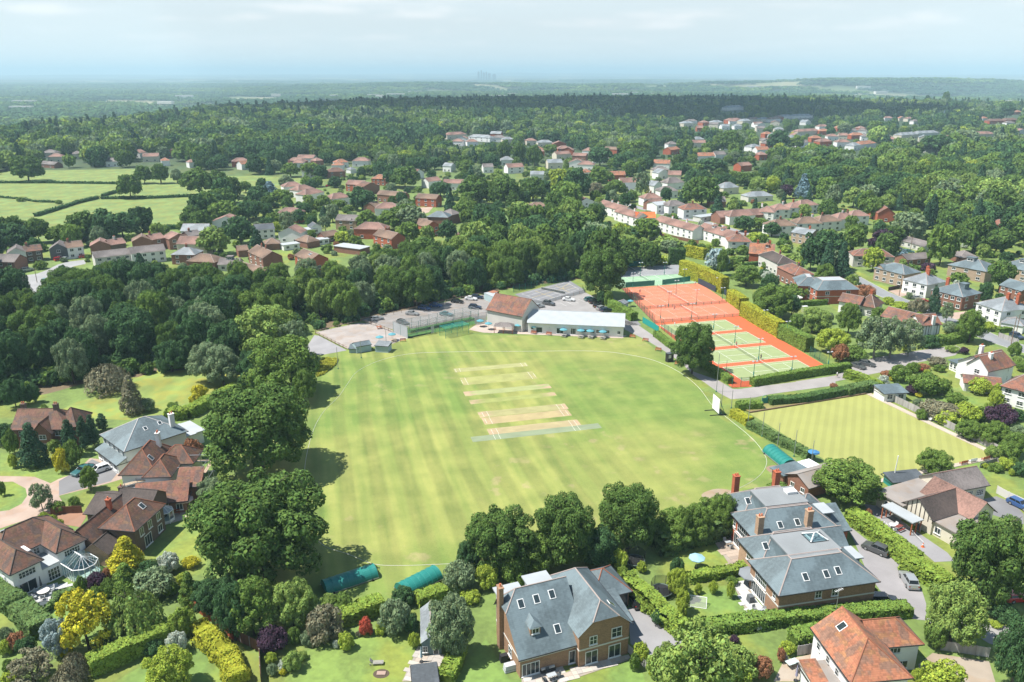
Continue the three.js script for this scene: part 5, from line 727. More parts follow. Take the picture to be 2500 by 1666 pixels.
['fourth white villa from the left in the lower row',[{r:[176.7,-424.8,12.3,9,0.246],h:5,t:'hip',rise:2.8,wall:'white',roof:'pinktile',win:'F3x2',chim:[[0,0,1,'offwhite'],[3,0,1,'brick']]}]],
['rightmost white villa of the lower row, half behind its neighbour',[{r:[187.7,-433.5,11,8,0.141],h:5,t:'hip',rise:2.6,wall:'white',roof:'pinktile',win:'F2x2'}]],
['pale brick house with grey slate roof below the white villas',[{r:[142.2,-381.9,10.1,8,-0.914],h:5,t:'gx',rise:2.2,wall:'palebrick',roof:'paleslate',win:'F3x2',chim:ch(2,'redbrick')}]],
['brick house with big red roof at the wood edge',[{r:[209.3,-451.8,26.8,9,-1.756],h:4.8,t:'gx',rise:3.4,wall:'redbrick',roof:'redtile',win:'R1x1'}]],
['dark red roofed house among trees at the far right',[{r:[255.1,-409.4,10.8,9,-0.096],h:4.6,t:'hip',rise:2.8,wall:'redbrick',roof:'redtile',win:'F2x1'}]],
['pinkish roofed house left of the upper row of villas',[{r:[124.4,-436.3,16.1,8,0.321],h:4.6,t:'hip',rise:2.8,wall:'white',roof:'pinktile',win:'F2x2'}]]];
const nameOf = (b) => ({ brick: 'brick_house', redbrick: 'brick_house', darkbrick: 'brick_house', tanbrick: 'brick_house', palebrick: 'stone_house' })[b.wall] ?? (b.t === 'flat' ? 'garage' : 'white_house');
for (const [label, blocks] of street) house(nameOf(blocks[0]), label, blocks, { ridge: 'ridge', far: Math.hypot(blocks[0].r[0], blocks[0].r[1]) > 300 });
// ---- houses among the trees farther off
const farRows = `-151.7 -554.1 13.3 9 0.49 4.8 hip 2.8 white pinktile F2x1
-140.8 -537.6 14.1 9 0.98 4.8 hip 2.8 white pinktile F2x1
-130.8 -518.7 16.7 9 1.03 4.8 hip 2.8 white pinktile F2x1
-121.5 -511.3 16.7 9 0.98 4.8 hip 2.8 white pinktile F2x1
-109.2 -499.9 14.3 9 0.80 4.8 hip 2.8 white pinktile F2x1
-108.5 -563.3 13.4 8 -0.39 4.8 gx 2.6 redbrick pinktile F3x2,R1x2
-99.2 -550.1 14.3 9 0.76 5 gz 3 brick browntile F1x1
-97.3 -596 10.9 8 -0.27 4.8 hip 2.8 redbrick orangetile F3x2
-110.6 -593.2 11.7 8 -0.65 4.8 hip 2.6 brick orangetile F2x1
-76 -512.1 20.4 7 -0.49 4.6 gx 2.4 brick tantile F5x1
-61.4 -507.3 13.3 8 -0.79 4.8 gx 2.4 redbrick tantile F3x2 solar
-51.8 -496.5 14.1 8 -0.37 5 gx 2.4 redbrick tantile F3x2,R1x1
-37 -500.2 7.8 7 0.71 4.6 hip 2.6 redbrick orangetile F1x2
-58.4 -582.4 11.6 8 0.79 4.8 gx 2.4 white pinktile F2x1
-41.1 -570.7 14.1 8 -0.09 4.8 gx 2.4 white pinktile F3x1
-82.5 -473.4 8 8 1.15 3.6 gx 2.4 brick tantile 
-70.1 -474 14.5 8 -0.97 4.4 gx 2.4 brick greytile R1x1
-140 -641.6 13.9 9 0.36 4.8 hip 2.8 brick browntile F2x2
-147.9 -688 9.5 8 -0.00 4.8 hip 2.6 white orangetile F2x1
-149.9 -709.8 11.2 8 0.57 4.8 hip 2.6 white orangetile F2x1
-173.9 -723.4 8.3 8 0.85 4.8 hip 2.4 brick pinktile F1x1
-190.6 -722 18.1 8 -0.61 4.8 hip 2.6 brick pinktile F2x1
-75.4 -633.2 10 8 0.94 4.8 gz 2.6 white browntile F1x1
-52.7 -680.1 8 8 -0.48 4.8 gx 2.4 white paleslate F2x1
-20.4 -674.1 8.4 8 0.22 4.8 gx 2.4 white greytile F2x1
-10.8 -674 10.6 9 0.54 5 hip 2.8 white pinktile F2x2
1.5 -670.7 14.1 9 0.39 5 gx 2.8 white pinktile F2x2
-71.3 -1022.2 28.3 10 0.62 5 hip 3 cream pinktile F3x1
-37 -984.8 33 10 -0.61 5 hip 3 white paleslate F4x2
-5.3 -959 13.5 9 0.27 5 hip 2.6 cream paleslate F2x1
21.5 -943.8 12.1 9 0.29 4.8 hip 2.6 cream pinktile F2x1
36.5 -920 16.8 9 0.20 4.8 hip 2.6 cream paleslate F2x1
53.1 -841.9 14.3 10 0.20 5 hip 2.8 redbrick pinktile F3x2
47.7 -785.8 15.9 9 0.48 4.8 gx 2.4 cream pinktile F2x1
64.4 -768 13.1 9 -0.36 4.8 gx 2.4 brick pinktile F2x1
19.5 -624.6 10.5 8 -0.00 4.6 gx 2.2 white paleslate F2x1
33.8 -629.4 9.4 8 -0.00 4.6 gx 2.2 white paleslate F2x1
58 -636.8 6.8 8 0.49 4.8 hip 2.6 white orangetile F1x1
80.1 -619 12.3 8 0.12 4.8 gx 2.6 redbrick orangetile F2x1
92.7 -620.1 9.3 8 0.52 4.8 hip 3 white orangetile F2x2
116.6 -632.8 10.7 8 0.47 4.8 gz 2.8 white paleslate F1x1
98.5 -559.4 9.3 8 0.75 4.8 gz 2.8 white paleslate F1x1
114 -573.4 14.6 9 0.47 4.8 hip 3.4 white greytile F2x1
102.2 -531.8 12.8 9 0.27 4.8 hip 2.8 white greytile F4x1
126.4 -494.2 9.7 9 -0.00 3.6 gx 2.6 brick greytile 
147.4 -551 13.5 9 0.47 4.4 hip 3.4 cream paleslate F1x1
158.6 -541.1 15.4 10 0.39 4.2 hip 3.6 cream paleslate F1x1
158.6 -518.4 18.1 9 0.30 3.4 hip 2.6 offwhite paleslate F2x1
163.1 -834 18.2 9 0.86 4.8 gx 2.4 redbrick orangetile F2x1
237.5 -776.7 8.7 9 0.28 5 hip 2.8 redbrick pinktile F2x1
245.5 -770.9 8.7 9 -0.00 5 hip 2.8 redbrick pinktile F2x1
195.2 -685.2 12.2 9 0.48 4.8 gx 2.4 redbrick pinktile 
270.1 -1277.8 22.1 12 0.61 5 hip 3 cream paleslate F2x1
283.9 -1274.1 27 12 0.78 5 hip 3 cream paleslate F2x1
302.8 -1300.8 13.9 12 0.49 5 hip 3 redbrick pinktile F2x1
323.9 -1310.4 23.6 12 0.60 5 hip 3 cream paleslate F2x1
365.3 -1362 30.1 12 0.51 6 hip 3 redbrick pinktile F3x2
382.8 -1358.5 23 12 0.67 5 hip 3 cream paleslate F2x1
479.4 -1798.4 59.1 14 0.69 6 hip 4 white paleslate 
412.6 -1410.7 27.5 12 0.60 5 hip 3 cream pinktile F2x1
428.9 -1410.4 24 12 0.70 5 hip 3 cream paleslate F2x1
447.3 -1414 33.1 12 0.78 5 hip 3 white pinktile F2x1
493.2 -1496.2 39.7 12 0.71 5 hip 3 white paleslate F3x1
529 -1514.3 52.1 12 0.54 5 hip 3 white paleslate F4x1
476.6 -1339.1 25.9 10 0.94 5 gz 3 white paleslate F1x1
397 -1109.3 45 11 0.56 5 hip 3 cream pinktile F3x1
421.5 -1112 14.1 10 -0.00 5 hip 3 redbrick orangetile F2x1
433.6 -1033.3 19 10 0.22 5 hip 3 redbrick orangetile F2x1
443.3 -1026.5 16.4 10 0.53 5 hip 3 cream pinktile F2x1
354.8 -932.9 17.8 10 0.40 5 hip 3 redbrick pinktile F2x1
363.8 -928.6 20.2 10 0.74 5 hip 3 white pinktile F2x1
367.4 -880.1 17.2 10 0.79 5 hip 3 white paleslate F2x1
388 -900.8 35 10 0.69 5 hip 3 white orangetile F2x1
500.7 -1041.5 38.1 11 0.59 5 hip 3 cream paleslate F3x1
798 -1363.2 30.3 12 0.24 5 hip 3 redbrick browntile F3x1
836.2 -1388.4 34 12 0.46 5 hip 3 redbrick browntile F3x1
599.9 -1053.4 38.5 12 0.23 5 hip 3 cream pinktile F3x1
435.8 -843.1 15.2 10 0.38 5 hip 2.6 white paleslate 
256.4 -868.8 15.5 10 0.61 4.6 hip 2.6 white paleslate 
1005.2 -1654.2 36.5 12 0.62 5 hip 3 redbrick orangetile F2x1
497.8 -1175.2 12.2 10 0.46 5 hip 3 redbrick pinktile F1x1
540.6 -1074.2 41.6 10 0.45 5 hip 2.8 white paleslate F3x1
-452.1 -798.2 13.2 10 -0.00 5 hip 2.8 cream greytile F2x2
-419.5 -787.7 10.4 10 0.49 5 hip 2.8 cream greytile F2x1
-409.4 -781.6 6.3 10 0.87 5 hip 2.6 white greytile F1x1
-353.2 -720 10.7 9 -0.00 4.6 gx 2.8 white greytile F2x1
-404.5 -711.2 20.7 8 -0.50 3 gx 2.2 brick greytile F2x1
-310.2 -725.9 7 8 0.46 4.8 hip 2.4 white orangetile 
-281 -710.5 6.3 8 0.69 4.8 hip 2.4 white pinktile 
-230.7 -696.7 8.9 8 0.87 4.8 gx 2.6 white orangetile 
-133.3 -670 5.8 6 0.87 3 hip 2 white paleslate 
102.6 -834.8 15.1 9 -0.58 4.8 gx 2.4 redbrick tantile 
-70 -395.4 15.9 9 -0.14 5 hip 2.8 redbrick pinktile F2x1
-69 -384.1 10.7 9 0.03 5 hip 2.8 redbrick orangetile F2x1
-122.9 -441.5 14.3 9 0.06 5 hip 2.8 redbrick pinktile F2x1
-71.6 -459.7 14.1 9 0.03 5 hip 2.8 white pinktile F2x1
-112.8 -443.3 16.8 9 -0.12 5 gx 2.8 white pinktile F2x1
-79.4 -401 11.7 9 -0.14 5 hip 2.8 redbrick paleslate F2x1
-124.4 -425.8 15.4 9 0.12 5 gx 2.8 white orangetile F2x1
-77.2 -409.9 14.6 9 0.17 5 gx 2.8 white greytile F2x1
-76.3 -448.6 12.9 9 0.16 5 gx 2.8 white paleslate F2x1
-65 -465.8 15.2 9 0.09 5 hip 2.8 redbrick pinktile F2x1
-66.6 -407.6 16.3 9 0.17 5 hip 2.8 redbrick paleslate F2x1
-78.5 -384.7 11.6 9 0.03 5 gx 2.8 white pinktile F2x1
-82.9 -378 11.2 9 0.03 5 gx 2.8 cream paleslate F2x1
-99.7 -399.4 10.4 9 -0.03 5 gx 2.8 cream pinktile F2x1
-72.7 -398.4 12 9 0.03 5 hip 2.8 white orangetile F2x1
-85.3 -425.8 11.5 9 -0.03 5 gx 2.8 redbrick greytile F2x1
-144.4 -359 14 9 -0.10 5 gx 2.8 cream pinktile F2x1
-107.2 -385.5 11 9 -0.11 5 gz 2.8 white pinktile F2x1
-149.5 -417.3 14.5 9 0.10 5 gz 2.8 white pinktile F2x1
-108.8 -393.4 13.1 9 -0.05 5 gz 2.8 white paleslate F2x1
-129.9 -363.8 10.6 9 -0.10 5 hip 2.8 redbrick paleslate F2x1
-156 -391.2 12.7 9 -0.00 5 gx 2.8 white paleslate F2x1
-121 -379.9 14.4 9 0.06 5 gx 2.8 redbrick paleslate F2x1
-116.5 -376.9 12.1 9 -0.12 5 hip 2.8 white pinktile F2x1
312.4 -1209.7 12.5 9 0.23 5 gx 2.8 white paleslate F2x1
307.1 -1252.1 14.1 9 -0.45 5 gx 2.8 cream greytile F2x1
372.7 -1148.8 12.6 9 -0.00 5 hip 2.8 cream paleslate F2x1
421.1 -1318.1 13 9 -0.26 5 gz 2.8 cream orangetile F2x1
381 -1278.9 14.8 9 0.22 5 gx 2.8 white pinktile F2x1
290.7 -1336.7 16.8 9 0.43 5 hip 2.8 white greytile F2x1
470.9 -1461.7 19.5 9 0.44 5 hip 2.8 redbrick pinktile F2x1
359.8 -1344.1 11.7 9 -0.00 5 hip 2.8 white pinktile F2x1
266.3 -1167.1 9.5 9 -0.00 5 gx 2.8 redbrick pinktile F2x1
371 -1290.2 15.6 9 -0.00 5 gx 2.8 white paleslate F2x1
369.2 -1374.3 12.7 9 -0.29 5 hip 2.8 redbrick greytile F2x1
378.5 -1258.2 14.9 9 0.43 5 gz 2.8 white greytile F2x1
369.1 -1147.5 14.3 9 0.18 5 hip 2.8 redbrick pinktile F2x1
279.5 -1163.1 13.8 9 0.19 5 gz 2.8 redbrick greytile F2x1
425 -1311.4 11.6 9 -0.29 5 gz 2.8 cream orangetile F2x1
334 -1221.1 12.5 9 0.23 5 hip 2.8 white paleslate F2x1
405.9 -1097 14.7 9 0.33 5 gz 2.8 cream paleslate F2x1
352.9 -1169.8 11.9 9 -0.00 5 gx 2.8 cream greytile F2x1
461 -1116 13.6 9 0.37 5 gx 2.8 white greytile F2x1
395.2 -1012.4 13.2 9 -0.00 5 hip 2.8 white pinktile F2x1
338.5 -990.6 13.2 9 0.30 5 hip 2.8 redbrick paleslate F2x1
323.2 -916.5 15.6 9 0.32 5 gx 2.8 white greytile F2x1
473.2 -1185.8 16.6 9 0.34 5 gz 2.8 redbrick orangetile F2x1
357.9 -926.8 13.8 9 0.12 5 gz 2.8 redbrick greytile F2x1
372.6 -923.4 15.5 9 0.11 5 hip 2.8 white pinktile F2x1
414.3 -1027.6 10.3 9 -0.20 5 gx 2.8 cream pinktile F2x1
364.1 -984.1 13.1 9 0.15 5 hip 2.8 redbrick orangetile F2x1
459.8 -1219.5 16.9 9 0.35 5 hip 2.8 white pinktile F2x1
356.7 -1031.8 10.5 9 0.20 5 gz 2.8 white pinktile F2x1
478.8 -1123.3 11.9 9 -0.42 5 hip 2.8 white greytile F2x1
307.4 -962.6 13.6 9 0.27 5 hip 2.8 white orangetile F2x1
327.4 -1053.9 12 9 0.37 5 hip 2.8 redbrick orangetile F2x1
327.4 -1029.7 11 9 -0.19 5 gz 2.8 white paleslate F2x1
506.6 -1167.1 10.7 9 -0.00 5 gx 2.8 white orangetile F2x1
431.2 -1106.4 15 9 0.32 5 gx 2.8 white pinktile F2x1
369.9 -877.2 12.6 9 0.12 5 hip 2.8 white paleslate F2x1
290.4 -941.2 11.5 9 0.31 5 gz 2.8 cream greytile F2x1
435.2 -1009.4 10.4 9 -0.19 5 hip 2.8 white greytile F2x1
660.3 -1449.8 14.5 9 -0.00 5 hip 2.8 white pinktile F2x1
689 -1113.7 16.7 9 0.29 5 gz 2.8 white pinktile F2x1
498.2 -990.6 11.7 9 -0.34 5 gz 2.8 cream paleslate F2x1
588.6 -1044.4 10 9 -0.21 5 hip 2.8 white orangetile F2x1
686.7 -1429.1 15.1 9 0.55 5 hip 2.8 cream pinktile F2x1
460.7 -1007.4 11.1 9 -0.18 5 hip 2.8 redbrick greytile F2x1
499.3 -991.7 15.3 9 0.13 5 gz 2.8 white pinktile F2x1
682.3 -1445.8 11.1 9 -0.00 5 gz 2.8 cream orangetile F2x1
661 -1352.7 12 9 0.30 5 hip 2.8 white greytile F2x1
786.8 -1304.8 15 9 0.22 5 hip 2.8 white greytile F2x1
523.7 -985.1 9.3 9 -0.00 5 gx 2.8 redbrick pinktile F2x1
824.4 -1443.5 12.5 9 0.33 5 hip 2.8 white orangetile F2x1
507.2 -976.5 11.9 9 0.16 5 gz 2.8 white paleslate F2x1
446.8 -965.4 11.1 9 -0.17 5 hip 2.8 cream pinktile F2x1
-146.9 -690.8 15.9 9 0.30 5 hip 2.8 redbrick greytile F2x1
-187.6 -743.6 15.8 9 -0.14 5 gx 2.8 white pinktile F2x1
-161 -642.6 10.2 9 -0.00 5 hip 2.8 white greytile F2x1
-175.5 -742 11.1 9 0.10 5 gx 2.8 white pinktile F2x1
-133.7 -720.7 14.5 9 -0.07 5 hip 2.8 white pinktile F2x1
-185.6 -704 10.2 9 -0.00 5 hip 2.8 white pinktile F2x1
-141.6 -718.1 9.7 9 -0.00 5 gz 2.8 redbrick orangetile F2x1
-140.1 -678 10.4 9 0.36 5 gx 2.8 redbrick pinktile F2x1
-19.6 -1036.9 13.8 9 -0.31 5 gx 2.8 redbrick paleslate F2x1
-58.4 -967.3 13.1 9 -0.14 5 gz 2.8 white pinktile F2x1
-46 -974.6 11.6 9 -0.16 5 gx 2.8 white pinktile F2x1
-61.2 -929.2 13.1 9 -0.26 5 hip 2.8 white pinktile F2x1
-15.9 -982.2 15.4 9 -0.12 5 hip 2.8 white greytile F2x1
-45.5 -925.8 12.7 9 0.27 5 hip 2.8 white pinktile F2x1
-61.6 -976.1 12.8 9 0.45 5 hip 2.8 white pinktile F2x1
-71.8 -1038.1 12.4 9 -0.17 5 hip 2.8 cream orangetile F2x1
-34.7 -999.1 13.2 9 0.46 5 hip 2.8 white paleslate F2x1
51.8 -900.5 14.7 9 0.11 5 gz 2.8 redbrick pinktile F2x1
26.5 -813.1 11.4 9 -0.00 5 hip 2.8 redbrick pinktile F2x1
63.3 -690.3 13.6 9 -0.28 5 hip 2.8 white pinktile F2x1
76.8 -818.7 10.5 9 -0.39 5 hip 2.8 white pinktile F2x1
36.5 -705.4 13 9 0.23 5 gx 2.8 cream paleslate F2x1
51.8 -840.7 15.8 9 0.27 5 gx 2.8 cream pinktile F2x1
56.9 -824.9 10.9 9 -0.25 5 gz 2.8 redbrick pinktile F2x1
3.1 -829 15.2 9 0.18 5 hip 2.8 white greytile F2x1
56.8 -707 14 9 -0.14 5 gz 2.8 white pinktile F2x1
42.2 -775 11.2 9 0.11 5 gx 2.8 white orangetile F2x1
26 -831.1 13 9 -0.10 5 gz 2.8 redbrick orangetile F2x1
81.6 -748 14.4 9 -0.00 5 gz 2.8 white orangetile F2x1
-4.7 -730.1 11.2 9 0.09 5 hip 2.8 white paleslate F2x1
50.7 -708.5 16.4 9 0.06 5 hip 2.8 white pinktile F2x1
129.3 -699.9 14 9 -0.28 5 gx 2.8 white orangetile F2x1
197.7 -779.6 11.6 9 0.32 5 gx 2.8 white greytile F2x1
218.4 -964.4 13.5 9 0.28 5 hip 2.8 white paleslate F2x1
209.1 -916 14.1 9 -0.00 5 gx 2.8 cream pinktile F2x1
168.7 -838 11.3 9 -0.12 5 hip 2.8 white greytile F2x1
248.7 -868.1 9.5 9 -0.16 5 gz 2.8 redbrick pinktile F2x1
181.6 -766.2 16.3 9 0.14 5 gx 2.8 white orangetile F2x1
253.7 -831 13.9 9 0.30 5 gx 2.8 white orangetile F2x1
230.4 -884.1 10.6 9 -0.00 5 gx 2.8 white pinktile F2x1
284.4 -905.1 15.1 9 0.33 5 hip 2.8 redbrick greytile F2x1
271.6 -864.4 13.3 9 -0.22 5 gz 2.8 white pinktile F2x1
174.7 -896.4 11.3 9 0.28 5 hip 2.8 white greytile F2x1
105.1 -585.8 15 9 -0.09 5 hip 2.8 white pinktile F2x1
118.9 -649.6 12.7 9 0.20 5 hip 2.8 cream greytile F2x1
124.6 -618.1 9.5 9 -0.25 5 gx 2.8 cream pinktile F2x1
84.8 -575.5 17.4 9 0.23 5 gx 2.8 white pinktile F2x1
107 -571.6 15.6 9 0.17 5 gx 2.8 redbrick pinktile F2x1
74.3 -615.6 14.5 9 -0.10 5 hip 2.8 white greytile F2x1
72.6 -585.4 14.3 9 0.24 5 gz 2.8 cream paleslate F2x1
-334.6 -801.8 9.9 9 0.39 5 gz 2.8 redbrick pinktile F2x1
-337.6 -760.9 13.8 9 0.25 5 gx 2.8 cream pinktile F2x1
-411.6 -715.3 9.5 9 0.33 5 gx 2.8 white greytile F2x1
-242.1 -701.4 11.1 9 -0.27 5 hip 2.8 redbrick pinktile F2x1
-366.4 -796.9 12.8 9 -0.30 5 gz 2.8 white pinktile F2x1
-425 -758.7 12.5 9 0.09 5 hip 2.8 cream pinktile F2x1
-337.5 -717.1 14.9 9 -0.14 5 gz 2.8 redbrick pinktile F2x1
-240 -716.9 14.4 9 0.29 5 hip 2.8 redbrick pinktile F2x1`;
{
  const wn = { white: 'white', cream: 'cream', offwhite: 'off white', brick: 'dark brick', redbrick: 'red brick' }, rn = { pinktile: 'pale pink', browntile: 'brown', orangetile: 'orange', tantile: 'tan', greytile: 'dark grey', paleslate: 'pale grey' }, tn = { hip: 'hipped roof', gx: 'ridged roof', gz: 'gabled front' };
  const rows = farRows.split('\n').map((l) => { const q = l.split(' '), b = { r: q.slice(0, 5).map(Number), h: +q[5], t: q[6], rise: +q[7], wall: q[8], roof: q[9] }; if (q[10]) b.win = q[10].replace(',', ' '); if (q[11]) b.solar = [-2, 0.6, 5, 2]; return [0, [b]]; }).map(([, b]) => ({ b, x: b[0].r[0], z: b[0].r[1], key: `${wn[b[0].wall]} house with ${rn[b[0].roof]} ${tn[b[0].t]}` })), seen = new Map();
  const side = (r) => { const a = r.x / -r.z, d = -r.z; const lr = a < -0.25 ? 'on the left' : a < 0.0 ? 'left of centre' : a < 0.27 ? 'right of centre' : 'on the right'; return (d < 620 ? 'among nearer trees ' : d < 1000 ? 'among mid distance trees ' : 'among the far trees ') + lr; };
  for (const r of rows) { r.lab = r.key + ' ' + side(r); (seen.get(r.lab) ?? seen.set(r.lab, []).get(r.lab)).push(r); }
  for (const [, v] of seen) if (v.length > 1 && v.length < 7) v.sort((p, q) => p.x / -p.z - q.x / -q.z).forEach((r, i) => { r.lab = ['leftmost', 'second', 'third', 'fourth', 'fifth', 'sixth'][i] + ' ' + r.lab; if (i === v.length - 1) r.lab = r.lab.replace(/^\w+/, 'rightmost'); });
  const kept = []; for (const r of rows) { if (kept.some((k) => Math.hypot(k.x - r.x, k.z - r.z) < 16) || homes.some((h) => Math.hypot(h[0] - r.x, h[1] - r.z) < h[2] + 7)) r.skip = 1; else kept.push(r); }
  for (const r of kept) house(nameOf(r.b[0]), r.lab, r.b, { far: true, group: 'houses among the trees', ridge: null });
}
console.log('houses', homes.length);

// ---------------------------------------------------------------- trees, shrubs and hedges
const LOOK = { O: ['oak_tree', 'oak', 'spreading tree', 'tree'], R: ['broadleaf_tree', 'round', 'rounded tree', 'tree'], L: ['light_crowned_tree', 'loose', 'airy tree', 'tree'], C: ['conifer', 'cone', 'conical tree', 'tree'], U: ['columnar_conifer', 'column', 'narrow upright tree', 'tree'], D: ['shrub', 'dome', 'rounded bush', 'shrub'], W: ['weeping_tree', 'weep', 'weeping tree', 'tree'] };
const LEAFWORD = { oak: 'dark green', deep: 'deep green', mid: 'green', grey: 'grey green', light: 'pale green', lime: 'bright lime green', gold: 'golden yellow', pine: 'blackish green', copper: 'purple leaved', brown: 'brownish', silver: 'silvery', red: 'bright red', rust: 'rust coloured', blossom: 'cream flowered', blue: 'blue green', laurel: 'glossy yellow green', conifer: 'mid green' };
const marks = [
[-57.11,-165.01,'at the left edge of the cricket field'],
[8.64,-120.77,'between the cricket field and the slate roofed brick house'],
[33.49,-126.42,'along the near right edge of the cricket field'],
[-43.19,-100.8,'in the shrubbery by the green covers'],
[-24.19,-97.82,'around the lawn with the wooden lounger'],
[-64.25,-100.8,'in the garden of the white house with the conservatory'],
[-51.19,-90.53,'beside the tall clipped hedge in the left foreground'],
[-69.04,-93.16,'in the lower left corner'],
[-62.16,-115.53,'beside the dark brick house'],
[-94.3,-144.47,'by the ring drive'],
[-103.76,-185.39,'on the rough meadow'],
[-121.87,-182.61,'beside the red brick house at the left edge'],
[-68.97,-152.13,'behind the scaffolded white house'],
[-7.6,-99.79,'beside the garden cabin'],
[19.31,-100.8,'along the drive of the brown brick house'],
[29.65,-102.86,'around the lawn with the small goal'],
[26.22,-113.04,'around the lawn with the blue parasol'],
[23.02,-89.68,'in the lower right gardens'],
[41.65,-93.16,'in front of the tan brick house'],
[68.8,-120.77,'beside the bowling club'],
[76.11,-110.64,'over the bowling club yard'],
[63.54,-99.79,'beside the drive with parked cars'],
[67.94,-90.53,'in the lower right corner'],
[66.79,-142.65,'between the brick store and the bowling club'],
[87.97,-148.21,'at the near side of the bowling green'],
[104.44,-174.69,'behind the grey fence of the bowling green'],
[102.59,-200.49,'in the gardens beyond the bowling green'],
[102.56,-229.72,'between the tennis courts and the half timbered house'],
[81.22,-262.25,'behind the tall yellow hedge'],
[117.76,-311.29,'around the large red brick house beyond the courts'],
[150.97,-273.13,'along the residential road'],
[157.37,-342.65,'near the stone house with the slate roof'],
[200.49,-334.27,'near the pale brick houses'],
[52.75,-214.22,'beside the club path'],
[36.55,-304.27,'beside the clay courts'],
[75.03,-351.41,'beyond the grey tennis court'],
[57.62,-380.42,'behind the tennis club'],
[13.42,-326.27,'in the tree belt behind the clubhouse'],
[-46.38,-297.53,'in the tree belt behind the car park'],
[-115.15,-242.72,'in the dark wood on the left'],
[-74.99,-233.91,'between the tarmac yard and the meadow'],
[-276.77,-583.27,'in the pasture'],
[-254.78,-414.25,'at the near edge of the pasture'],
[-193.08,-380.42,'among the houses of the close'],
[-134.85,-370.27,'above the wood, left of the brick gable house'],
[-100.38,-380.42,'among the flat roofed bungalows'],
[-64.9,-426.81,'among the brick houses left of centre'],
[-152.34,-502.17,'at the right end of the pasture'],
[-53.67,-560.75,'around the mid distance terraces'],
[21.55,-539.83,'beyond the small playground lawn'],
[98.37,-560.75,'around the grey roofed houses'],
[99.4,-426.81,'between the white terraces'],
[167.64,-454.22,'around the white villas'],
[205.01,-426.81,'at the edge of the right hand wood'],
[323.18,-583.27,'in the right hand wood'],
[87.33,-727.98,'in the distant centre'],
[-108.04,-727.98,'in the distant trees left of centre'],
[-308.25,-853.27,'in the distant wooded hill'],
[-420.63,-727.98,'beyond the pasture'],
[312.36,-807.13,'among the distant houses on the right']];
const zoneOf = (x, z) => { let b = 1e9, t = ''; for (const [mx, mz, l] of marks) { const d = Math.hypot((x - mx), (z - mz)) / (1 + Math.hypot(mx, mz) * 0.002); if (d < b) { b = d; t = l; } } return t; };
const plants = [];                              // [look, leaf, x, z, h, w]
const K = { o: ['O', 'oak'], m: ['R', 'mid'], d: ['R', 'deep'], l: ['R', 'light'], g: ['L', 'grey'], G: ['R', 'grey'], y: ['R', 'lime'], yl: ['L', 'gold'], cg: ['C', 'gold'], c: ['C', 'pine'], cb: ['C', 'blue'], cm: ['C', 'mid'], cx: ['C', 'brown'], u: ['U', 'pine'], ul: ['U', 'lime'], ug: ['U', 'gold'], p: ['R', 'copper'], w: ['W', 'grey'], wl: ['W', 'light'], wb: ['W', 'brown'], b: ['D', 'mid'], bd: ['D', 'deep'], bl: ['D', 'light'], by: ['D', 'lime'], bg: ['D', 'gold'], bp: ['D', 'copper'], br: ['D', 'red'], bu: ['D', 'rust'], bb: ['D', 'brown'], bs: ['D', 'silver'], bo: ['D', 'blossom'], bG: ['D', 'grey'], ba: ['D', 'laurel'], s: ['R', 'silver'], br2: ['L', 'brown'], lt: ['L', 'light'], lm: ['L', 'mid'], bB: ['D', 'blue'] };
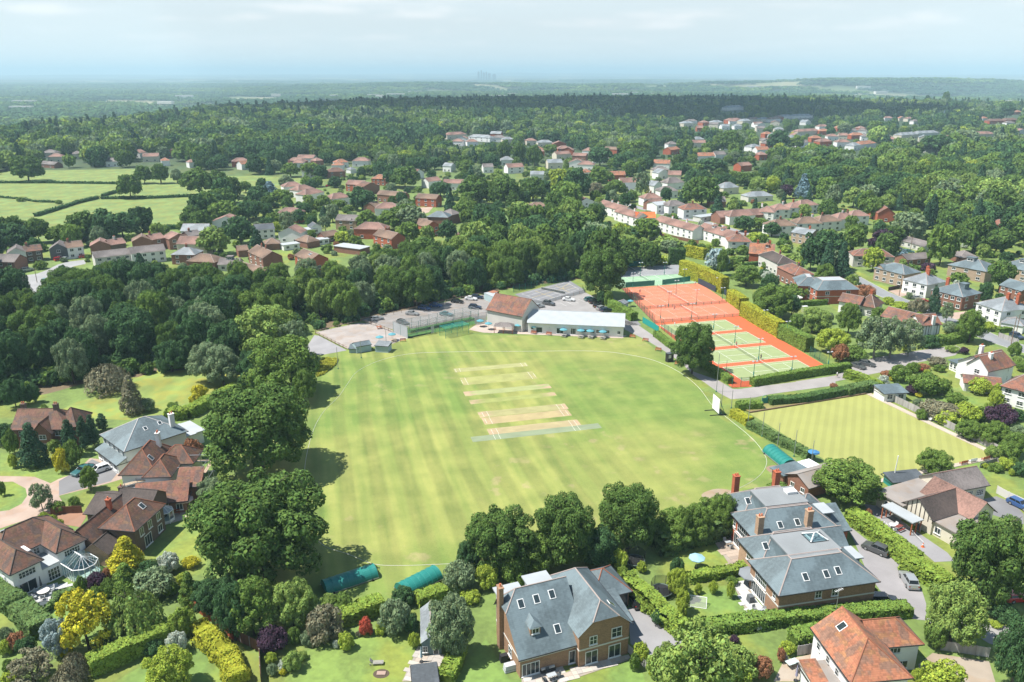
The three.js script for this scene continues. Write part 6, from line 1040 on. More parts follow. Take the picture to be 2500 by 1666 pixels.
const rows = `o -51.4 -147.3 18.9 23.1
o -40.2 -111.2 17.9 22.6
m -58.9 -189.7 15.3 19.9
l -68.6 -212.4 16.7 20.2
g -60 -207.2 15.2 9.6
d -66.1 -191.2 11.9 10
m -51.5 -182.6 9.2 6.4
G -80.7 -197.3 11 10.6
G -75.7 -194.8 11 10.8
d -93.8 -205.5 8.9 9.3
wb -104.6 -191.8 7.6 11
cx -91.9 -177.3 9.6 5.4
bg -79.1 -186.8 3.6 4
bg -78.8 -182.6 2.9 3.2
m -37.7 -96.8 9.3 7.9
l -32.3 -98.4 8.2 7.2
d -42.8 -102.1 6.4 4.7
bp -34.1 -93.7 3.9 4.3
b -31.5 -95.2 2.5 2.1
bG -29.4 -94.8 2.2 2.1
bb -27.3 -96.1 5.1 5.7
br -21.4 -97 2.7 2.1
by -19.1 -97 1.9 1.8
by -23.7 -93.9 2.5 2.5
bd -14.7 -97.3 3.1 2.3
by -14 -94.2 2.5 1.6
by -33.5 -90.8 1.9 1.6
bl -30.3 -89.7 2.8 2.9
bo -31.5 -89.7 1.4 1.6
bl -29.4 -91.8 1.1 1.6
bG -32.8 -88.7 1.8 1.5
bg -31.3 -88.7 1 1
bo -25.2 -94.1 1.3 1
bG -17.3 -97.7 5.1 5.2
bd -26.7 -96.1 2.2 1.8
G -8.5 -92.2 10.3 6.7
bG -8.4 -107.2 5.2 5.1
b -25.9 -102.8 2.5 3.2
bl -28 -103.1 2.5 2.6
bb -22.4 -96.6 0.9 0.9
bg -21.7 -97 0.9 0.9
o -1.9 -113 11.3 12.2
o 8.8 -114.9 12.6 11.2
o 20 -119.2 12.2 11.5
m 28.1 -120.8 6.2 8.7
m 36.5 -125.7 5.8 9.8
d -6.9 -111.8 6.6 4.3
m 3.5 -113 7 7.9
d 14.1 -114.3 7.1 7.9
by -4 -108.3 4.1 4
b 0.5 -108.9 4.7 4.7
bl 7.2 -114.3 3.2 3.8
b 12.9 -115.5 3.3 4.2
by -6.6 -104.6 1.9 3.2
by 4 -112.3 2.8 3.1
b 17.2 -116.4 3.7 3.5
by 17.6 -113.4 3.6 3.1
ba 17.9 -109.4 3 2
y 25.8 -106.7 4.4 3.3
bd 26.9 -111.1 3.4 2.6
y 26 -102.1 4 2.4
bl 21 -89.3 4.5 3.1
lt 23.9 -87.4 9.8 2.8
by 18 -91.3 3.2 2.5
by 19.5 -88.3 3.3 2.3
bl 22.3 -88.7 3.6 2.8
bu 24.2 -92.2 2 1.3
by 21.4 -112.3 2 1.7
b 16.9 -89.7 2.6 1.6
m 32.2 -121 7.5 6
m 37.3 -124.1 7.8 5.7
m 29.6 -120.1 7.6 4.7
d 40.1 -125.4 6 2.2
by 29.4 -106.7 1.8 1.3
by 31.8 -106.6 2.3 1.5
by 34.2 -105.5 3.1 1.3
y 26.3 -105.2 5.3 2.8
m 27.1 -112.7 2.2 1.7
by 25.7 -100.9 2.8 1.6
b 51.9 -137.4 2.5 5.3
o 73.3 -104.6 15.2 12.4
l 63.3 -95.2 9.8 8.9
d 66.5 -86 11.2 5.9
by 57.4 -85.6 4.1 6.1
y 49.1 -84.8 5.2 4.7
by 39 -93 1.8 2.4
bu 37.6 -91.3 2.1 1.3
by 45.2 -86 3.2 2.8
by 54.8 -87.4 2 1.7
b 60.3 -94.1 4.3 3
by 71.9 -98.7 0.9 1.7
bd 73.8 -100.1 2.8 4.1
ba 57.3 -106.6 1.1 1
lt 24 -83.3 12.2 11.1
bl 30.4 -88 5 5.3
bu 33.8 -88.4 3.3 3
by 30.5 -86.4 3.6 3.5
bl 20.6 -86.4 5.7 5.2
by 27.1 -86.8 3.9 4.1
m 64.5 -135.4 8.3 13.8
m 86.7 -146.4 5.3 7.3
m 102.7 -162.9 4.6 5.9
m 106.2 -159.4 5.9 6.2
bp 114.4 -170.5 4.9 7.1
bb 102.3 -175 3.8 8.7
by 107.8 -173.1 4.3 6.2
b 110.8 -183.6 2.7 4.9
m 107.7 -154.6 5.4 5.6
b 106.2 -153.6 3.6 4.7
by 107.9 -188.7 1.4 1.6
bg 103.5 -187.3 1.3 1.9
b 111.6 -173.7 3.2 4.5
by 102.2 -171.9 2.9 6.4
bG 100.1 -181.3 2 2.6
by 102.2 -145.7 1.4 1.3
b 100 -147.5 1.7 3
by 98.6 -148.9 1.2 1.5
b 105.4 -150.7 1.7 2
by 102.7 -148.9 2.2 3.5
y 119.4 -181.3 4.2 4.1
bd 119.7 -173.1 2.7 3.5
bG 114.4 -164 2.8 3.8
by 72.3 -125.2 0.9 0.8
bu 66 -129.5 1.8 1.4
cg -63.5 -112.8 6.3 5.8
bd -59 -110.8 3 3.7
bo -56.6 -112.8 3.2 3.6
bg -53.6 -114 1.8 2.9
cm -61.1 -107.2 5 4.8
bG -56.5 -106.7 4.1 6.9
cm -49.7 -103.8 5.9 3.4
d -45.9 -101.6 6.2 5.7
d -40 -95.7 9.5 5.7
yl -60.5 -93.9 9.9 8.8
wl -54.9 -96.8 7.9 7.9
s -64 -92.6 6.2 4.4
bu -70.8 -94.1 2.5 2.5
bd -68.6 -92.6 2.9 2.6
br2 -64.7 -87.4 4.9 6.2
wb -59.4 -88.1 4.1 4
wb -59.2 -86 3.4 4.4
ba -48.4 -97 4.4 4
bo -47.6 -93.3 3.1 3.2
y -45.5 -86 6.4 6.6
bp -66 -107.5 3.1 3
bu -65.6 -110 2.2 1.7
b -67.8 -106.2 3.5 2
by -71.7 -92.8 2.1 1.9
bG -73.2 -95.5 2.4 2
b -63.2 -106.2 3.1 2.5
by -67.4 -86.7 2.1 2.2
bd -58.3 -93.9 2 2.4
bg -63.1 -92.4 2.1 1.9
bo -76.4 -122.2 1.9 1.7
by -65.5 -106.7 1.9 1.6
b -65.5 -113.4 2 1.6
b -53.7 -106.2 2.3 2.3
bp -69.7 -98.9 1.3 1.2
b -69 -89.1 2.1 1.7
c -100.2 -150.3 9.4 5.7
cm -100.2 -150.1 2.7 3.5
u -94.6 -154.4 8.6 2.9
u -93.2 -157.4 8 2.5
u -92.4 -159.5 7.5 2.4
u -94.4 -167.6 4.2 2.3
b -91.4 -148.7 6.2 4.3
bg -92.5 -147.1 5.2 3.4
bl -99.3 -156.4 2.8 2.9
d -122.2 -180.7 7.9 5.9
bd -112.4 -160.5 4.8 5.1
b -107.8 -155.4 5.7 3.1
g -88 -131.4 6.2 4.7
b -85.1 -131.4 2.1 2.9
b -83.3 -133.7 1.9 2.3
m -83.2 -139.7 5.1 3.9
by -85.8 -128.1 1.9 1.8
by -83.7 -126.8 2.1 1.8
by -82.1 -126 1.6 1.8
bu -67.7 -152.2 5.1 4.3
bG -88.8 -178.4 3.3 3.8
G -57.4 -134.6 5.4 5.8
bg -60.4 -137 3.2 1.4
b -99.1 -137.4 3 1.4
bl -56.7 -138.2 3.9 4.1
bd -119.5 -183.6 5 3.4
by -104 -149.1 2.9 2
by -74.4 -137.2 1 1.8
b -82.2 -177.8 2.5 3.5
bl -113.4 -177.8 2.2 1.5
m 87.4 -255.6 11.8 13.8
l 96.9 -242.3 7.7 10.9
d 130 -325.5 18 16.7
d 124.9 -325.5 13.4 10.1
G 133.5 -321.2 11.2 10.8
m 157.4 -361.5 12.4 11.2
cm 155.1 -364.2 10.8 5.6
p 169.2 -358.9 11 13.1
y 150 -323.3 10.3 9.3
cb 170.6 -340.2 5.7 6.1
m 183.6 -334.4 17.9 14
o 211.1 -358.9 17.3 13.9
o 219.5 -355 13.1 16.5
o 183.5 -290.2 12.9 10.7
c 144 -261.3 9.5 4.8
G 197.4 -390 12.1 14.4
y 94.3 -221.2 7.7 9.8
g 104.7 -216.9 13.2 11.5
g 109.3 -216.9 12.5 7.7
g 115.1 -218 11.8 8.8
ul 116 -222.3 5.3 2.2
bu 93.6 -213.8 5.2 4.5
b 98.2 -214.9 4.3 6.6
m 139.7 -230.7 10.3 8.9
g 143.5 -251.5 7.1 4.4
bG 138.8 -240.4 3.4 4.8
by 152.2 -242.9 2.9 4.9
bu 129.7 -283.3 4.6 8.5
b 145.9 -218 4.5 3.7
bl 130.2 -295.5 5.5 4.9
bb 138.4 -261.3 5.6 6.7
bd 125.4 -226.7 3.5 5.9
b 176.2 -304.9 3.9 7.2
by 134.3 -273.5 2.7 4.3
bp 173.3 -323.3 3.4 6.6
b 91.1 -243.5 5.3 5.5
m 120.8 -251.5 5.4 5.2
by 135 -265.7 3.1 6.3
bG 103.8 -250.1 3.8 4
bs 99.7 -243.5 4.9 4.7
b 103.7 -198.6 4.3 6
b 110.3 -205 3 3.5
bu 113.9 -206.9 1.8 3.7
br 112.8 -206 1.1 1.7
bb 119.5 -209.9 2.7 4.6
b 105.3 -189.2 5.8 7.8
b 110.6 -189.2 4 4.4
bu 101.5 -201.3 1.8 3.1
bg 101.6 -198.6 1.2 1.4
bo 97.4 -194.7 2.9 3.4
by 107.5 -188.4 1.5 1.6
bp 102.3 -189.2 2.5 3
by 113.9 -204.1 1.1 2
b 118.2 -206 1.8 3.4
y 122 -185.2 4.6 3.1
b 122.3 -201.8 2.6 2.6
by 120.4 -190.1 3.7 6.3
bl 130.1 -222.3 1.9 4
bG 136 -218 3 2.1
b 140.8 -206 2.9 3.4
bu 84.1 -193.4 1.4 1.9
b 104 -281.6 5.1 8.9
b 86.8 -265.7 8.3 6.3
b 92.2 -306.9 4.9 7.2
bo 101.5 -308.9 3.5 4.4
bl 96.9 -314.9 4.6 4.9
b 104.8 -356.3 3.9 6.6
by 119.8 -387 4.2 9.6
bb 101 -299.2 2.9 5.7
bl 123.4 -343.8 3.3 6.4
bg 125.2 -347.5 1.7 2.2
bo 127.9 -364.2 2.9 4
by 122.1 -332.1 2.7 4.2
b 101.3 -281.6 3.2 4
bu 107.6 -328.8 2.1 2.6
bg 104.5 -325.5 1.3 1.5
bs 86.1 -326.8 8.3 9.7
m 85.5 -316.2 11.1 5.4
m 90.5 -298.5 8.2 11.3
m 87.9 -260.7 9.9 10.8
d 107.4 -345.3 8.7 5.9
b 94.4 -329 4.7 7.2
b 106.1 -326.8 3.1 3.1
bo 100.9 -306.1 3.5 4.3
o 33 -282.6 19.1 17.7
l 51.2 -352.8 10.5 12.6
l 60.1 -360.5 7.4 6.7
d 53.7 -339.3 5.7 3.3
d 60.2 -337 6.7 5.8
G 21.5 -324.6 9.3 13.7
o 29.7 -365.9 17.6 23.7
d 12.2 -388.8 12.7 15.6
l 7.7 -377 10 13.4
m 21.7 -355.3 5 11
l 4.2 -329 12.5 12.8
G 45.7 -428.8 13.1 9.9
m 66.3 -388.8 10.9 15
d 56.1 -388.8 7.3 15.6
bl 71.8 -365.9 5.7 13.6
G 71.9 -360.5 5.7 9
b 83.7 -365.9 4.6 5.7
d 27 -436.2 10 10
y 19.2 -443.8 7.5 8.2
bl 4.4 -464.1 7.1 12.8
bo 70.6 -388.8 4.9 4.8
bp 74 -398.1 3.7 3.7
y 122.9 -388.8 3.6 8.4
d 120.7 -411.2 8.9 10.1
m 129.3 -414.6 7.1 10.8
d 131.2 -398.1 7.4 9.8
l 111.6 -542.9 3.3 7.4
b 97.1 -374.2 3.5 4.6
by 88.9 -368.6 2.6 2.9
by 64.7 -335.8 3.7 5.8
d 31.9 -274.4 4.5 3.9
b 34.2 -271.3 5.4 3.4
o 49.3 -204.1 14.7 12.8
o -369.2 -615.3 19.6 25.9
o -251.6 -527.6 15.8 16.8
o -275.1 -602.5 13.3 13.6
o -262.7 -602.5 15 14.1
G -251.4 -604.6 10.8 9.6
o -211 -541.5 19 25
o -200.2 -547.2 16.8 16.1
m -184.1 -554.3 8.6 9.1
d -178.8 -574.6 7.7 9.1
cb -160.8 -533.1 10.4 12.1
o -245.3 -379.2 13.6 8.8
o -238.3 -379.2 14 10.2
o -229.9 -382.1 12.9 12.1
m -221.8 -383.6 8.4 12.1
o -210.3 -386.6 14.4 16.1
d -205.3 -397.4 14.4 14.1
d -195.4 -395.8 13.5 18.3
y -205.9 -397.4 9.9 9.5
o -161 -408.7 11.4 12.2
m -156.8 -433.4 13.7 16.9
d -146.8 -442.9 12.2 15.6
d -131 -379.2 13.7 15.5
l -134.9 -354.7 13.1 15.9
m -178.5 -403.8 5 7.5
m -171.1 -410.4 5.7 7
b -316.2 -514.4 2.7 5.5
b -286.4 -504.3 2.3 4.6
d -89.7 -478.4 13.4 17.5
o -76.7 -577.8 15.3 22.7
d -87.2 -584.3 16.5 14.1
d -66 -692.5 11.4 14.6
m -114.6 -485.2 8.5 11.1
m -105.2 -482.9 6.2 10.3
m -75.6 -413.8 11 12.7
m -64.8 -413.8 10.8 13.3
G -60.5 -450.8 11.8 10.3
cm -58.4 -452.8 10.7 6.2
m -49.6 -380.6 10.7 11.5
d -31.5 -383.6 11 10.4
d -15 -413.8 15.3 11.7
m -28.6 -442.9 10.2 10.8
p -85.4 -419 6.9 7.7
g -111.9 -394.2 14.9 9.7
g -96.9 -410.4 9.2 6.9
o -23.2 -499.4 19.2 22.7
o -9.4 -494.6 13.5 15
d -47.7 -535.9 10.5 15.4
m -133.4 -730.9 8.6 13.2
y -112 -730.9 9.7 15.3
y -98.7 -751.7 12.1 15.8
m -81.8 -721 8.5 11.9
m -115.6 -657.9 8.3 18.8
m -159.4 -641.8 12.4 18.4
m -210 -674.8 12.9 16.2
G -195.4 -666.2 11.8 13
m -175.9 -641.8 11.4 16.4
cb -162.2 -535.9 10.1 12.2
m -126.1 -420.7 9.1 10.3
o -147 -450.8 11 13.8
m -143.7 -499.4 10.6 14.4
m -98.6 -388.1 5.4 5.4
by -83.2 -385.1 4.8 8.3
b -75 -376.3 4.7 6.4
d 3.9 -467.4 7.1 12.9
m -24.1 -454.8 10.4 9
p -23.9 -431.5 3.7 4
m -4.1 -410.4 5.1 6.3
d -116.8 -435.3 8 8.7
G -121.2 -376.3 4.1 4.7
y -122.5 -410.4 5.7 5.7
bg -130.7 -524.9 2.8 4.8
o 13.5 -517 15.9 17.6
y 31.3 -538.7 14 14.3
d 41.9 -517 21.5 19.2
o -4.4 -497 19.1 21.1
m 70.2 -541.5 11.4 11.9
g 86.6 -535.9 18 12.2
ug 92.1 -547.2 7 3.5
o 117.8 -497 18.3 24.1
br2 55.1 -530.3 11.2 11.3
d 74.7 -509.3 6.6 6.6
G 121.2 -541.5 11 12.3
cm 43.9 -657.9 11.7 7.9
G 25.2 -497 7.5 8.3
d 132.8 -476.1 5.8 9.5
by 87.1 -604.6 4.5 4.6
d 78.2 -721 18 22.7
m 121.4 -785.1 18.3 25.8
o -6.6 -751.7 20.8 15.7
o 5.7 -730.9 21.4 14.2
o 19.5 -711.2 19.8 16
m 38.4 -821.4 10.8 16
l 10.6 -988.2 12.8 13.2
l 2 -1110.1 11.2 19.7
y 96.8 -1182.8 11.9 19.3
p 105.5 -571.4 5.1 5.2
p 116.7 -577.8 3.5 4.4
d 132.3 -634 13.1 16.2
m 148.1 -657.9 9.7 15.8
m 72.4 -611.7 8.2 12
d 163.9 -666.2 13.8 25
o 222.4 -834.3 24.2 27.3
c 187 -920.5 21.3 15
p 180.7 -527.6 9.9 9.2
cb 191.5 -527.6 15.8 10.8
G 194.1 -482.9 15.3 10.7
l 209.5 -489.8 12.6 13.4
m 203.9 -448.8 13.4 11.3
G 193.9 -386.6 14.4 17
d 267.1 -701.8 18.5 26.3
cb 770.1 -1469.8 17.7 13
o 1047.5 -2005.6 34.3 20.6
y 718.8 -1295.5 18.5 26.8
s 696.7 -1295.5 13.9 18.2
G 449.8 -1110.1 17.5 19.7
m 489.4 -1110.1 19.1 19.7
ug 496 -1110.1 15.9 9.9
c 407.8 -889.9 15.5 15.9
bg 365.1 -1066.3 6.1 7.1
d 280.5 -861.2 22.4 25.6
m 304.6 -875.3 16.5 16.9
d 904.7 -1510.3 32 28.9
m 635.6 -1469.8 18.8 28.2
by 179 -559.1 3.4 7.6
d 434.3 -834.3 20.6 34.8
G 508 -920.5 18.6 34.2`.split("\n").map((l) => l.split(" ").map((v, i) => i ? +v : v));
for (const [k, x, z, h, w] of rows) { const q = K[k]; if (!q) throw new Error('kind ' + k); plants.push([...q, x, z, h, w]); }
// woods: trees scattered at their spacing inside an outline
const clearOf = (x, z, r) => { for (const [a, b, q] of homes) if (Math.hypot(x - a, z - b) < q + r) return false; for (const p of paved) if (inside(p, x, z)) return false; return true; };
const woods = [];
function wood(poly, gap, mix, h0, h1, seed, keep = 1) {
  woods.push(poly);
  const rr = rng(seed), xs = poly.map((p) => p[0]), zs = poly.map((p) => p[1]), out = [];
  for (let x = Math.min(...xs); x < Math.max(...xs); x += gap) for (let z = Math.min(...zs); z < Math.max(...zs); z += gap) {
    const px = x + (rr() - 0.5) * gap * 0.8, pz = z + (rr() - 0.5) * gap * 0.8, k = mix[Math.floor(rr() * mix.length)], h = h0 + (h1 - h0) * rr(), w = h * (0.62 + 0.3 * rr());
    if (rr() < keep && inside(poly, px, pz) && !plants.some((p) => Math.hypot(p[2] - px, p[3] - pz) < (p[5] / 2) * 0.7 + 1.5) && clearOf(px, pz, 1.5)) { plants.push([...K[k], px, pz, h, w]); out.push([px, pz]); }
  }
  return out;
}
wood([[-179.9,-254.6],[-168.4,-264.9],[-152.9,-276],[-133.8,-278.9],[-109.7,-277.7],[-94.7,-270.3],[-89.4,-273.1],[-69.3,-254.6],[-66.7,-238.2],[-81.7,-229.7],[-74.5,-207.2],[-90.5,-207.8],[-100.1,-202.1],[-113.1,-197.3],[-119.3,-189.7],[-132.9,-181.2]], 9.2, ['o', 'd', 'd', 'm', 'o', 'G', 'd'], 12, 17, 11);
wood([[-91.1,-278.9],[-68.7,-292.3],[-48.3,-311.3],[-17.9,-332.6],[4.6,-351.4],[31.1,-365.4],[28.6,-311.3],[0.6,-296.2],[-12.5,-287.9],[-27.5,-274.8],[-43.9,-259.7],[-62.2,-242.7],[-69.3,-254.6]], 8.6, ['o', 'd', 'm', 'l', 'm', 'G', 'o'], 11, 16, 12);
wood([[-25,-356],[-16.1,-380.4],[-3.6,-396.7],[30.7,-454.2],[51,-414.2],[31.1,-365.4],[4.6,-353.2]], 10, ['o', 'm', 'l', 'd'], 11, 16, 13);
console.log('plants', plants.length);

// gardens: trees and bushes between the houses of the nearer streets
{
  const rr = rng(99), lawnHit = (x, z) => lawns.some((l) => inside(l[1], x, z)) || inside(fieldPoly, x, z) || fields.some((f) => inside(f, x, z));
  const zones = [[[[-247.8,-380.4],[-100.4,-380.4],[-41.4,-426.8],[32.7,-485.2],[36.2,-539.8],[-53.7,-560.7],[-130.4,-502.2],[-161.3,-402.4],[-205.7,-380.4]], 11, 0.5], [[[-173.5,-284.9],[-142,-297.5],[-96.7,-297.5],[-33.7,-342.6],[-37.2,-380.4],[-121.4,-380.4],[-195.7,-360.6]], 12, 0.45], [[[57.2,-426.8],[80.8,-380.4],[100,-342.6],[152.4,-380.4],[214.8,-326.3],[261.2,-402.4],[218.2,-485.2],[102.1,-583.3],[49.1,-520.4]], 11, 0.5], [[[95.6,-326.3],[87.2,-262.3],[91.8,-225.7],[96.7,-200.5],[116.6,-165],[205.7,-311.3],[145,-360.6]], 9, 0.5], [[[75.7,-162.7],[104,-144.5],[122.4,-174.7],[110,-203.8],[98.1,-203.8]], 7, 0.4], [[[-108.7,-152.1],[-86,-131],[-58.3,-131],[-73.5,-174.7],[-92.8,-165],[-105.5,-156.2]], 7, 0.35], [[[-63.3,-87.4],[-72.2,-109.5],[-54.3,-122.1],[-36.5,-105],[-36.3,-87.4]], 5.5, 0.45], [[[21.3,-109.5],[41.4,-120.8],[38.2,-95.9],[36.7,-87.4],[19,-87.4],[14.7,-100.8]], 4, 0.6], [[[51.7,-95],[66.2,-105],[78.7,-102.9],[69.2,-87.4],[54.3,-87.4]], 5, 0.4], [[[-41.2,-102.9],[-30.9,-98.8],[-15.1,-102.9],[-9,-110.6],[-18.6,-103.9],[-29.4,-103.9],[-36.8,-106.1]], 4, 0.6]];
  zones.forEach(([poly, gap, keep]) => {
    const xs = poly.map((p) => p[0]), zs = poly.map((p) => p[1]);
    for (let x = Math.min(...xs); x < Math.max(...xs); x += gap) for (let z = Math.min(...zs); z < Math.max(...zs); z += gap) {
      const px = x + (rr() - 0.5) * gap, pz = z + (rr() - 0.5) * gap, r = rr(), d = Math.hypot(px, pz), small = r < (d < 230 ? 0.93 : 0.62), k = small ? ['b', 'bd', 'bl', 'by', 'bG', 'b', 'bd', 'bu', 'ba', 'bo', 'bp'][Math.floor(rr() * 11)] : ['m', 'd', 'G', 'l', 'o', 'c', 'm', 'd'][Math.floor(rr() * 8)], h = small ? 1.2 + 2.2 * rr() : 6 + 5 * rr(), w = small ? h * (1 + 0.5 * rr()) : h * 0.75;
      if (rr() > keep || !inside(poly, px, pz) || lawnHit(px, pz) || !clearOf(px, pz, small ? 0.4 : 2.5) || plants.some((p) => Math.hypot(p[2] - px, p[3] - pz) < (p[5] + w) * 0.36)) continue;
      if (!small && homes.some(([a, b, q]) => Math.abs(px - a * (pz / b)) < q && pz > b && pz < b + 15)) continue;      // keep the fronts of houses open
      plants.push([...K[k], px, pz, h, w]);
    }
  });
}
{ // labels: by look and place; a few alike ones in a row are told apart by order, a crowd shares its label
  const sets = new Map();
  for (const p of plants) { const key = LEAFWORD[p[1]] + ' ' + LOOK[p[0]][2] + ' ' + zoneOf(p[2], p[3]); (sets.get(key) ?? sets.set(key, []).get(key)).push(p); }
  const ord = ['leftmost', 'second from left', 'third from left', 'fourth from left'];
  for (const [key, v] of sets) {
    v.sort((a, b) => a[2] / -a[3] - b[2] / -b[3]);
    if (v.length === 1) v[0].label = key; else if (v.length <= 4) v.forEach((p, i) => { p.label = (i === v.length - 1 ? 'rightmost' : ord[i]) + ' ' + key; }); else v.forEach((p) => { p.label = key; p.group = 'plants ' + zoneOf(p[2], p[3]); });
  }
  const count = {}; plants.sort((a, b) => Math.hypot(a[2], a[3]) / (a[5] + 1) - Math.hypot(b[2], b[3]) / (b[5] + 1));
  for (const p of plants) { const [nm, look, , cat] = LOOK[p[0]]; count[nm] = (count[nm] ?? 0) + 1; if (count[nm] > 300) continue; tree(nm, look, p[1], p[2], p[3], p[4], p[5], p.label, p.group, cat); }
  console.log('trees', JSON.stringify(count));
}
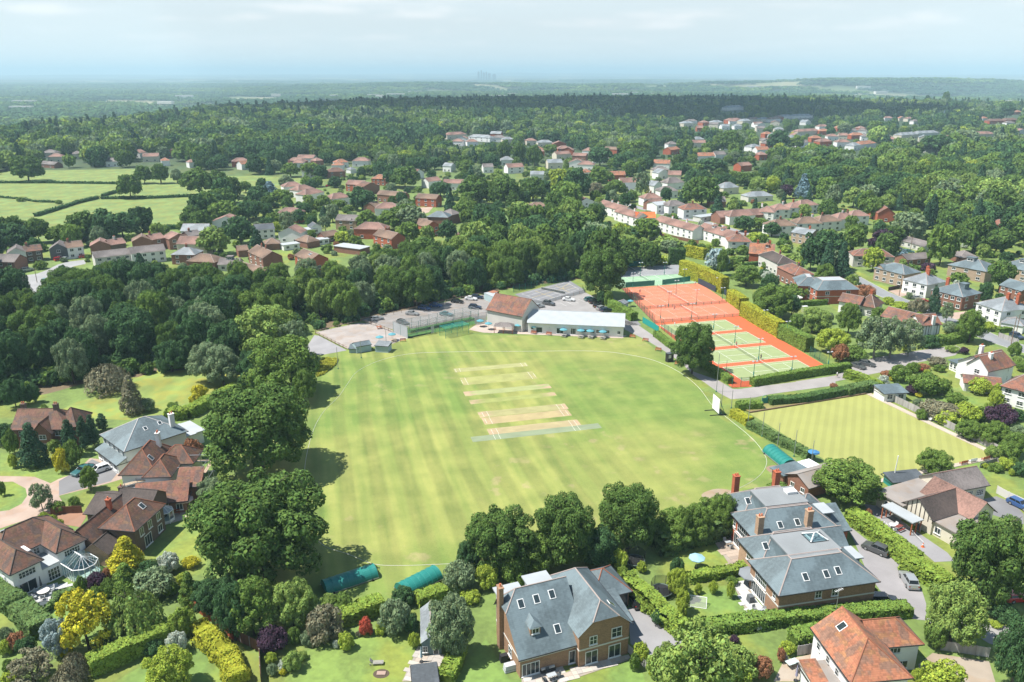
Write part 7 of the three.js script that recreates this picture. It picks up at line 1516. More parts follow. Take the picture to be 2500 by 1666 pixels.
// hedges
const H = [
  ['tall_hedge', 'tall golden clipped conifer hedge beside the clay courts', [[69.6,-317.5],[74.6,-305.4],[79.4,-287.7]], 3.4, 6.2, 'goldhedge', { s: 0.26, dens: 1.3, wob: 0.3 }],
  ['tall_hedge', 'shorter golden green clipped hedge between the two tall golden ones', [[79.1,-277.9],[80.4,-265.9]], 3.4, 4.4, 'goldhedge', { s: 0.26, dens: 1.3, wob: 0.3 }],
  ['tall_hedge', 'tall golden clipped hedge beside the first green tennis courts', [[78.7,-259.6],[81.1,-247.4],[83.8,-235.7]], 3, 5, 'goldhedge', { s: 0.25, dens: 1.3, wob: 0.3 }],
  ['tall_hedge', 'tall green clipped hedge beside the nearest green tennis courts', [[83.8,-235.2],[86.2,-227.1],[87.8,-222]], 3, 4.6, 'hedge', { s: 0.25, dens: 1.3, wob: 0.3 }],
  ['tall_hedge', 'golden clipped hedge far behind the grey tennis court', [[78.2,-352.8],[85.3,-345.3]], 3, 5, 'goldhedge', { s: 0.4 }],
  ['tall_hedge', 'dark green square clipped hedge beyond the grey tennis court', [[67.8,-337],[74.4,-337]], 3.5, 7, 'yew', { s: 0.42 }],
  ['hedge', 'long low clipped hedge at the near end of the tennis courts', [[63.2,-195.1],[78.2,-201.3],[93.5,-206.9]], 2, 2.2, 'hedge', {}],
  ['hedge', 'clipped hedge between the club path and the nearest tennis court', [[53.4,-210],[56,-202.3],[57.9,-196.4]], 1.8, 2, 'hedge', {}],
  ['hedge', 'clipped hedge beside the teal screen on the club path', [[45,-236.6],[48,-224.9]], 1.8, 1.9, 'hedge', {}],
  ['hedge', 'thick clipped hedge behind the right end of the clubhouse', [[35.1,-266.7],[40.6,-253]], 2.6, 3, 'hedge', { s: 0.3 }],
  ['hedge', 'clipped hedge beside the dark parked cars behind the clubhouse', [[33.4,-276],[35.4,-267.4]], 2.4, 2.8, 'hedge', { s: 0.3 }],
  ['hedge', 'dark clipped hedge behind the benches of the bowling green', [[63.8,-182.4],[73.1,-184.2],[85.1,-188.9]], 2.4, 1.9, 'yew', {}],
  ['hedge', 'clipped hedge between the club path and the green gate', [[55.2,-179.7],[61.3,-180.3]], 2.4, 1.8, 'hedge', {}],
  ['hedge', 'yellow leaved hedge behind the sight screen', [[53.1,-175.6],[55.5,-170.1]], 2.2, 1.9, 'goldhedge', {}],
  ['hedge', 'rough green hedge along the left side of the bowling green', [[55.2,-168.9],[59.2,-161.2],[62.3,-155.7],[63.6,-153]], 2, 1.8, 'conifer', { wob: 0.7 }],
  ['hedge', 'bright hedge at the far corner of the bowling green', [[90.4,-201.3],[93.8,-196.9],[95.9,-192.1]], 2.4, 2, 'laurel', { wob: 0.6 }],
  ['hedge', 'dark hedge at the far side of the bowling green', [[85,-188.8],[94.7,-193]], 3, 2, 'conifer', { wob: 0.6 }],
  ['hedge', 'tall yellow green hedge along the grey drive', [[62.2,-128.6],[63.9,-124.1],[65.4,-118.8],[67.1,-113.6]], 3, 2.6, 'laurel', { wob: 0.7 }],
  ['hedge', 'yellow green hedge beside the silver car', [[65.1,-113.7],[67.2,-110.5],[68.9,-106.7]], 3, 2.6, 'laurel', { wob: 0.7 }],
  ['hedge', 'long green hedge in front of the tan brick house', [[26.1,-97.2],[32.9,-98.1],[40.2,-99.5],[46.7,-100.2],[60.3,-101.7]], 2.4, 1.9, 'hedge', { wob: 0.6 }],
  ['hedge', 'short hedge beside the orange roofed house', [[40.3,-94.8],[44.7,-96.1]], 2.4, 2, 'hedge', { wob: 0.6 }],
  ['hedge', 'mixed hedge between the parasol lawn and the goal lawn', [[28.6,-109.8],[34,-111.2],[39.9,-112.7]], 1.8, 1.6, 'laurel', { wob: 0.8 }],
  ['hedge', 'loose yellow green hedge along the drive of the brown brick house', [[18.7,-108.9],[19.5,-105.6],[21.1,-102.8],[22.8,-99.4],[25,-96.8]], 2.4, 2.3, 'laurel', { wob: 1 }],
  ['hedge', 'tall shrub hedge along the near right edge of the cricket field', [[24.7,-118.8],[31,-121.4],[35.8,-123.7],[40.5,-126.8]], 5, 3.4, 'conifer', { wob: 1.4, s: 0.3 }],
  ['hedge', 'glossy hedge behind the red leaved bush', [[-25.4,-99.4],[-22.8,-100.8],[-19.9,-102.6]], 2.6, 2.4, 'laurel', { wob: 0.8 }],
  ['hedge', 'lime green hedge beside the right hand green cover', [[-14.6,-103.8],[-11.4,-105.6],[-8.7,-107.2]], 2.4, 1.9, 'laurel', { wob: 0.5 }],
  ['hedge', 'lime green hedge beside the cream terrace', [[-9,-86.7],[-8.1,-89.9],[-7.6,-93]], 2.4, 2, 'laurel', { wob: 0.5 }],
  ['hedge', 'tall clipped bright green hedge across the left foreground lawn', [[-57.7,-88.7],[-53.8,-92.2],[-49.7,-95.7]], 2.4, 2.8, 'laurel', { s: 0.2, wob: 0.35 }],
  ['hedge', 'clipped brownish hedge at the left edge beside the white house', [[-82,-106.7],[-75.3,-102.1],[-68.6,-96.8]], 3.4, 2.4, 'conifer', { wob: 0.4 }],
  ['hedge', 'billowing olive conifer hedge beside the red fence', [[-46.3,-97.7],[-42.9,-94.3],[-39.3,-90.7],[-36.7,-86.7]], 3, 2.1, 'goldhedge', { wob: 1.1, round: 0.8, s: 0.2 }],
  ['hedge', 'low curved hedge round the grey patio', [[-69.4,-106.7],[-71.2,-105.6],[-70.8,-103.1],[-71.2,-101.1]], 1, 1, 'conifer', {}],
  ['hedge', 'rough hedge between the meadow and the slate roofed white house', [[-82.5,-173.5],[-77.5,-174.7],[-75,-181.7],[-69.8,-194.1]], 3, 2.4, 'laurel', { wob: 1.2, s: 0.28 }],
  ['hedge', 'clipped hedge beside the half timbered house', [[125.9,-228.4],[132.7,-230.1],[141.3,-233.6]], 3.4, 2.4, 'hedge', { wob: 0.8 }],
  ['hedge', 'low clipped hedge beside the white villa at the right edge', [[153.9,-240.4],[164.3,-242.9]], 1.8, 1.6, 'hedge', {}],
  ['hedge', 'hedge at the foot of the large red brick house', [[99.7,-270.3],[112.1,-273.5]], 1.8, 1.8, 'hedge', {}],
  ['hedge', 'dark garden hedge behind the tall yellow hedge, farther one', [[98.6,-341.4],[106.2,-343.8]], 1.8, 1.8, 'yew', { s: 0.4 }],
  ['hedge', 'dark garden hedge behind the tall yellow hedge, nearer one', [[95.2,-328.8],[101.3,-332.1],[109.6,-335.6]], 1.8, 1.8, 'yew', { s: 0.4 }],
  ['field_hedge', 'long straight hedge across the far pasture', [[-393.7,-604.6],[-347.9,-604.6],[-290.4,-599.1]], 2.4, 1.6, 'deep', { s: 0.6, wob: 1 }],
  ['field_hedge', 'hedge running diagonally down the pasture', [[-274.1,-456.9],[-274.6,-485.2],[-275.4,-506.8],[-272.5,-526]], 2.4, 1.8, 'deep', { s: 0.6, wob: 1 }],
  ['field_hedge', 'hedge across the middle of the pasture under the twin oaks', [[-269.6,-524.9],[-240.5,-526],[-212.1,-535.9],[-188.9,-544.3]], 2.4, 1.6, 'deep', { s: 0.6, wob: 1 }],
  ['field_hedge', 'short hedge linking the lone oak to the diagonal hedge', [[-274.1,-535.9],[-273.8,-556.1]], 2.4, 1.6, 'deep', { s: 0.6, wob: 1 }],
  ['field_hedge', 'thin hedge at the left side of the pasture', [[-350.7,-535.9],[-327,-526],[-304.6,-511.9],[-290.7,-509.3]], 2, 1, 'deep', { s: 0.6, wob: 1 }],
  ['field_hedge', 'hedge along the near edge of the pasture behind the close', [[-191.4,-410.4],[-184.7,-417.2],[-171.3,-420.7]], 3, 2.2, 'deep', { s: 0.6, wob: 1 }],
  ['hedge', 'green hedge beside the brick gable house', [[-106.3,-332.1],[-100.7,-340.2]], 2, 1.6, 'hedge', { s: 0.4 }],
  ['hedge', 'dark clipped hedge left of the white gabled house', [[36.7,-487.5],[46.2,-494.6]], 2.5, 2.4, 'yew', { s: 0.5 }],
];
for (const [nm, label, pts, w, h, leaf, o] of H) hedge(nm, label, pts, w, h, leaf, o);
// rough yellow flowering ground cover beside the yard
{ const rr = rng(5), out = { p: [], c: [] }, poly = [[-55.6,-209.9],[-54.5,-216.9],[-50,-215.9],[-49.7,-210.8],[-51.4,-203.2],[-53,-201.3]]; const xs = poly.map((p) => p[0]), zs = poly.map((p) => p[1]); for (let i = 0; i < 9000; i++) { const x = mixn(Math.min(...xs), Math.max(...xs), rr()), z = mixn(Math.min(...zs), Math.max(...zs), rr()); if (inside(poly, x, z)) leafFaces(out, rr, x, 0.1 + 0.7 * rr() * fbm(x, z, 6, 2), z, (rr() - 0.5), 0.8, (rr() - 0.5), 0.16, 0.6 + 0.6 * fbm(x / 2, z / 2, 8, 2)); } tag(mesh('wild_flowers', leafGeo(out), leafMat(0.42, 0.4, 0.04)), 'yellow flowering rough grass beside the tarmac yard', null, null, 'stuff'); }
console.log('plants built');
// ---------------------------------------------------------------- woodland and far trees, beyond counting
{
  const rr = rng(4242), sets = {}, add = (key, leaf, x, z, h, w) => { const k = key + '|' + leaf; (sets[k] ??= []).push([x, z, h, w, rr() * 6.283, rr()]); };
  const near = new Map(); for (const [x, z, r] of placedTrees) { const k = Math.floor(x / 20) + ',' + Math.floor(z / 20); (near.get(k) ?? near.set(k, []).get(k)).push([x, z, r]); }
  const busy = (x, z, r) => { const i = Math.floor(x / 20), j = Math.floor(z / 20); for (let a = -1; a <= 1; a++) for (let b = -1; b <= 1; b++) for (const q of near.get((i + a) + ',' + (j + b)) ?? []) if (Math.hypot(q[0] - x, q[1] - z) < (q[2] + r) * 0.62) return true; return false; };
  const suburb = [[-189.1,-278.9],[-255.3,-385.7],[-231.5,-396.7],[-165.8,-414.2],[-180.8,-539.8],[-170,-662.6],[-90.4,-962.8],[264.6,-1552.8],[625.2,-1689.2],[688.6,-1103.5],[205.7,-311.3],[144,-311.3],[91.5,-311.3],[64.8,-360.6],[32.7,-485.2],[-33.7,-342.6]], oldWood = [[187.1,-502.2],[222.5,-662.6],[302.3,-853.3],[422,-962.8],[741.3,-1190],[247.8,-380.4],[245,-414.2],[239.1,-502.2],[235.2,-560.7]];
  const open = (x, z) => fields.some((f) => inside(f, x, z)) || inside(fieldPoly, x, z) || paved.some((p) => inside(p, x, z)) || lawns.some((l) => inside(l[1], x, z));
  const seen = (x, z, h) => homes.some(([a, b, q]) => { const t = z / b; return t > 0.5 && t < 1.04 && Math.abs(x - a * t) < q * t + 2 && (1 - t) * 78 < h * 0.95 - 1.5; });   // would hide a house that shows
  for (let d = 330, step; d < 2700; d += step) {
    step = 9.5 + d * 0.0035; const n = Math.floor((1.56 * d) / step);
    for (let i = 0; i < n; i++) {
      const a = -0.78 + (1.56 * (i + rr())) / n, dd = d + (rr() - 0.5) * step * 1.6, x = Math.sin(a) * dd, z = -Math.cos(a) * dd; if (Math.abs(x / z) > 0.75 || dd > woodEnd(x, z) + 120) continue;
      const inTown = inside(suburb, x, z) && !inside(oldWood, x, z), dens = inTown ? (dd < 700 ? 0.5 : 0.8) : 1, pick = rr(), con = rr() < (inTown ? 0.1 : 0.05) + (dd > 1200 ? 0.12 : 0), h = (inTown ? 7 + 7 * pick : 12 + 8 * pick * pick) * (con ? 1.25 : 1), w = con ? h * 0.45 : h * (0.8 + 0.4 * rr());
      if (rr() > dens || open(x, z) || busy(x, z, w / 2) || (dd < 1000 && !clearOf(x, z, w * 0.22)) || seen(x, z, h)) continue;
      const tone = vnoise(x / 60, z / 60, 55) + 0.5 * (rr() - 0.5), leaf = con ? 'pine' : tone < 0.32 ? 'deep' : tone < 0.52 ? 'oak' : tone < 0.72 ? 'mid' : tone < 0.86 ? 'grey' : rr() < 0.12 ? 'lime' : 'light';
      add(con ? (dd < 900 ? 'coneF' : 'coneX') : dd < 800 ? (rr() < 0.5 ? 'oakF' : 'roundF') : 'oakX', leaf, x, z, h, w);
    }
  }
  // undergrowth of the near woods
  for (const p of woods) { sheet(numbered('wood_floor'), [p], 0.006, M(0.2, 0.15, 0.085, { tx: 'gravel' }), { label: 'leaf litter under the wood' }); const xs = p.map((q2) => q2[0]), zs = p.map((q2) => q2[1]); for (let i = 0; i < 1500; i++) { const x = mixn(Math.min(...xs), Math.max(...xs), rr()), z = mixn(Math.min(...zs), Math.max(...zs), rr()), h = 1.5 + 3 * rr(); if (inside(p, x, z) && clearOf(x, z, h * 0.6)) add('domeF', ['deep', 'oak', 'mid', 'deep'][Math.floor(rr() * 4)], x, z, h, h * 1.3); } }
  // garden bushes below the trees of the suburbs
  for (let i = 0; i < 5200; i++) { const d = 300 + 700 * rr(), a = (rr() - 0.5) * 1.5, x = Math.sin(a) * d, z = -Math.cos(a) * d; if (!inside(suburb, x, z) || open(x, z) || !clearOf(x, z, 0.5) || busy(x, z, 0.5)) continue; const h = 1.4 + 2.4 * rr(); if (seen(x, z, h)) continue; add('domeF', ['mid', 'deep', 'light', 'grey', 'laurel', 'oak', 'mid', 'oak'][Math.floor(rr() * 8)], x, z, h, h * 1.5); }
  const m4 = new THREE.Matrix4(), q = new THREE.Quaternion(), col = new THREE.Color(); let total = 0;
  for (const [k, list] of Object.entries(sets)) {
    const [key, leaf] = k.split('|'), set = CR[key];
    set.forEach((c, vi) => {
      const L = list.filter((_, i) => i % set.length === vi); if (!L.length) return; total += L.length;
      const im = new THREE.InstancedMesh(c.g, LM[leaf], L.length); im.name = numbered(key === 'domeF' ? 'garden_bushes' : 'distant_woodland'); im.castShadow = im.receiveShadow = true; im.userData = { kind: 'stuff', label: key === 'domeF' ? 'bushes filling the suburban gardens' : 'mass of distant trees' };
      L.forEach(([x, z, h, w, t, r], i) => { q.setFromAxisAngle(V(0, 1, 0), t); im.setMatrixAt(i, m4.compose(V(x, hgt(x, z) - (key === 'domeF' ? 0.1 : 0.4), z), q, V(w / 2 / c.R, h / c.H, w / 2 / c.R))); const v = 0.8 + 0.4 * r; im.setColorAt(i, col.setRGB(v, v, v)); });
      scene.add(im);
    });
  }
  // far plain: clumps of many crowns
  const clump = (seed, n, R, h) => { const r2 = rng(seed), out = { p: [], c: [] }; for (let i = 0; i < n; i++) { const a = r2() * 6.283, d = R * Math.sqrt(r2()), cx = Math.cos(a) * d, cz = Math.sin(a) * d, hh = h * (0.7 + 0.6 * r2()), rad = h * 0.5 * (0.7 + 0.6 * r2()), t = 0.8 + 0.4 * r2(); for (let k = 0; k < 26; k++) { let nx = r2() * 2 - 1, ny = r2() * 1.3 - 0.3, nz = r2() * 2 - 1; const l = 1 / Math.hypot(nx, ny, nz); nx *= l; ny *= l; nz *= l; leafFaces(out, r2, cx + nx * rad, hh * 0.55 + ny * hh * 0.45, cz + nz * rad, nx, ny + 0.2, nz, h * 0.26, t); } } return leafGeo(out); };
  const clumps = [clump(1, 40, 62, 15), clump(2, 40, 62, 15), clump(3, 34, 62, 16)], lists = {};
  for (let d = 1250, step; d < 11500; d += step) { step = 62 + d * 0.012; const n = Math.floor((1.5 * d) / step); for (let i = 0; i < n; i++) { const a = -0.75 + (1.5 * (i + rr())) / n, dd = d + (rr() - 0.5) * step * 1.5, x = Math.sin(a) * dd, z = -Math.cos(a) * dd, f = farField(x, z); if (Math.abs(x / z) > 0.75 || f > 0.84 || rr() < 0.04 || dd < woodEnd(x, z) + 170) continue; const k = Math.floor(rr() * 3) + '|' + ['pine', 'deep', 'oak', 'deep', 'mid'][Math.floor(vnoise(x / 500, z / 300, 77) * 4.99)]; (lists[k] ??= []).push([x, z, step / 70, rr() * 6.283]); } }
  for (const [k, L] of Object.entries(lists)) { const [ci, leaf] = k.split('|'), im = new THREE.InstancedMesh(clumps[ci], LM[leaf], L.length); im.name = numbered('far_woodland'); im.castShadow = im.receiveShadow = true; im.userData = { kind: 'stuff', label: 'hazy woodland of the far plain' }; L.forEach(([x, z, s, t], i) => { q.setFromAxisAngle(V(0, 1, 0), t); im.setMatrixAt(i, m4.compose(V(x, hgt(x, z) - 1, z), q, V(s, 1, s))); }); total += L.length; scene.add(im); }
  console.log('instances', total);
}

// ---------------------------------------------------------------- cars
const paint = { silver: M(0.5, 0.52, 0.53, { rough: 0.3, metal: 0.5, clearcoat: 0.6 }), white: M(0.75, 0.75, 0.75, { rough: 0.3, clearcoat: 0.6 }), blue: M(0.03, 0.09, 0.25, { rough: 0.3, clearcoat: 0.8 }), navy: M(0.015, 0.03, 0.07, { rough: 0.3, clearcoat: 0.8 }), grey: M(0.12, 0.125, 0.13, { rough: 0.3, metal: 0.4, clearcoat: 0.7 }), black: M(0.012, 0.012, 0.014, { rough: 0.25, clearcoat: 0.9 }), red: M(0.5, 0.02, 0.02, { rough: 0.3, clearcoat: 0.8 }), teal: M(0.04, 0.14, 0.15, { rough: 0.3, clearcoat: 0.8 }) };
const carGlass = M(0.015, 0.02, 0.022, { rough: 0.08 }), lamp = M(0.7, 0.7, 0.68, { rough: 0.2 }), tail = M(0.4, 0.01, 0.01, { rough: 0.25 }), plate = M(0.65, 0.5, 0.05, { rough: 0.5 });
const tyreG = new THREE.CylinderGeometry(0.33, 0.33, 0.22, 18).rotateX(Math.PI / 2), rimG = new THREE.CylinderGeometry(0.2, 0.2, 0.235, 12).rotateX(Math.PI / 2);
function carGeos(type) {
  const tall = type === 'suv' || type === 'van', H = tall ? 1.68 : 1.44, b = tall ? 0.98 : 0.86, s = new THREE.Shape(), L = 2.15;
  [[-L, 0.35], [-L - 0.03, 0.6], [-L + 0.05, b], [-L + 0.6, b + 0.04], [0.7, b + 0.02], [1.5, b - 0.08], [2.05, b - 0.2], [2.2, 0.58], [2.18, 0.34], [1.75, 0.26], [-1.8, 0.26]].forEach(([x, y], i) => i ? s.lineTo(x, y) : s.moveTo(x, y));
  const body = new THREE.ExtrudeGeometry(s, { depth: 1.6, bevelEnabled: true, bevelSize: 0.09, bevelThickness: 0.09, bevelSegments: 2, steps: 1 }); body.translate(0, 0, -0.8);
  const x0 = type === 'van' ? -2.1 : type === 'hatch' || tall ? -1.98 : -1.6, x1 = 0.95, t0 = type === 'van' ? -2.0 : type === 'saloon' ? -1.0 : -1.6, t1 = 0.15, m = new MB(), w0 = 0.83, w1 = 0.64, Bq = [V(x0, b, w0), V(x1, b, w0), V(x1, b, -w0), V(x0, b, -w0)], T = [V(t0, H - 0.06, w1), V(t1, H - 0.06, w1), V(t1, H - 0.06, -w1), V(t0, H - 0.06, -w1)];
  for (let i = 0; i < 4; i++) { const j = (i + 1) % 4; m.quad(Bq[i], Bq[j], T[j], T[i]); }
  const f = new MB(); for (let i = 0; i < 4; i++) f.tube(Bq[i], T[i], 0.05, 0.05, 5); f.tube(V(-0.45, b, w0 + 0.005), V(-0.5, H - 0.06, w1 + 0.005), 0.045, 0.045, 5); f.tube(V(-0.45, b, -w0 - 0.005), V(-0.5, H - 0.06, -w1 - 0.005), 0.045, 0.045, 5);
  const rs = new THREE.Shape(); rs.moveTo(t0 - 0.06, -w1 - 0.03); rs.lineTo(t1 + 0.06, -w1 + 0.02); rs.lineTo(t1 + 0.06, w1 - 0.02); rs.lineTo(t0 - 0.06, w1 + 0.03); const roof = new THREE.ExtrudeGeometry(rs, { depth: 0.05, bevelEnabled: true, bevelSize: 0.05, bevelThickness: 0.03, bevelSegments: 2 }); roof.rotateX(-Math.PI / 2); roof.translate(0, H - 0.07, 0);
  return { body, glass: m.geo(), pillars: f.geo(), roof, b };
}
const carKinds = { saloon: carGeos('saloon'), hatch: carGeos('hatch'), suv: carGeos('suv'), van: carGeos('van') };
const carWord = { saloon: 'saloon car', hatch: 'hatchback', suv: 'large car', van: 'van' }, paintWord = { silver: 'silver', white: 'white', blue: 'blue', navy: 'dark blue', grey: 'dark grey', black: 'black', red: 'red', teal: 'teal' };
function car([x, z, , yaw], color, type, where) {
  const k = carKinds[type], t = thing('parked_car', `${paintWord[color]} ${carWord[type]} ${where}`, type === 'van' ? 'van' : 'car', x, 0.04, z, yaw, 'parked cars'), p = paint[color];
  const body = mesh('body', k.body, p, t); mesh('roof_panel', k.roof, p, t); mesh('window', k.glass, carGlass, t); mesh('pillar', k.pillars, p, t);
  for (const [i, j] of [[-1.3, 1], [1.4, 1], [-1.3, -1], [1.4, -1]]) { const w = mesh('wheel', tyreG, MT.rubber, t); w.position.set(i, 0.33, j * 0.82); mesh('rim', rimG, MT.steel, w); }
  for (const j of [-1, 1]) { const a = mesh('headlight', new THREE.BoxGeometry(0.14, 0.14, 0.34), lamp, t); a.position.set(2.14, 0.62, j * 0.6); const c = mesh('tail_light', new THREE.BoxGeometry(0.1, 0.24, 0.26), tail, t); c.position.set(-2.2, 0.74, j * 0.7); }
  const n = mesh('number_plate', new THREE.BoxGeometry(0.03, 0.12, 0.5), plate, t); n.position.set(-2.25, 0.52, 0);
}
car([-45.14,-254.2,2.62,0.559],'silver','hatch','at the left end of the gravel car park');
car([-14.95,-279.1,3.51,-0.285],'white','saloon','at the far end of the gravel car park');
car([-12.75,-281.17,2.92,-0.289],'navy','hatch','beside the blue container');
car([-30.61,-266.88,3.94,-0.615],'blue','hatch','under the trees of the car park');
car([-26.86,-270.09,3.29,-0.336],'blue','saloon','right of the bright blue one under the trees');
car([-22.38,-259.42,4.1,-0.358],'teal','saloon','behind the practice nets');
car([-13,-267.63,3.53,-0.218],'navy','suv','behind the far end of the practice nets');
car([-35.98,-250.1,4.3,-0.676],'grey','hatch','beside the white end panel of the nets');
car([13.07,-272.45,4.47,-0.556],'grey','suv','behind the red roofed hall');
car([20.48,-277.89,4.27,-0.271],'white','saloon','in the middle of the tarmac car park');
car([30.59,-269.88,4.31,0.701],'black','hatch','first in the row by the clipped hedge');
car([31.29,-266.82,4.32,0.683],'silver','hatch','second in the row by the clipped hedge');
car([32.61,-264.05,4.43,0.527],'navy','hatch','third in the row by the clipped hedge');
car([28.25,-278.3,4.01,0.511],'teal','hatch','at the far end of the row by the clipped hedge');
car([9.29,-268.95,3.41,0.467],'silver','hatch','close behind the red roofed hall');
car([-19.68,-275.29,3.33,-0.344],'black','hatch','between the blue and white cars under the trees');
car([-34.07,-260.21,3.08,-0.237],'silver','saloon','left of the bright blue hatch');
car([29.68,-274.83,4.62,0.546],'black','suv','behind the row by the clipped hedge');
car([96.76,-208.79,4.74,-1.039],'grey','saloon','on the drive beside the near hedge of the courts');
car([100.05,-210.65,3.47,-0.752],'grey','hatch','right of the dark saloon on the drive');
car([147.85,-275.2,4.3,0.226],'red','hatch','in front of the white villa');
car([147.9,-280.09,3.23,-0.312],'silver','saloon','behind the red car');
car([157.09,-235.16,4.31,-1.365],'navy','suv','at the right edge of the road');
car([180.75,-367.32,2.96,-0.702],'navy','saloon','beside the purple tree');
car([182.81,-360.21,3.3,-0.499],'teal','hatch','in front of the low bungalow');
car([62.6,-118.32,3.43,2.314],'grey','suv','on the drive beside the tall hedge');
car([64.04,-109.38,4.05,1.475],'silver','suv','in the middle of the grey drive');
car([57.66,-104.17,3.41,-0.053],'black','van','beside the tan brick house');
car([19.22,-104.55,3.02,1.750],'black','saloon','in front of the garage');
car([-88.5,-146.94,4.36,-2.012],'teal','saloon','on the tarmac bay by the white house');
car([-85.35,-147.31,3.11,-2.320],'white','hatch','half hidden by the small tree on the bay');
car([-199.18,-343.47,3.36,0.911],'red','van','in front of the black boarded house');
car([-197.27,-345.53,3.42,1.517],'white','hatch','beside the red van in the close');
car([-201.99,-324.17,3.84,0.744],'silver','van','on the verge at the left of the close');
car([-184.47,-306.11,3.12,1.507],'teal','hatch','in the near bend of the close');
car([-191.2,-348.97,2.34,0.691],'red','hatch','at the end of the close');
car([85.85,-590.9,4.07,0.720],'red','hatch','in the far turning circle');
car([84.02,-479.26,3.49,-0.261],'white','hatch','on the road behind the terrace');
car([93.88,-450.38,3.94,-0.656],'silver','hatch','in front of the hipped white house');
car([-129.2,-585.9,6.87,-0.501],'blue','hatch','behind the crescent of pinkish roofs');
car([-134.14,-586.23,4.36,1.146],'red','hatch','left of the blue one behind the crescent');
car([78.98,-105.01,2.13,0.098],'red','hatch','under the large oak on the right');
car([96.38,-133.25,1.69,-1.145],'blue','hatch','in the yard behind the bowling club');
// ---------------------------------------------------------------- fences
function fence(label, pts, h, mat, o = {}) {
  const t = thing(o.name ?? 'garden_fence', label, 'fence', pts[0][0], 0, pts[0][1]), pw = o.panel ?? 1.83, post = new MB().box(0, 0, 0, o.pt ?? 0.12, h + 0.1, o.pt ?? 0.12).geo(), pm = o.post ?? mat;
  for (let i = 0; i < pts.length - 1; i++) {
    const a = pts[i], b = pts[i + 1], dx = b[0] - a[0], dz = b[1] - a[1], L = Math.hypot(dx, dz), n = Math.max(1, Math.round(L / pw)), yaw = Math.atan2(-dz, dx), w = L / n;
    const g = o.rail ? null : o.slats ? null : new THREE.BoxGeometry(w - 0.04, h, o.th ?? 0.05), rg = o.rail ? new THREE.BoxGeometry(w, 0.1, 0.06) : null;
    for (let k = 0; k < n; k++) {
      const s = (k + 0.5) / n, x = a[0] - pts[0][0] + dx * s, z = a[1] - pts[0][1] + dz * s, q = mesh('post', post, pm, t); q.position.set(a[0] - pts[0][0] + (dx * k) / n, 0, a[1] - pts[0][1] + (dz * k) / n); q.rotation.y = yaw;
      if (g) { const p = mesh('panel', g, Array.isArray(mat) ? mat[k % mat.length] : mat, t); p.position.set(x, h / 2 + (o.lift ?? 0.03), z); p.rotation.y = yaw; } else for (const y of o.rail) { const p = mesh('rail', rg, mat, t); p.position.set(x, y, z); p.rotation.y = yaw; }
    }
  }
  return t;
}
const gp = [M(0.46, 0.44, 0.42, { tx: 'wood' }), M(0.5, 0.48, 0.46, { tx: 'wood' }), M(0.42, 0.4, 0.38, { tx: 'wood' })], mesh30 = M(0.02, 0.09, 0.07, { transparent: true, opacity: 0.2, rough: 1 }), meshGrey = M(0.35, 0.38, 0.38, { transparent: true, opacity: 0.22, rough: 1 }), teal70 = M(0.01, 0.22, 0.18, { transparent: true, opacity: 0.82, rough: 0.9 }), tealNet = M(0.01, 0.32, 0.26, { transparent: true, opacity: 0.22, rough: 1 });
fence('weathered grey panel fence along the bowling green', [[93,-191.4],[96.7,-181.6],[100.2,-171.6],[103.2,-163.3],[105.6,-155.8]], 1.7, gp, { post: MT.greytimber });
fence('low wooden rail fence along the wooded side of the car park', [[-50.3,-252.5],[-42.8,-258.7],[-33.4,-266.9],[-21.4,-277.5],[-11.3,-285.3]], 1, MT.palewood, { rail: [0.95], panel: 3 , name: 'rail_fence' });
fence('wooden rail fence at the wooded side of the gravel yard', [[-62.4,-240.4],[-56.3,-246.1],[-50.9,-250.4]], 0.8, MT.palewood, { rail: [0.7], panel: 3, name: 'rail_fence' });
fence('brown post and rail fence between the gravel yard and the tarmac yard', [[-62.1,-239.1],[-55.4,-231.1],[-49.1,-223.9]], 1, MT.timber, { rail: [0.4, 0.9], panel: 2.4, name: 'rail_fence' });
fence('brown rail fence between the yard and the car park', [[-50.1,-252.1],[-44.3,-247.4],[-37.9,-240.4]], 1, MT.timber, { rail: [0.4, 0.9], panel: 2.4, name: 'rail_fence' });
fence('red stained fence behind the billowing hedge', [[-51.5,-104.6],[-48.7,-102.6],[-44.5,-99.3],[-40.3,-95.5]], 1.7, MT.redtimber, {});
fence('brown panel fence at the left of the sunny lawn', [[-42.1,-97.2],[-39.2,-95.2],[-35.9,-93.3],[-33.7,-86.7]], 1.8, MT.brownfence, { post: MT.greytimber });
fence('pale panel fence behind the orange roofed house', [[61.2,-93.6],[63.8,-93],[67.2,-92.1]], 1.6, gp, { post: MT.greytimber });
fence('short grey fence left of the orange roofed house', [[40.3,-92.4],[42,-92.8],[43.6,-93]], 1.7, gp, { post: MT.greytimber });
fence('low pale fence beside the brown brick house', [[16.3,-93.5],[17.6,-91.3],[18.7,-89.5]], 1.3, gp, { post: MT.greytimber });
fence('dark brown fence by the small round tree', [[-85.7,-130.1],[-83.6,-130.8],[-80.4,-131]], 1.5, MT.brownfence, {});
fence('grey panel fence along the road at the right edge', [[151.9,-236],[153,-232.5],[153.9,-229]], 1.5, gp, { post: MT.greytimber });
fence('white boarded fence behind the bowling club', [[95,-138.4],[95.8,-136],[97.2,-133.2]], 1.6, MT.offwhite, {});
fence('grey garden wall panels beside the bowling club', [[97.5,-148.9],[102.4,-151.2],[104.3,-147]], 1.2, gp, {});
fence('dark panel fence in front of the white villa', [[142.6,-291.9],[149.5,-295.9]], 1.4, MT.darkwood, {});
fence('brown fence behind the white terraces', [[75.7,-397.4],[83.7,-388.1],[90.1,-379.2]], 1.6, MT.brownfence, {});
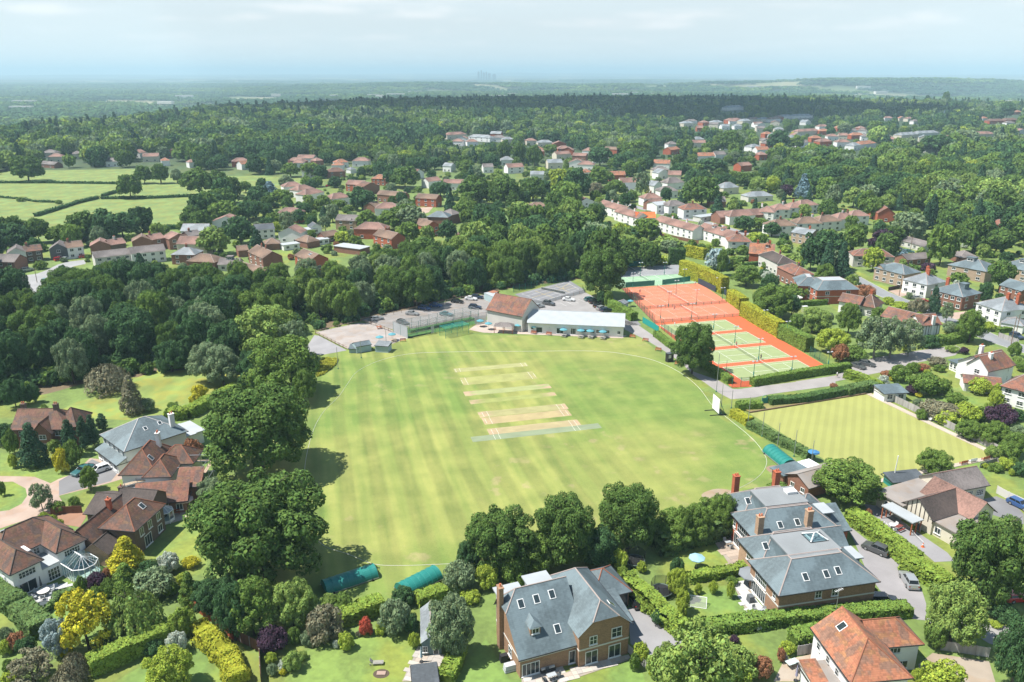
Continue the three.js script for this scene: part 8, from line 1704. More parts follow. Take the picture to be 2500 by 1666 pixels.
const link = { panel: 3, th: 0.02, pt: 0.09, post: MT.greenmetal, name: 'court_fence' };
fence('green wire fence on the left side of the clay courts', [[42,-295],[45.1,-265.9],[47,-250]], 2.7, mesh30, link);
fence('green wire fence on the left side of the green courts', [[48.1,-244.4],[51,-231.1],[53.3,-218.3]], 2.7, mesh30, link);
fence('green wire fence between the clay and the green courts', [[47,-250.3],[62.5,-254.7],[77.6,-258.6]], 1.1, mesh30, { ...link, name: 'court_fence' });
fence('low wire fence across the clay surface', [[45.6,-266.8],[59.4,-270.6],[77.1,-274.8]], 1.1, mesh30, link);
fence('green wire fence behind the nearest court and the clipped hedge', [[57.6,-193.8],[62.5,-194.6]], 2.7, mesh30, link);
fence('green wire fence right of the nearest green court', [[87,-219.1],[88,-214.3],[88.6,-210.4]], 2.7, mesh30, link);
fence('wire fence round the multi sport court', [[7.1,-274.7],[11.2,-273.6],[27.5,-289.1],[26.9,-295.8]], 1.2, mesh30, { ...link, post: MT.timber });
fence('dark green wire fence behind the multi sport court', [[0.5,-289.5],[11.9,-299.5],[22.9,-308.5]], 2.6, mesh30, link);
function screen(label, pts, h, m, name = 'windbreak') { const t = thing(name, label, name === 'banner' ? 'banner' : 'screen', pts[0][0], 0.1, pts[0][1]); for (let i = 0; i < pts.length - 1; i++) { const dx = pts[i + 1][0] - pts[i][0], dz = pts[i + 1][1] - pts[i][1], L = Math.hypot(dx, dz), p = mesh('cloth', new THREE.BoxGeometry(L, h, 0.04), m, t); p.position.set(pts[i][0] - pts[0][0] + dx / 2, h / 2, pts[i][1] - pts[0][1] + dz / 2); p.rotation.y = Math.atan2(-dz, dx); for (const s of [0, 1]) { const q = mesh('post', new THREE.CylinderGeometry(0.05, 0.05, h + 0.3, 6), MT.greenmetal, t); q.position.set(pts[i][0] - pts[0][0] + dx * s, h / 2, pts[i][1] - pts[0][1] + dz * s); } } return t; }
screen('left green windbreak at the far end of the clay courts', [[43.7,-296.7],[55.3,-299.8]], 2, teal70); screen('right green windbreak at the far end of the clay courts', [[58.5,-300.7],[70.6,-306.6]], 2, teal70);
screen('far green windbreak beyond the grey tennis court', [[47.5,-330.8],[57.3,-333.3]], 2.2, teal70); screen('teal screen beside the club path', [[43.1,-251],[46.6,-240.9]], 2, M(0.01, 0.3, 0.27, { rough: 0.8 }));
const banner = M(0.03, 0.05, 0.075, { rough: 0.7 });
screen('long dark banner on the tall golden hedge', [[72.9,-302.7],[76.6,-290]], 2.2, banner, 'banner'); screen('small dark banner between the golden hedges', [[79,-287],[79.6,-283.7]], 2, banner, 'banner'); screen('dark banner with pale badge near the clay court corner', [[79.2,-276.1],[80,-268.2]], 2, banner, 'banner');
// ---------------------------------------------------------------- posts and lights
const poleG = new THREE.CylinderGeometry(0.06, 0.09, 1, 8).translate(0, 0.5, 0), headG = new THREE.BoxGeometry(0.55, 0.16, 0.4), armG = new THREE.BoxGeometry(1.5, 0.08, 0.08), boxG = new THREE.BoxGeometry(0.22, 0.9, 0.22);
const fl = [[81.15,-244.36,6.31],
[84,-231.28,6.57],
[77.31,-289.99,5.56],
[67.23,-302.14,5.91],
[60.84,-285.43,5.63],
[55.02,-269.15,5.71],
[65.3,-271.54,5.85],
[76,-277.7,4.91],
[49.65,-254.7,4.74],
[60.22,-255.56,5.31],
[64.75,-243.57,5.14],
[67.95,-230.02,5.32],
[70.51,-214.11,6.72],
[65.55,-201.73,4.43],
[76.99,-205.03,4.59],
[89.04,-210.24,4.12],
[46.37,-296.37,5.81],
[51.99,-314.3,5.72],
[62.15,-316.69,5.29]];
const flWhere = ['beside the third tall hedge', 'beside the green tall hedge', 'at the end of the long golden hedge', 'at the far corner of the clay', 'in the middle of the far clay court', 'between the left clay courts', 'between the right clay courts', 'at the right edge of the clay', 'at the left of the nearest clay court', 'beside the nearest clay net', 'at the farthest green court', 'between the two far green courts', 'between the two near green courts', 'at the near left of the nearest green court', 'at the near right of the nearest green court', 'outside the near right corner of the courts', 'at the left windbreak', 'left of the grey court', 'in the middle of the grey court'];
fl.forEach(([x, z, h], i) => { const t = thing('floodlight', 'floodlight on a green pole ' + flWhere[i], 'floodlight', x, 0, z, courtYaw, 'tennis floodlights'), p = mesh('pole', poleG, MT.greenmetal, t); p.scale.y = h; const a = mesh('arm', armG, MT.steel, t); a.position.y = h - 0.05; for (const s of [-1, 1]) { const q = mesh('lamp_head', headG, MT.palegrey, t); q.position.set(s * 0.6, h + 0.05, 0.1); q.rotation.x = 0.35; } const b = mesh('control_box', boxG, MT.teal, t); b.position.y = 1; });
const tall = [[50.53,-177.13,7.61,'behind the sight screen'],
[53.94,-180.26,4.79,'right of the sight screen'],
[54.87,-169.28,7.63,'at the far end of the bowling green hedge'],
[56.69,-164.18,6.04,'second along the bowling green hedge'],
[58.32,-158.37,6.02,'third along the bowling green hedge'],
[60.6,-154.21,6.23,'fourth along the bowling green hedge'],
[63.28,-151.25,5.22,'beside the blue parasol'],
[52.82,-190.83,10.44,'at the bend of the club path'],
[59.07,-205.32,3.53,'outside the nearest green court'],
[-48.45,-207.71,6.46,'left of the blue sheds'],
[-43.62,-216.73,5.28,'in front of the large blue shed'],
[-37.42,-224.24,6.1,'in front of the small blue shed']];
for (const [x, z, h, w] of tall) { const t = thing('net_pole', 'tall thin steel net pole ' + w, 'pole', x, 0, z, 0, 'ball stop net poles'), p = mesh('shaft', poleG, MT.steel, t); p.scale.set(1, h, 1); const b = mesh('foot', new THREE.CylinderGeometry(0.16, 0.18, 0.3, 8), MT.greenmetal, t); b.position.y = 0.15; }
const utility = [[143.33,-284.62,8.65,'beside the pale forecourt'],
[151.86,-229.2,8.82,'by the road at the right edge'],
[186.69,-366.91,6.34,'in front of the long low bungalow'],
[-187.12,-304.56,5.75,'beside the close on the left'],
[158.92,-238.49,6.81,'in front of the white villa at the right edge']];
for (const [x, z, h, w] of utility) { const t = thing('utility_pole', 'brown wooden utility pole ' + w, 'pole', x, 0, z), p = mesh('shaft', poleG, MT.timber, t); p.scale.set(1.5, h, 1.5); const a = mesh('cross_arm', armG, MT.timber, t); a.position.y = h - 0.6; }
{ const t = thing('flagpole', 'white flagpole beside the bowling green', 'flagpole', ...((a) => [a[0], 0, a[1]])([76.66,-142.74])); const p = mesh('shaft', poleG, MT.frame, t); p.scale.set(1.4, 5.76, 1.4); const k = mesh('finial', new THREE.SphereGeometry(0.14, 10, 8), MT.frame, t); k.position.y = 5.76 + 0.1; t.rotation.z = -0.03; }
for (const [a, h, l] of [[[48.11,-99.26], 6, 'television aerial mast in front of the tan brick house']]) { const t = thing('aerial_mast', l, 'aerial', a[0], 0, a[1]), p = mesh('mast', poleG, MT.steel, t); p.scale.set(0.7, h, 0.7); const b = mesh('boom', new THREE.BoxGeometry(1.7, 0.05, 0.05), MT.frame, t); b.position.y = h; b.rotation.y = 0.5; for (let i = 0; i < 5; i++) { const e = mesh('element', new THREE.BoxGeometry(0.03, 0.03, 0.5), MT.frame, t); e.position.set(-0.6 + i * 0.3, h, 0.3 - i * 0.16); e.rotation.y = 0.5; } }
// ---------------------------------------------------------------- practice nets
{
  const A = [-32.34,-234.6], B = [-8.46,-251.72], C = [-37.71,-240.99], h = 3.6, t = thing('practice_nets', 'long grey cricket practice nets with green matting lanes', 'nets', A[0], 0, A[1]), u = [B[0] - A[0], B[1] - A[1]], v = [C[0] - A[0], C[1] - A[1]], P = (a, b, y) => V(u[0] * a + v[0] * b, y, u[1] * a + v[1] * b);
  const pg = new THREE.CylinderGeometry(0.06, 0.06, h, 6).translate(0, h / 2, 0), n = 9;
  for (let i = 0; i <= n; i++) for (const b of [0, 0.5, 1]) { const q = mesh('post', pg, MT.greenmetal, t); q.position.copy(P(i / n, b, 0)); }
  for (let i = 0; i <= n; i++) { const q = new MB().tube(P(i / n, 0, h), P(i / n, 1, h), 0.04, 0.04, 5); q.build('cross_bar', MT.steel, t); }
  for (const b of [0, 0.5, 1]) { new MB().tube(P(0, b, h), P(1, b, h), 0.04, 0.04, 5).build('top_bar', MT.steel, t); for (let i = 0; i < n; i++) new MB().quad(P(i / n, b, 0.02), P((i + 1) / n, b, 0.02), P((i + 1) / n, b, h), P(i / n, b, h)).build('net_panel', meshGrey, t); }
  for (let i = 0; i < n; i++) new MB().quad(P(i / n, 0, h), P((i + 1) / n, 0, h), P((i + 1) / n, 1, h), P(i / n, 1, h)).build('roof_net', M(0.35, 0.38, 0.38, { transparent: true, opacity: 0.1, rough: 1 }), t);
  new MB().quad(P(0, 0, 0.03), P(0, 1, 0.03), P(0, 1, h), P(0, 0, h)).build('end_panel', MT.palegrey, t); for (const [a, b] of [[0.84, 1], [0.28, 0.32]]) new MB().quad(P(a, -0.01, 0.2), P(b, -0.01, 0.2), P(b, -0.01, 2.6), P(a, -0.01, 2.6)).build('white_screen', M(0.6, 0.62, 0.62, { transparent: true, opacity: 0.75 }), t);
  const lane = M(0.1, 0.25, 0.06, { tx: 'grass' }), dark = M(0.03, 0.06, 0.05, { rough: 0.9 });
  for (const [b0, b1] of [[0.04, 0.46], [0.54, 0.96]]) new MB().poly([P(0.01, b0, 0.05), P(0.99, b0, 0.05), P(0.99, b1, 0.05), P(0.01, b1, 0.05)]).build('matting_lane', lane, t);
  new MB().quad(P(0.12, 0.5, 0.05), P(1, 0.5, 0.05), P(1, 0.5, 0.9), P(0.12, 0.5, 0.9)).build('wind_skirt', dark, t); new MB().quad(P(0, 0, 0.05), P(0.3, 0, 0.05), P(0.3, 0, 0.5), P(0, 0, 0.5)).build('wind_skirt', dark, t);
  paved.push([[A[0], A[1]], [B[0], B[1]], [B[0] + v[0], B[1] + v[1]], [C[0], C[1]]]);
  const D = [-20.62,-234.6], E = [-13.68,-239.49], tt = thing('batting_cage', 'bright teal mobile batting cage beside the practice nets', 'nets', D[0], 0, D[1], Math.atan2(-(E[1] - D[1]), E[0] - D[0])), L = Math.hypot(E[0] - D[0], E[1] - D[1]), hh = 3.2;
  for (const x of [0, L / 2, L]) for (const z of [0, -3.6]) new MB().tube(V(x, 0, z), V(x, hh, z), 0.06, 0.06, 6).build('post', MT.teal, tt);
  for (const z of [0, -3.6]) { new MB().quad(V(0, 0.05, z), V(L, 0.05, z), V(L, hh, z), V(0, hh, z)).build('net_panel', tealNet, tt); new MB().tube(V(0, hh, z), V(L, hh, z), 0.05, 0.05, 5).build('top_bar', MT.teal, tt); }
  new MB().quad(V(0, hh, 0), V(L, hh, 0), V(L, hh, -3.6), V(0, hh, -3.6)).build('roof_net', tealNet, tt); for (const x of [0, L / 2, L]) new MB().tube(V(x, hh, 0), V(x, hh, -3.6), 0.05, 0.05, 5).build('cross_bar', MT.teal, tt);
}
// ---------------------------------------------------------------- sight screen, scoreboard and rolling covers
{
  const a = [49.01,-179.4], b = [49.72,-175.64], L = Math.hypot(b[0] - a[0], b[1] - a[1]), t = thing('sight_screen', 'tall white sight screen on a green frame beside the boundary', 'screen', (a[0] + b[0]) / 2, 0, (a[1] + b[1]) / 2, Math.atan2(-(b[1] - a[1]), b[0] - a[0]));
  for (let i = 0; i < 6; i++) { const p = mesh('board', new THREE.BoxGeometry(L, 0.6, 0.08), MT.white, t); p.position.y = 0.8 + i * 0.615; }
  for (const s of [-1, 1]) { const k = mesh('skid', new THREE.BoxGeometry(0.2, 0.15, 4.2), MT.black, t); k.position.set(s * L * 0.4, 0.1, 0); new MB().tube(V(s * L * 0.4, 0.1, -1.8), V(s * L * 0.4, 4, -0.1), 0.07, 0.07, 6).build('strut', MT.greenmetal, t); const u = mesh('upright', new THREE.BoxGeometry(0.12, 4.4, 0.12), MT.greenmetal, t); u.position.set(s * L * 0.4, 2.2, -0.12); }
  const s = [44.99,-213.87], g = thing('scoreboard', 'black wooden scoreboard under the tree by the club path', 'scoreboard', s[0], 0, s[1], 0.5); new MB().box(0, 0, 0, 2, 2.5, 1.2).build('cabinet', MT.black, g); const w = mesh('white_panel', new THREE.BoxGeometry(0.9, 1, 0.06), MT.frame, g); w.position.set(-0.4, 1.7, 0.63); const r = mesh('cap', new THREE.BoxGeometry(2.2, 0.1, 1.4), MT.darkslate, g); r.position.y = 2.54;
  const cover = (p, q, wd, ht, label) => {
    const L2 = Math.hypot(q[0] - p[0], q[1] - p[1]), o = thing('pitch_cover', label, 'cover', (p[0] + q[0]) / 2, 0, (p[1] + q[1]) / 2, Math.atan2(-(q[1] - p[1]), q[0] - p[0]), 'wheeled pitch covers'), m = new MB(), n = 14, rr = rng(Math.round(p[0] * 9)), nx = 14, pt = (i, k) => { const th = (k / n) * Math.PI, sag = Math.abs(Math.sin((i / nx) * Math.PI * 6)) * 0.05 + 0.03 * hash(i, k, 3); return V(-L2 / 2 + (L2 * i) / nx, 0.28 + Math.sin(th) * (ht - sag), Math.cos(th) * wd / 2); };
    for (let i = 0; i < nx; i++) for (let k = 0; k < n; k++) m.quad(pt(i, k), pt(i + 1, k), pt(i + 1, k + 1), pt(i, k + 1));
    m.poly(Array.from({ length: n + 1 }, (_, k) => pt(0, k)).reverse()); m.poly(Array.from({ length: n + 1 }, (_, k) => pt(nx, k)));
    m.build('tarpaulin', M(0.012, 0.2, 0.17, { rough: 0.5, side: THREE.DoubleSide }), o);
    for (let i = 0; i <= 7; i++) { const c = new MB(); for (let k = 0; k < n; k++) { const f = (kk) => { const th = (kk / n) * Math.PI; return V(-L2 / 2 + (L2 * i) / 7, 0.28 + Math.sin(th) * (ht + 0.02), Math.cos(th) * (wd / 2 + 0.02)); }; c.tube(f(k), f(k + 1), 0.03, 0.03, 4); } c.build('hoop', M(0.02, 0.3, 0.26, { rough: 0.5 }), o); }
    for (const s2 of [-1, 1]) { const f = mesh('base_rail', new THREE.BoxGeometry(L2 + 0.2, 0.16, 0.14), MT.steel, o); f.position.set(0, 0.22, s2 * wd / 2); for (const e of [-1, 1]) { const w2 = mesh('wheel', new THREE.CylinderGeometry(0.2, 0.2, 0.12, 12).rotateX(Math.PI / 2), MT.rubber, o); w2.position.set(e * L2 * 0.38, 0.2, s2 * (wd / 2 + 0.15)); } }
  };
  cover([-29.9, -107.4], [-22.6, -111.9], 3.2, 1.5, 'dark green wheeled pitch cover in the shade of the oak'); cover([-17.6, -106.6], [-12.4, -111.4], 3.4, 1.5, 'bright teal ribbed pitch cover by the lime hedge'); cover([56.1, -156.6], [58, -149.2], 3.5, 1.5, 'teal pitch cover beside the bowling green hedge');
}
// ---------------------------------------------------------------- benches, tables, parasols, sheds
const bench = (p, yaw, m, label, group) => { const t = thing('bench', label, 'bench', p[0], 0.03, p[1], yaw, group); for (let i = 0; i < 3; i++) { const s = mesh('seat_slat', new THREE.BoxGeometry(1.8, 0.05, 0.14), m, t); s.position.set(0, 0.45, -0.18 + i * 0.17); } for (let i = 0; i < 3; i++) { const s = mesh('back_slat', new THREE.BoxGeometry(1.8, 0.12, 0.04), m, t); s.position.set(0, 0.6 + i * 0.16, -0.3); } for (const [i, j] of [[-1, -1], [1, -1], [-1, 1], [1, 1]]) { const l = mesh('leg', new THREE.BoxGeometry(0.09, j < 0 ? 0.95 : 0.6, 0.09), m, t); l.position.set(i * 0.82, j < 0 ? 0.47 : 0.3, j * 0.26 - 0.02); } };
[[[6.81,-239.25], 'first of the orange benches left of the clubhouse doors'], [[11.57,-238.02], 'second of the orange benches left of the clubhouse doors'], [[37.52,-235.34], 'orange bench at the right end of the clubhouse'], [[40.98,-231.77], 'orange bench on the bend of the club path'], [[43.37,-222.93], 'orange bench left of the black scoreboard'], [[46.8,-210.77], 'orange bench under the tree by the scoreboard']].forEach(([p, l], i) => bench(p, i > 2 ? -0.45 : -0.42, MT.benchred, i > 1 ? l : l, 'orange benches'));
bench([-33.46,-231.52], 0.2, MT.benchred, 'orange bench beside the parasols on the gravel yard', 'orange benches');
const dr = M(0.22, 0.05, 0.04, { tx: 'wood' }); bench([66.67,-182.6], 0.33, dr, 'left dark red bench behind the bowling green', 'dark red benches'); bench([71.78,-184.38], 0.33, dr, 'middle dark red bench behind the bowling green', 'dark red benches'); bench([84.72,-189.31], 0.33, dr, 'right dark red bench behind the bowling green', 'dark red benches');
bench([100.8,-152.55], Math.PI + 0.33, MT.benchred, 'red bench at the right near corner of the bowling green', 'benches by the bowling green'); bench([95.1,-150.64], Math.PI + 0.33, MT.benchred, 'red bench left of the white one by the bowling green', 'benches by the bowling green'); bench([97.53,-151.59], Math.PI + 0.33, MT.whiteplastic, 'white bench between two red ones by the bowling green', 'benches by the bowling green');
const chair = (p, yaw, m, label, group) => { const t = thing('garden_chair', label, 'chair', p[0], 0.05, p[1], yaw, group), s = mesh('seat', new THREE.BoxGeometry(0.55, 0.06, 0.5), m, t); s.position.y = 0.43; const b = mesh('backrest', new THREE.BoxGeometry(0.55, 0.5, 0.05), m, t); b.position.set(0, 0.7, -0.26); b.rotation.x = -0.15; for (const [i, j] of [[-1, -1], [1, -1], [-1, 1], [1, 1]]) { const l = mesh('leg', new THREE.BoxGeometry(0.05, 0.43, 0.05), m, t); l.position.set(i * 0.24, 0.21, j * 0.21); } for (const i of [-1, 1]) { const a = mesh('armrest', new THREE.BoxGeometry(0.06, 0.04, 0.46), m, t); a.position.set(i * 0.28, 0.63, 0); } };
[[[97.87,-176.06], 'white plastic chair farthest along the grey fence'], [[99.02,-172.65], 'white plastic chair second along the grey fence'], [[101.71,-165.73], 'white plastic chair nearest along the grey fence']].forEach(([p, l]) => chair(p, -1.1, MT.whiteplastic, l, 'white chairs by the bowling green'));
const picnic = (p, yaw, m, label, group) => { const t = thing('picnic_table', label, 'table', p[0], 0.03, p[1], yaw, group), a = mesh('tabletop', new THREE.BoxGeometry(1.7, 0.06, 0.75), m, t); a.position.y = 0.74; for (const s of [-1, 1]) { const b = mesh('bench_seat', new THREE.BoxGeometry(1.7, 0.05, 0.28), m, t); b.position.set(0, 0.44, s * 0.75); for (const e of [-1, 1]) new MB().tube(V(e * 0.6, 0, s * 0.8), V(e * 0.6, 0.72, s * 0.2), 0.045, 0.045, 4).build('leg', m, t); const r = mesh('cross_rail', new THREE.BoxGeometry(0.06, 0.08, 1.7), m, t); r.position.set(s * 0.6, 0.38, 0); } };
[[16.25,-236.18], [21.48,-234.98], [24.48,-234.62], [28.17,-233.78]].forEach((p, i) => picnic(p, -0.4, MT.greytimber, ['leftmost', 'second', 'third', 'rightmost'][i] + ' dark picnic table on the grass before the clubhouse', 'picnic tables before the clubhouse'));
picnic([-36.26,-231.52], 0.3, MT.palewood, 'picnic table under the parasol on the gravel yard'); picnic([-42.85,-244.82], 0.3, MT.benchred, 'wooden table by the rail fence of the car park'); picnic([-62.97,-131.01], 0.4, MT.redtimber, 'red picnic table on the terrace behind the dark brick house'); picnic([69.66,-125.22], 0.5, dr, 'dark red picnic table in the bowling club yard');
const parasolG = (r, h) => { const m = new MB(); for (let k = 0; k < 8; k++) { const a = (k / 8) * 6.2832, b = ((k + 1) / 8) * 6.2832; m.poly([V(Math.cos(b) * r, 0, Math.sin(b) * r), V(Math.cos(a) * r, 0, Math.sin(a) * r), V(0, h, 0)]); m.quad(V(Math.cos(a) * r, -0.12, Math.sin(a) * r), V(Math.cos(a) * r, 0, Math.sin(a) * r), V(Math.cos(b) * r, 0, Math.sin(b) * r), V(Math.cos(b) * r, -0.12, Math.sin(b) * r)); } return m.geo(); };
const pg1 = parasolG(1.25, 0.5);
const parasol = (p, m, label, group, s = 1, table = 1) => { const t = thing('parasol', label, 'parasol', p[0], 0.03, p[1], 0, group), c = mesh('canopy', pg1, m, t); c.position.y = 2.05; c.scale.setScalar(s); const q = mesh('pole', poleG, MT.frame, t); q.scale.set(0.5, 2.5, 0.5); const b = mesh('base', new THREE.CylinderGeometry(0.28, 0.3, 0.1, 10), MT.black, t); b.position.y = 0.05; };
const pwhere = ['leftmost on the gravel yard', 'beside the bench on the gravel yard', 'at the left corner of the red roofed hall', 'left of the gazebo', 'right of the gazebo', 'above the left orange bench', 'above the second orange bench', 'left of the clubhouse door', 'left of a pair before the clubhouse windows', 'right of a pair before the clubhouse windows', 'nearest the right end of the clubhouse', 'behind the pair before the clubhouse windows', 'behind the rightmost picnic table'];
[[-40.3,-229.89],[-36.92,-232.69],[-10.29,-246.77],[-7.56,-243.78],[2.03,-242],[7.05,-240.75],[11.88,-240.5],[16.13,-237.4],[21.49,-236.55],[24.35,-236.06],[28.23,-235.34],[23.76,-239.25],[28.7,-238.63]].forEach((p, i) => parasol(p, MT.umbrella, 'teal parasol ' + pwhere[i], 'teal parasols at the clubhouse'));
parasol([-61.6,-132.52], M(0.7, 0.5, 0.46), 'pale pink parasol on the terrace behind the dark brick house', null, 1.25); parasol([63.94,-152.27], M(0.05, 0.2, 0.4), 'blue parasol at the corner of the bowling green', null, 1); parasol([30.62,-113.43], M(0.3, 0.5, 0.56), 'round pale blue parasol on the lawn', null, 1.1); parasol([38.31,-109], M(0.2, 0.22, 0.24), 'large grey parasol on the white patio', null, 1.6); parasol([102.63,-275.45], M(0.7, 0.68, 0.62), 'cream parasol behind the large red brick house', null, 1.3); parasol([41.83,-270.58], MT.umbrella, 'teal parasol beside the blue summer house', null, 0.9);
const shed = (name, label, r, o) => house(name, label, [{ r, ov: 0.15, ...o }], { cat: 'shed', ridge: null, wall: o.wall, roof: o.roof });
shed('shed', 'large pale blue shed at the boundary edge', [-44.64,-223.34,4.67,3.6,0.549], { t: 'gx', h: 2.1, rise: 0.8, wall: 'shedblue', roof: 'slate' }); shed('shed', 'low lean-to annexe left of the large pale blue shed', [-46.65,-222.51,2.61,3,-0.000], { t: 'mono', h: 1.4, rise: 0.5, wall: 'shedblue', roof: 'slate' }); shed('shed', 'small pale blue shed right of the large one', [-38.12,-223.09,3.96,3.2,-0.197], { t: 'mono', h: 2.1, rise: 0.5, wall: 'shedblue', roof: 'paleslate' });
shed('summer_house', 'small blue summer house beside the clipped hedge', [38.48,-268.87,3.63,3,-0.591], { t: 'gz', h: 2, rise: 0.8, wall: 'shedblue', roof: 'paleslate' });
shed('garden_cabin', 'sage green garden cabin with long grey roof beside the sunny lawn', [-11.79,-96.32,2.73,7.5,0.119], { t: 'gz', h: 2.2, rise: 1.2, wall: 'sage', roof: 'paleslate', wins: [['F', -0.9, 0.6, 0.7, 1, 2, 2], ['F', 0.6, 0.1, 0.8, 1.8, 1, 2, 0, 'door']] });
shed('shed', 'dark flat roofed shed at the bottom edge beside the cream terrace', [-11.66,-86.64,3.22,3.6,0.177], { t: 'mono', h: 1.9, rise: 0.3, wall: 'darkwood', roof: 'darkslate' });
shed('container', 'blue grey storage container at the end of the car park', [-6.77,-277.96,6.33,4,-0.997], { t: 'flat', h: 2.4, wall: 'shedblue', roof: 'palegrey', ov: 0.02 }); shed('container', 'red storage container beside the blue grey one', [-6.77,-280.87,3.16,2.6,0.852], { t: 'flat', h: 2.5, wall: 'redtimber', roof: 'orangetile', ov: 0.02 });
{ const t = thing('gazebo', 'timber gazebo with grey hipped roof before the red roofed hall', 'gazebo', ...((r) => [r[0], 0.03, r[1], r[4]])([-2.55,-241.05,6.41,3.4,-0.139])), w = 6.2, d = 3.6, P = [V(-w / 2, 2.3, d / 2), V(w / 2, 2.3, d / 2), V(w / 2, 2.3, -d / 2), V(-w / 2, 2.3, -d / 2)], a = V(-w / 2 + 1.8, 3.3, 0), b = V(w / 2 - 1.8, 3.3, 0); new MB().poly([P[0], P[1], b, a]).poly([P[1], P[2], b]).poly([P[2], P[3], a, b]).poly([P[3], P[0], a]).build('roof', MT.greytile, t); for (const i of [-1, 0, 1]) for (const j of [-1, 1]) { const q = mesh('post', new THREE.BoxGeometry(0.16, 2.35, 0.16), MT.benchred, t); q.position.set(i * (w / 2 - 0.2), 1.17, j * (d / 2 - 0.2)); } }
// ---------------------------------------------------------------- garden things
{ const goal = (p, yaw, label) => { const t = thing('football_goal', label, 'goal', p[0], 0.02, p[1], yaw), m = new MB(), w = 1.8, h = 1.2; m.tube(V(-w, 0, 0), V(-w, h, 0), 0.06, 0.06, 6).tube(V(w, 0, 0), V(w, h, 0), 0.06, 0.06, 6).tube(V(-w, h, 0), V(w, h, 0), 0.06, 0.06, 6).tube(V(-w, h, 0), V(-w, 0, -1.2), 0.04, 0.04, 6).tube(V(w, h, 0), V(w, 0, -1.2), 0.04, 0.04, 6).tube(V(-w, 0.03, -1.2), V(w, 0.03, -1.2), 0.04, 0.04, 6); m.build('frame', MT.whiteplastic, t); new MB().quad(V(-w, h, 0), V(w, h, 0), V(w, 0, -1.2), V(-w, 0, -1.2)).build('net', M(0.7, 0.7, 0.7, { transparent: true, opacity: 0.25 }), t); }; goal([28.4,-104.41], 2.9, 'small white football goal on the lawn beside the tan brick house');
  const tramp = (p, label) => { const t = thing('trampoline', label, 'trampoline', p[0], 0, p[1]); const d = mesh('bed', new THREE.CylinderGeometry(1.5, 1.5, 0.04, 24), MT.black, t); d.position.y = 0.8; const r = mesh('rim', new THREE.TorusGeometry(1.65, 0.12, 6, 28).rotateX(Math.PI / 2), M(0.1, 0.14, 0.12), t); r.position.y = 0.8; for (let i = 0; i < 6; i++) { const a = i * 1.047, q = mesh('pole', new THREE.CylinderGeometry(0.04, 0.04, 2.5, 6), MT.black, t); q.position.set(Math.cos(a) * 1.75, 1.25, Math.sin(a) * 1.75); } const e = mesh('safety_net', new THREE.CylinderGeometry(1.7, 1.7, 1.6, 24, 1, true), M(0.03, 0.03, 0.03, { transparent: true, opacity: 0.45, side: THREE.DoubleSide }), t); e.position.y = 1.65; };
  tramp([20.53,-114.62], 'dark round trampoline behind the garage'); tramp([23.63,-106.43], 'dark round trampoline behind the yellow green hedge');
  const lp = [-18.9,-90.77], l = thing('sun_lounger', 'weathered wooden sun lounger on the sunny lawn', 'lounger', lp[0], 0.02, lp[1], 0.06); for (let i = 0; i < 9; i++) { const s = mesh('slat', new THREE.BoxGeometry(0.13, 0.04, 0.65), MT.greytimber, l); s.position.set(-0.35 + i * 0.16, 0.34, 0); } for (let i = 0; i < 4; i++) { const s = mesh('back_slat', new THREE.BoxGeometry(0.13, 0.04, 0.65), MT.greytimber, l); s.position.set(-0.52 - i * 0.1, 0.42 + i * 0.13, 0); s.rotation.z = -0.9; } for (const [i, j] of [[-1, -1], [1, -1], [-1, 1], [1, 1]]) { const q = mesh('leg', new THREE.BoxGeometry(0.07, 0.34, 0.07), MT.greytimber, l); q.position.set(i * 0.8, 0.17, j * 0.28); } for (const j of [-1, 1]) { const q = mesh('side_rail', new THREE.BoxGeometry(1.9, 0.08, 0.05), MT.greytimber, l); q.position.set(0, 0.3, j * 0.34); }
  const fp = [-17.93,-88.89], f = thing('stone_slab', 'pinkish stone slab on a bare patch of the sunny lawn', 'slab', fp[0], 0.02, fp[1]); const c = mesh('bare_soil', new THREE.CylinderGeometry(1.1, 1.15, 0.04, 18), MT.soil, f); c.scale.z = 0.8; const st = mesh('stone', new THREE.BoxGeometry(1.2, 0.12, 0.7), M(0.5, 0.36, 0.3, { tx: 'gravel' }), f); st.position.y = 0.08;
  const set = (p, yaw, n, r, m, tm, label, round = 1) => { const t = thing('garden_table', label + ' table', 'table', p[0], 0.08, p[1], yaw), a = mesh('tabletop', round ? new THREE.CylinderGeometry(r, r, 0.06, 24) : new THREE.BoxGeometry(r * 2.2, 0.06, r * 1.2), tm, t); a.position.y = 0.74; for (const [i, j] of [[-1, -1], [1, -1], [-1, 1], [1, 1]]) { const q = mesh('leg', new THREE.BoxGeometry(0.06, 0.72, 0.06), m, t); q.position.set(i * r * 0.55, 0.36, j * r * 0.4); } for (let k = 0; k < n; k++) { const an = yaw + (k / n) * 6.283; chair([p[0] + Math.sin(an) * (r + 0.45), p[1] + Math.cos(an) * (r + 0.45)], an + Math.PI, m, 'chair pulled up to the ' + label + ' table', 'chairs at the ' + label + ' table'); } };
  set([-73.84,-106.3], 0.4, 6, 0.9, MT.palegrey, MT.offwhite, 'round grey patio'); set([37.49,-101.07], 0.3, 6, 0.9, MT.steel, MT.lead, 'grey patio dining', 0); set([5.35,-87.8], 0.4, 4, 0.6, MT.darkslate, MT.palegrey, 'dark wicker patio', 0); set([68.71,-125.64], 0, 3, 0.6, MT.whiteplastic, MT.whiteplastic, 'white round bowling club'); set([38.81,-90.31], 0.4, 2, 0.8, MT.greytimber, M(0.5, 0.6, 0.58), 'pale green patio', 0); set([37.63,-120.06], 0.3, 2, 0.5, MT.palegrey, MT.lead, 'grey patio lounge', 0);
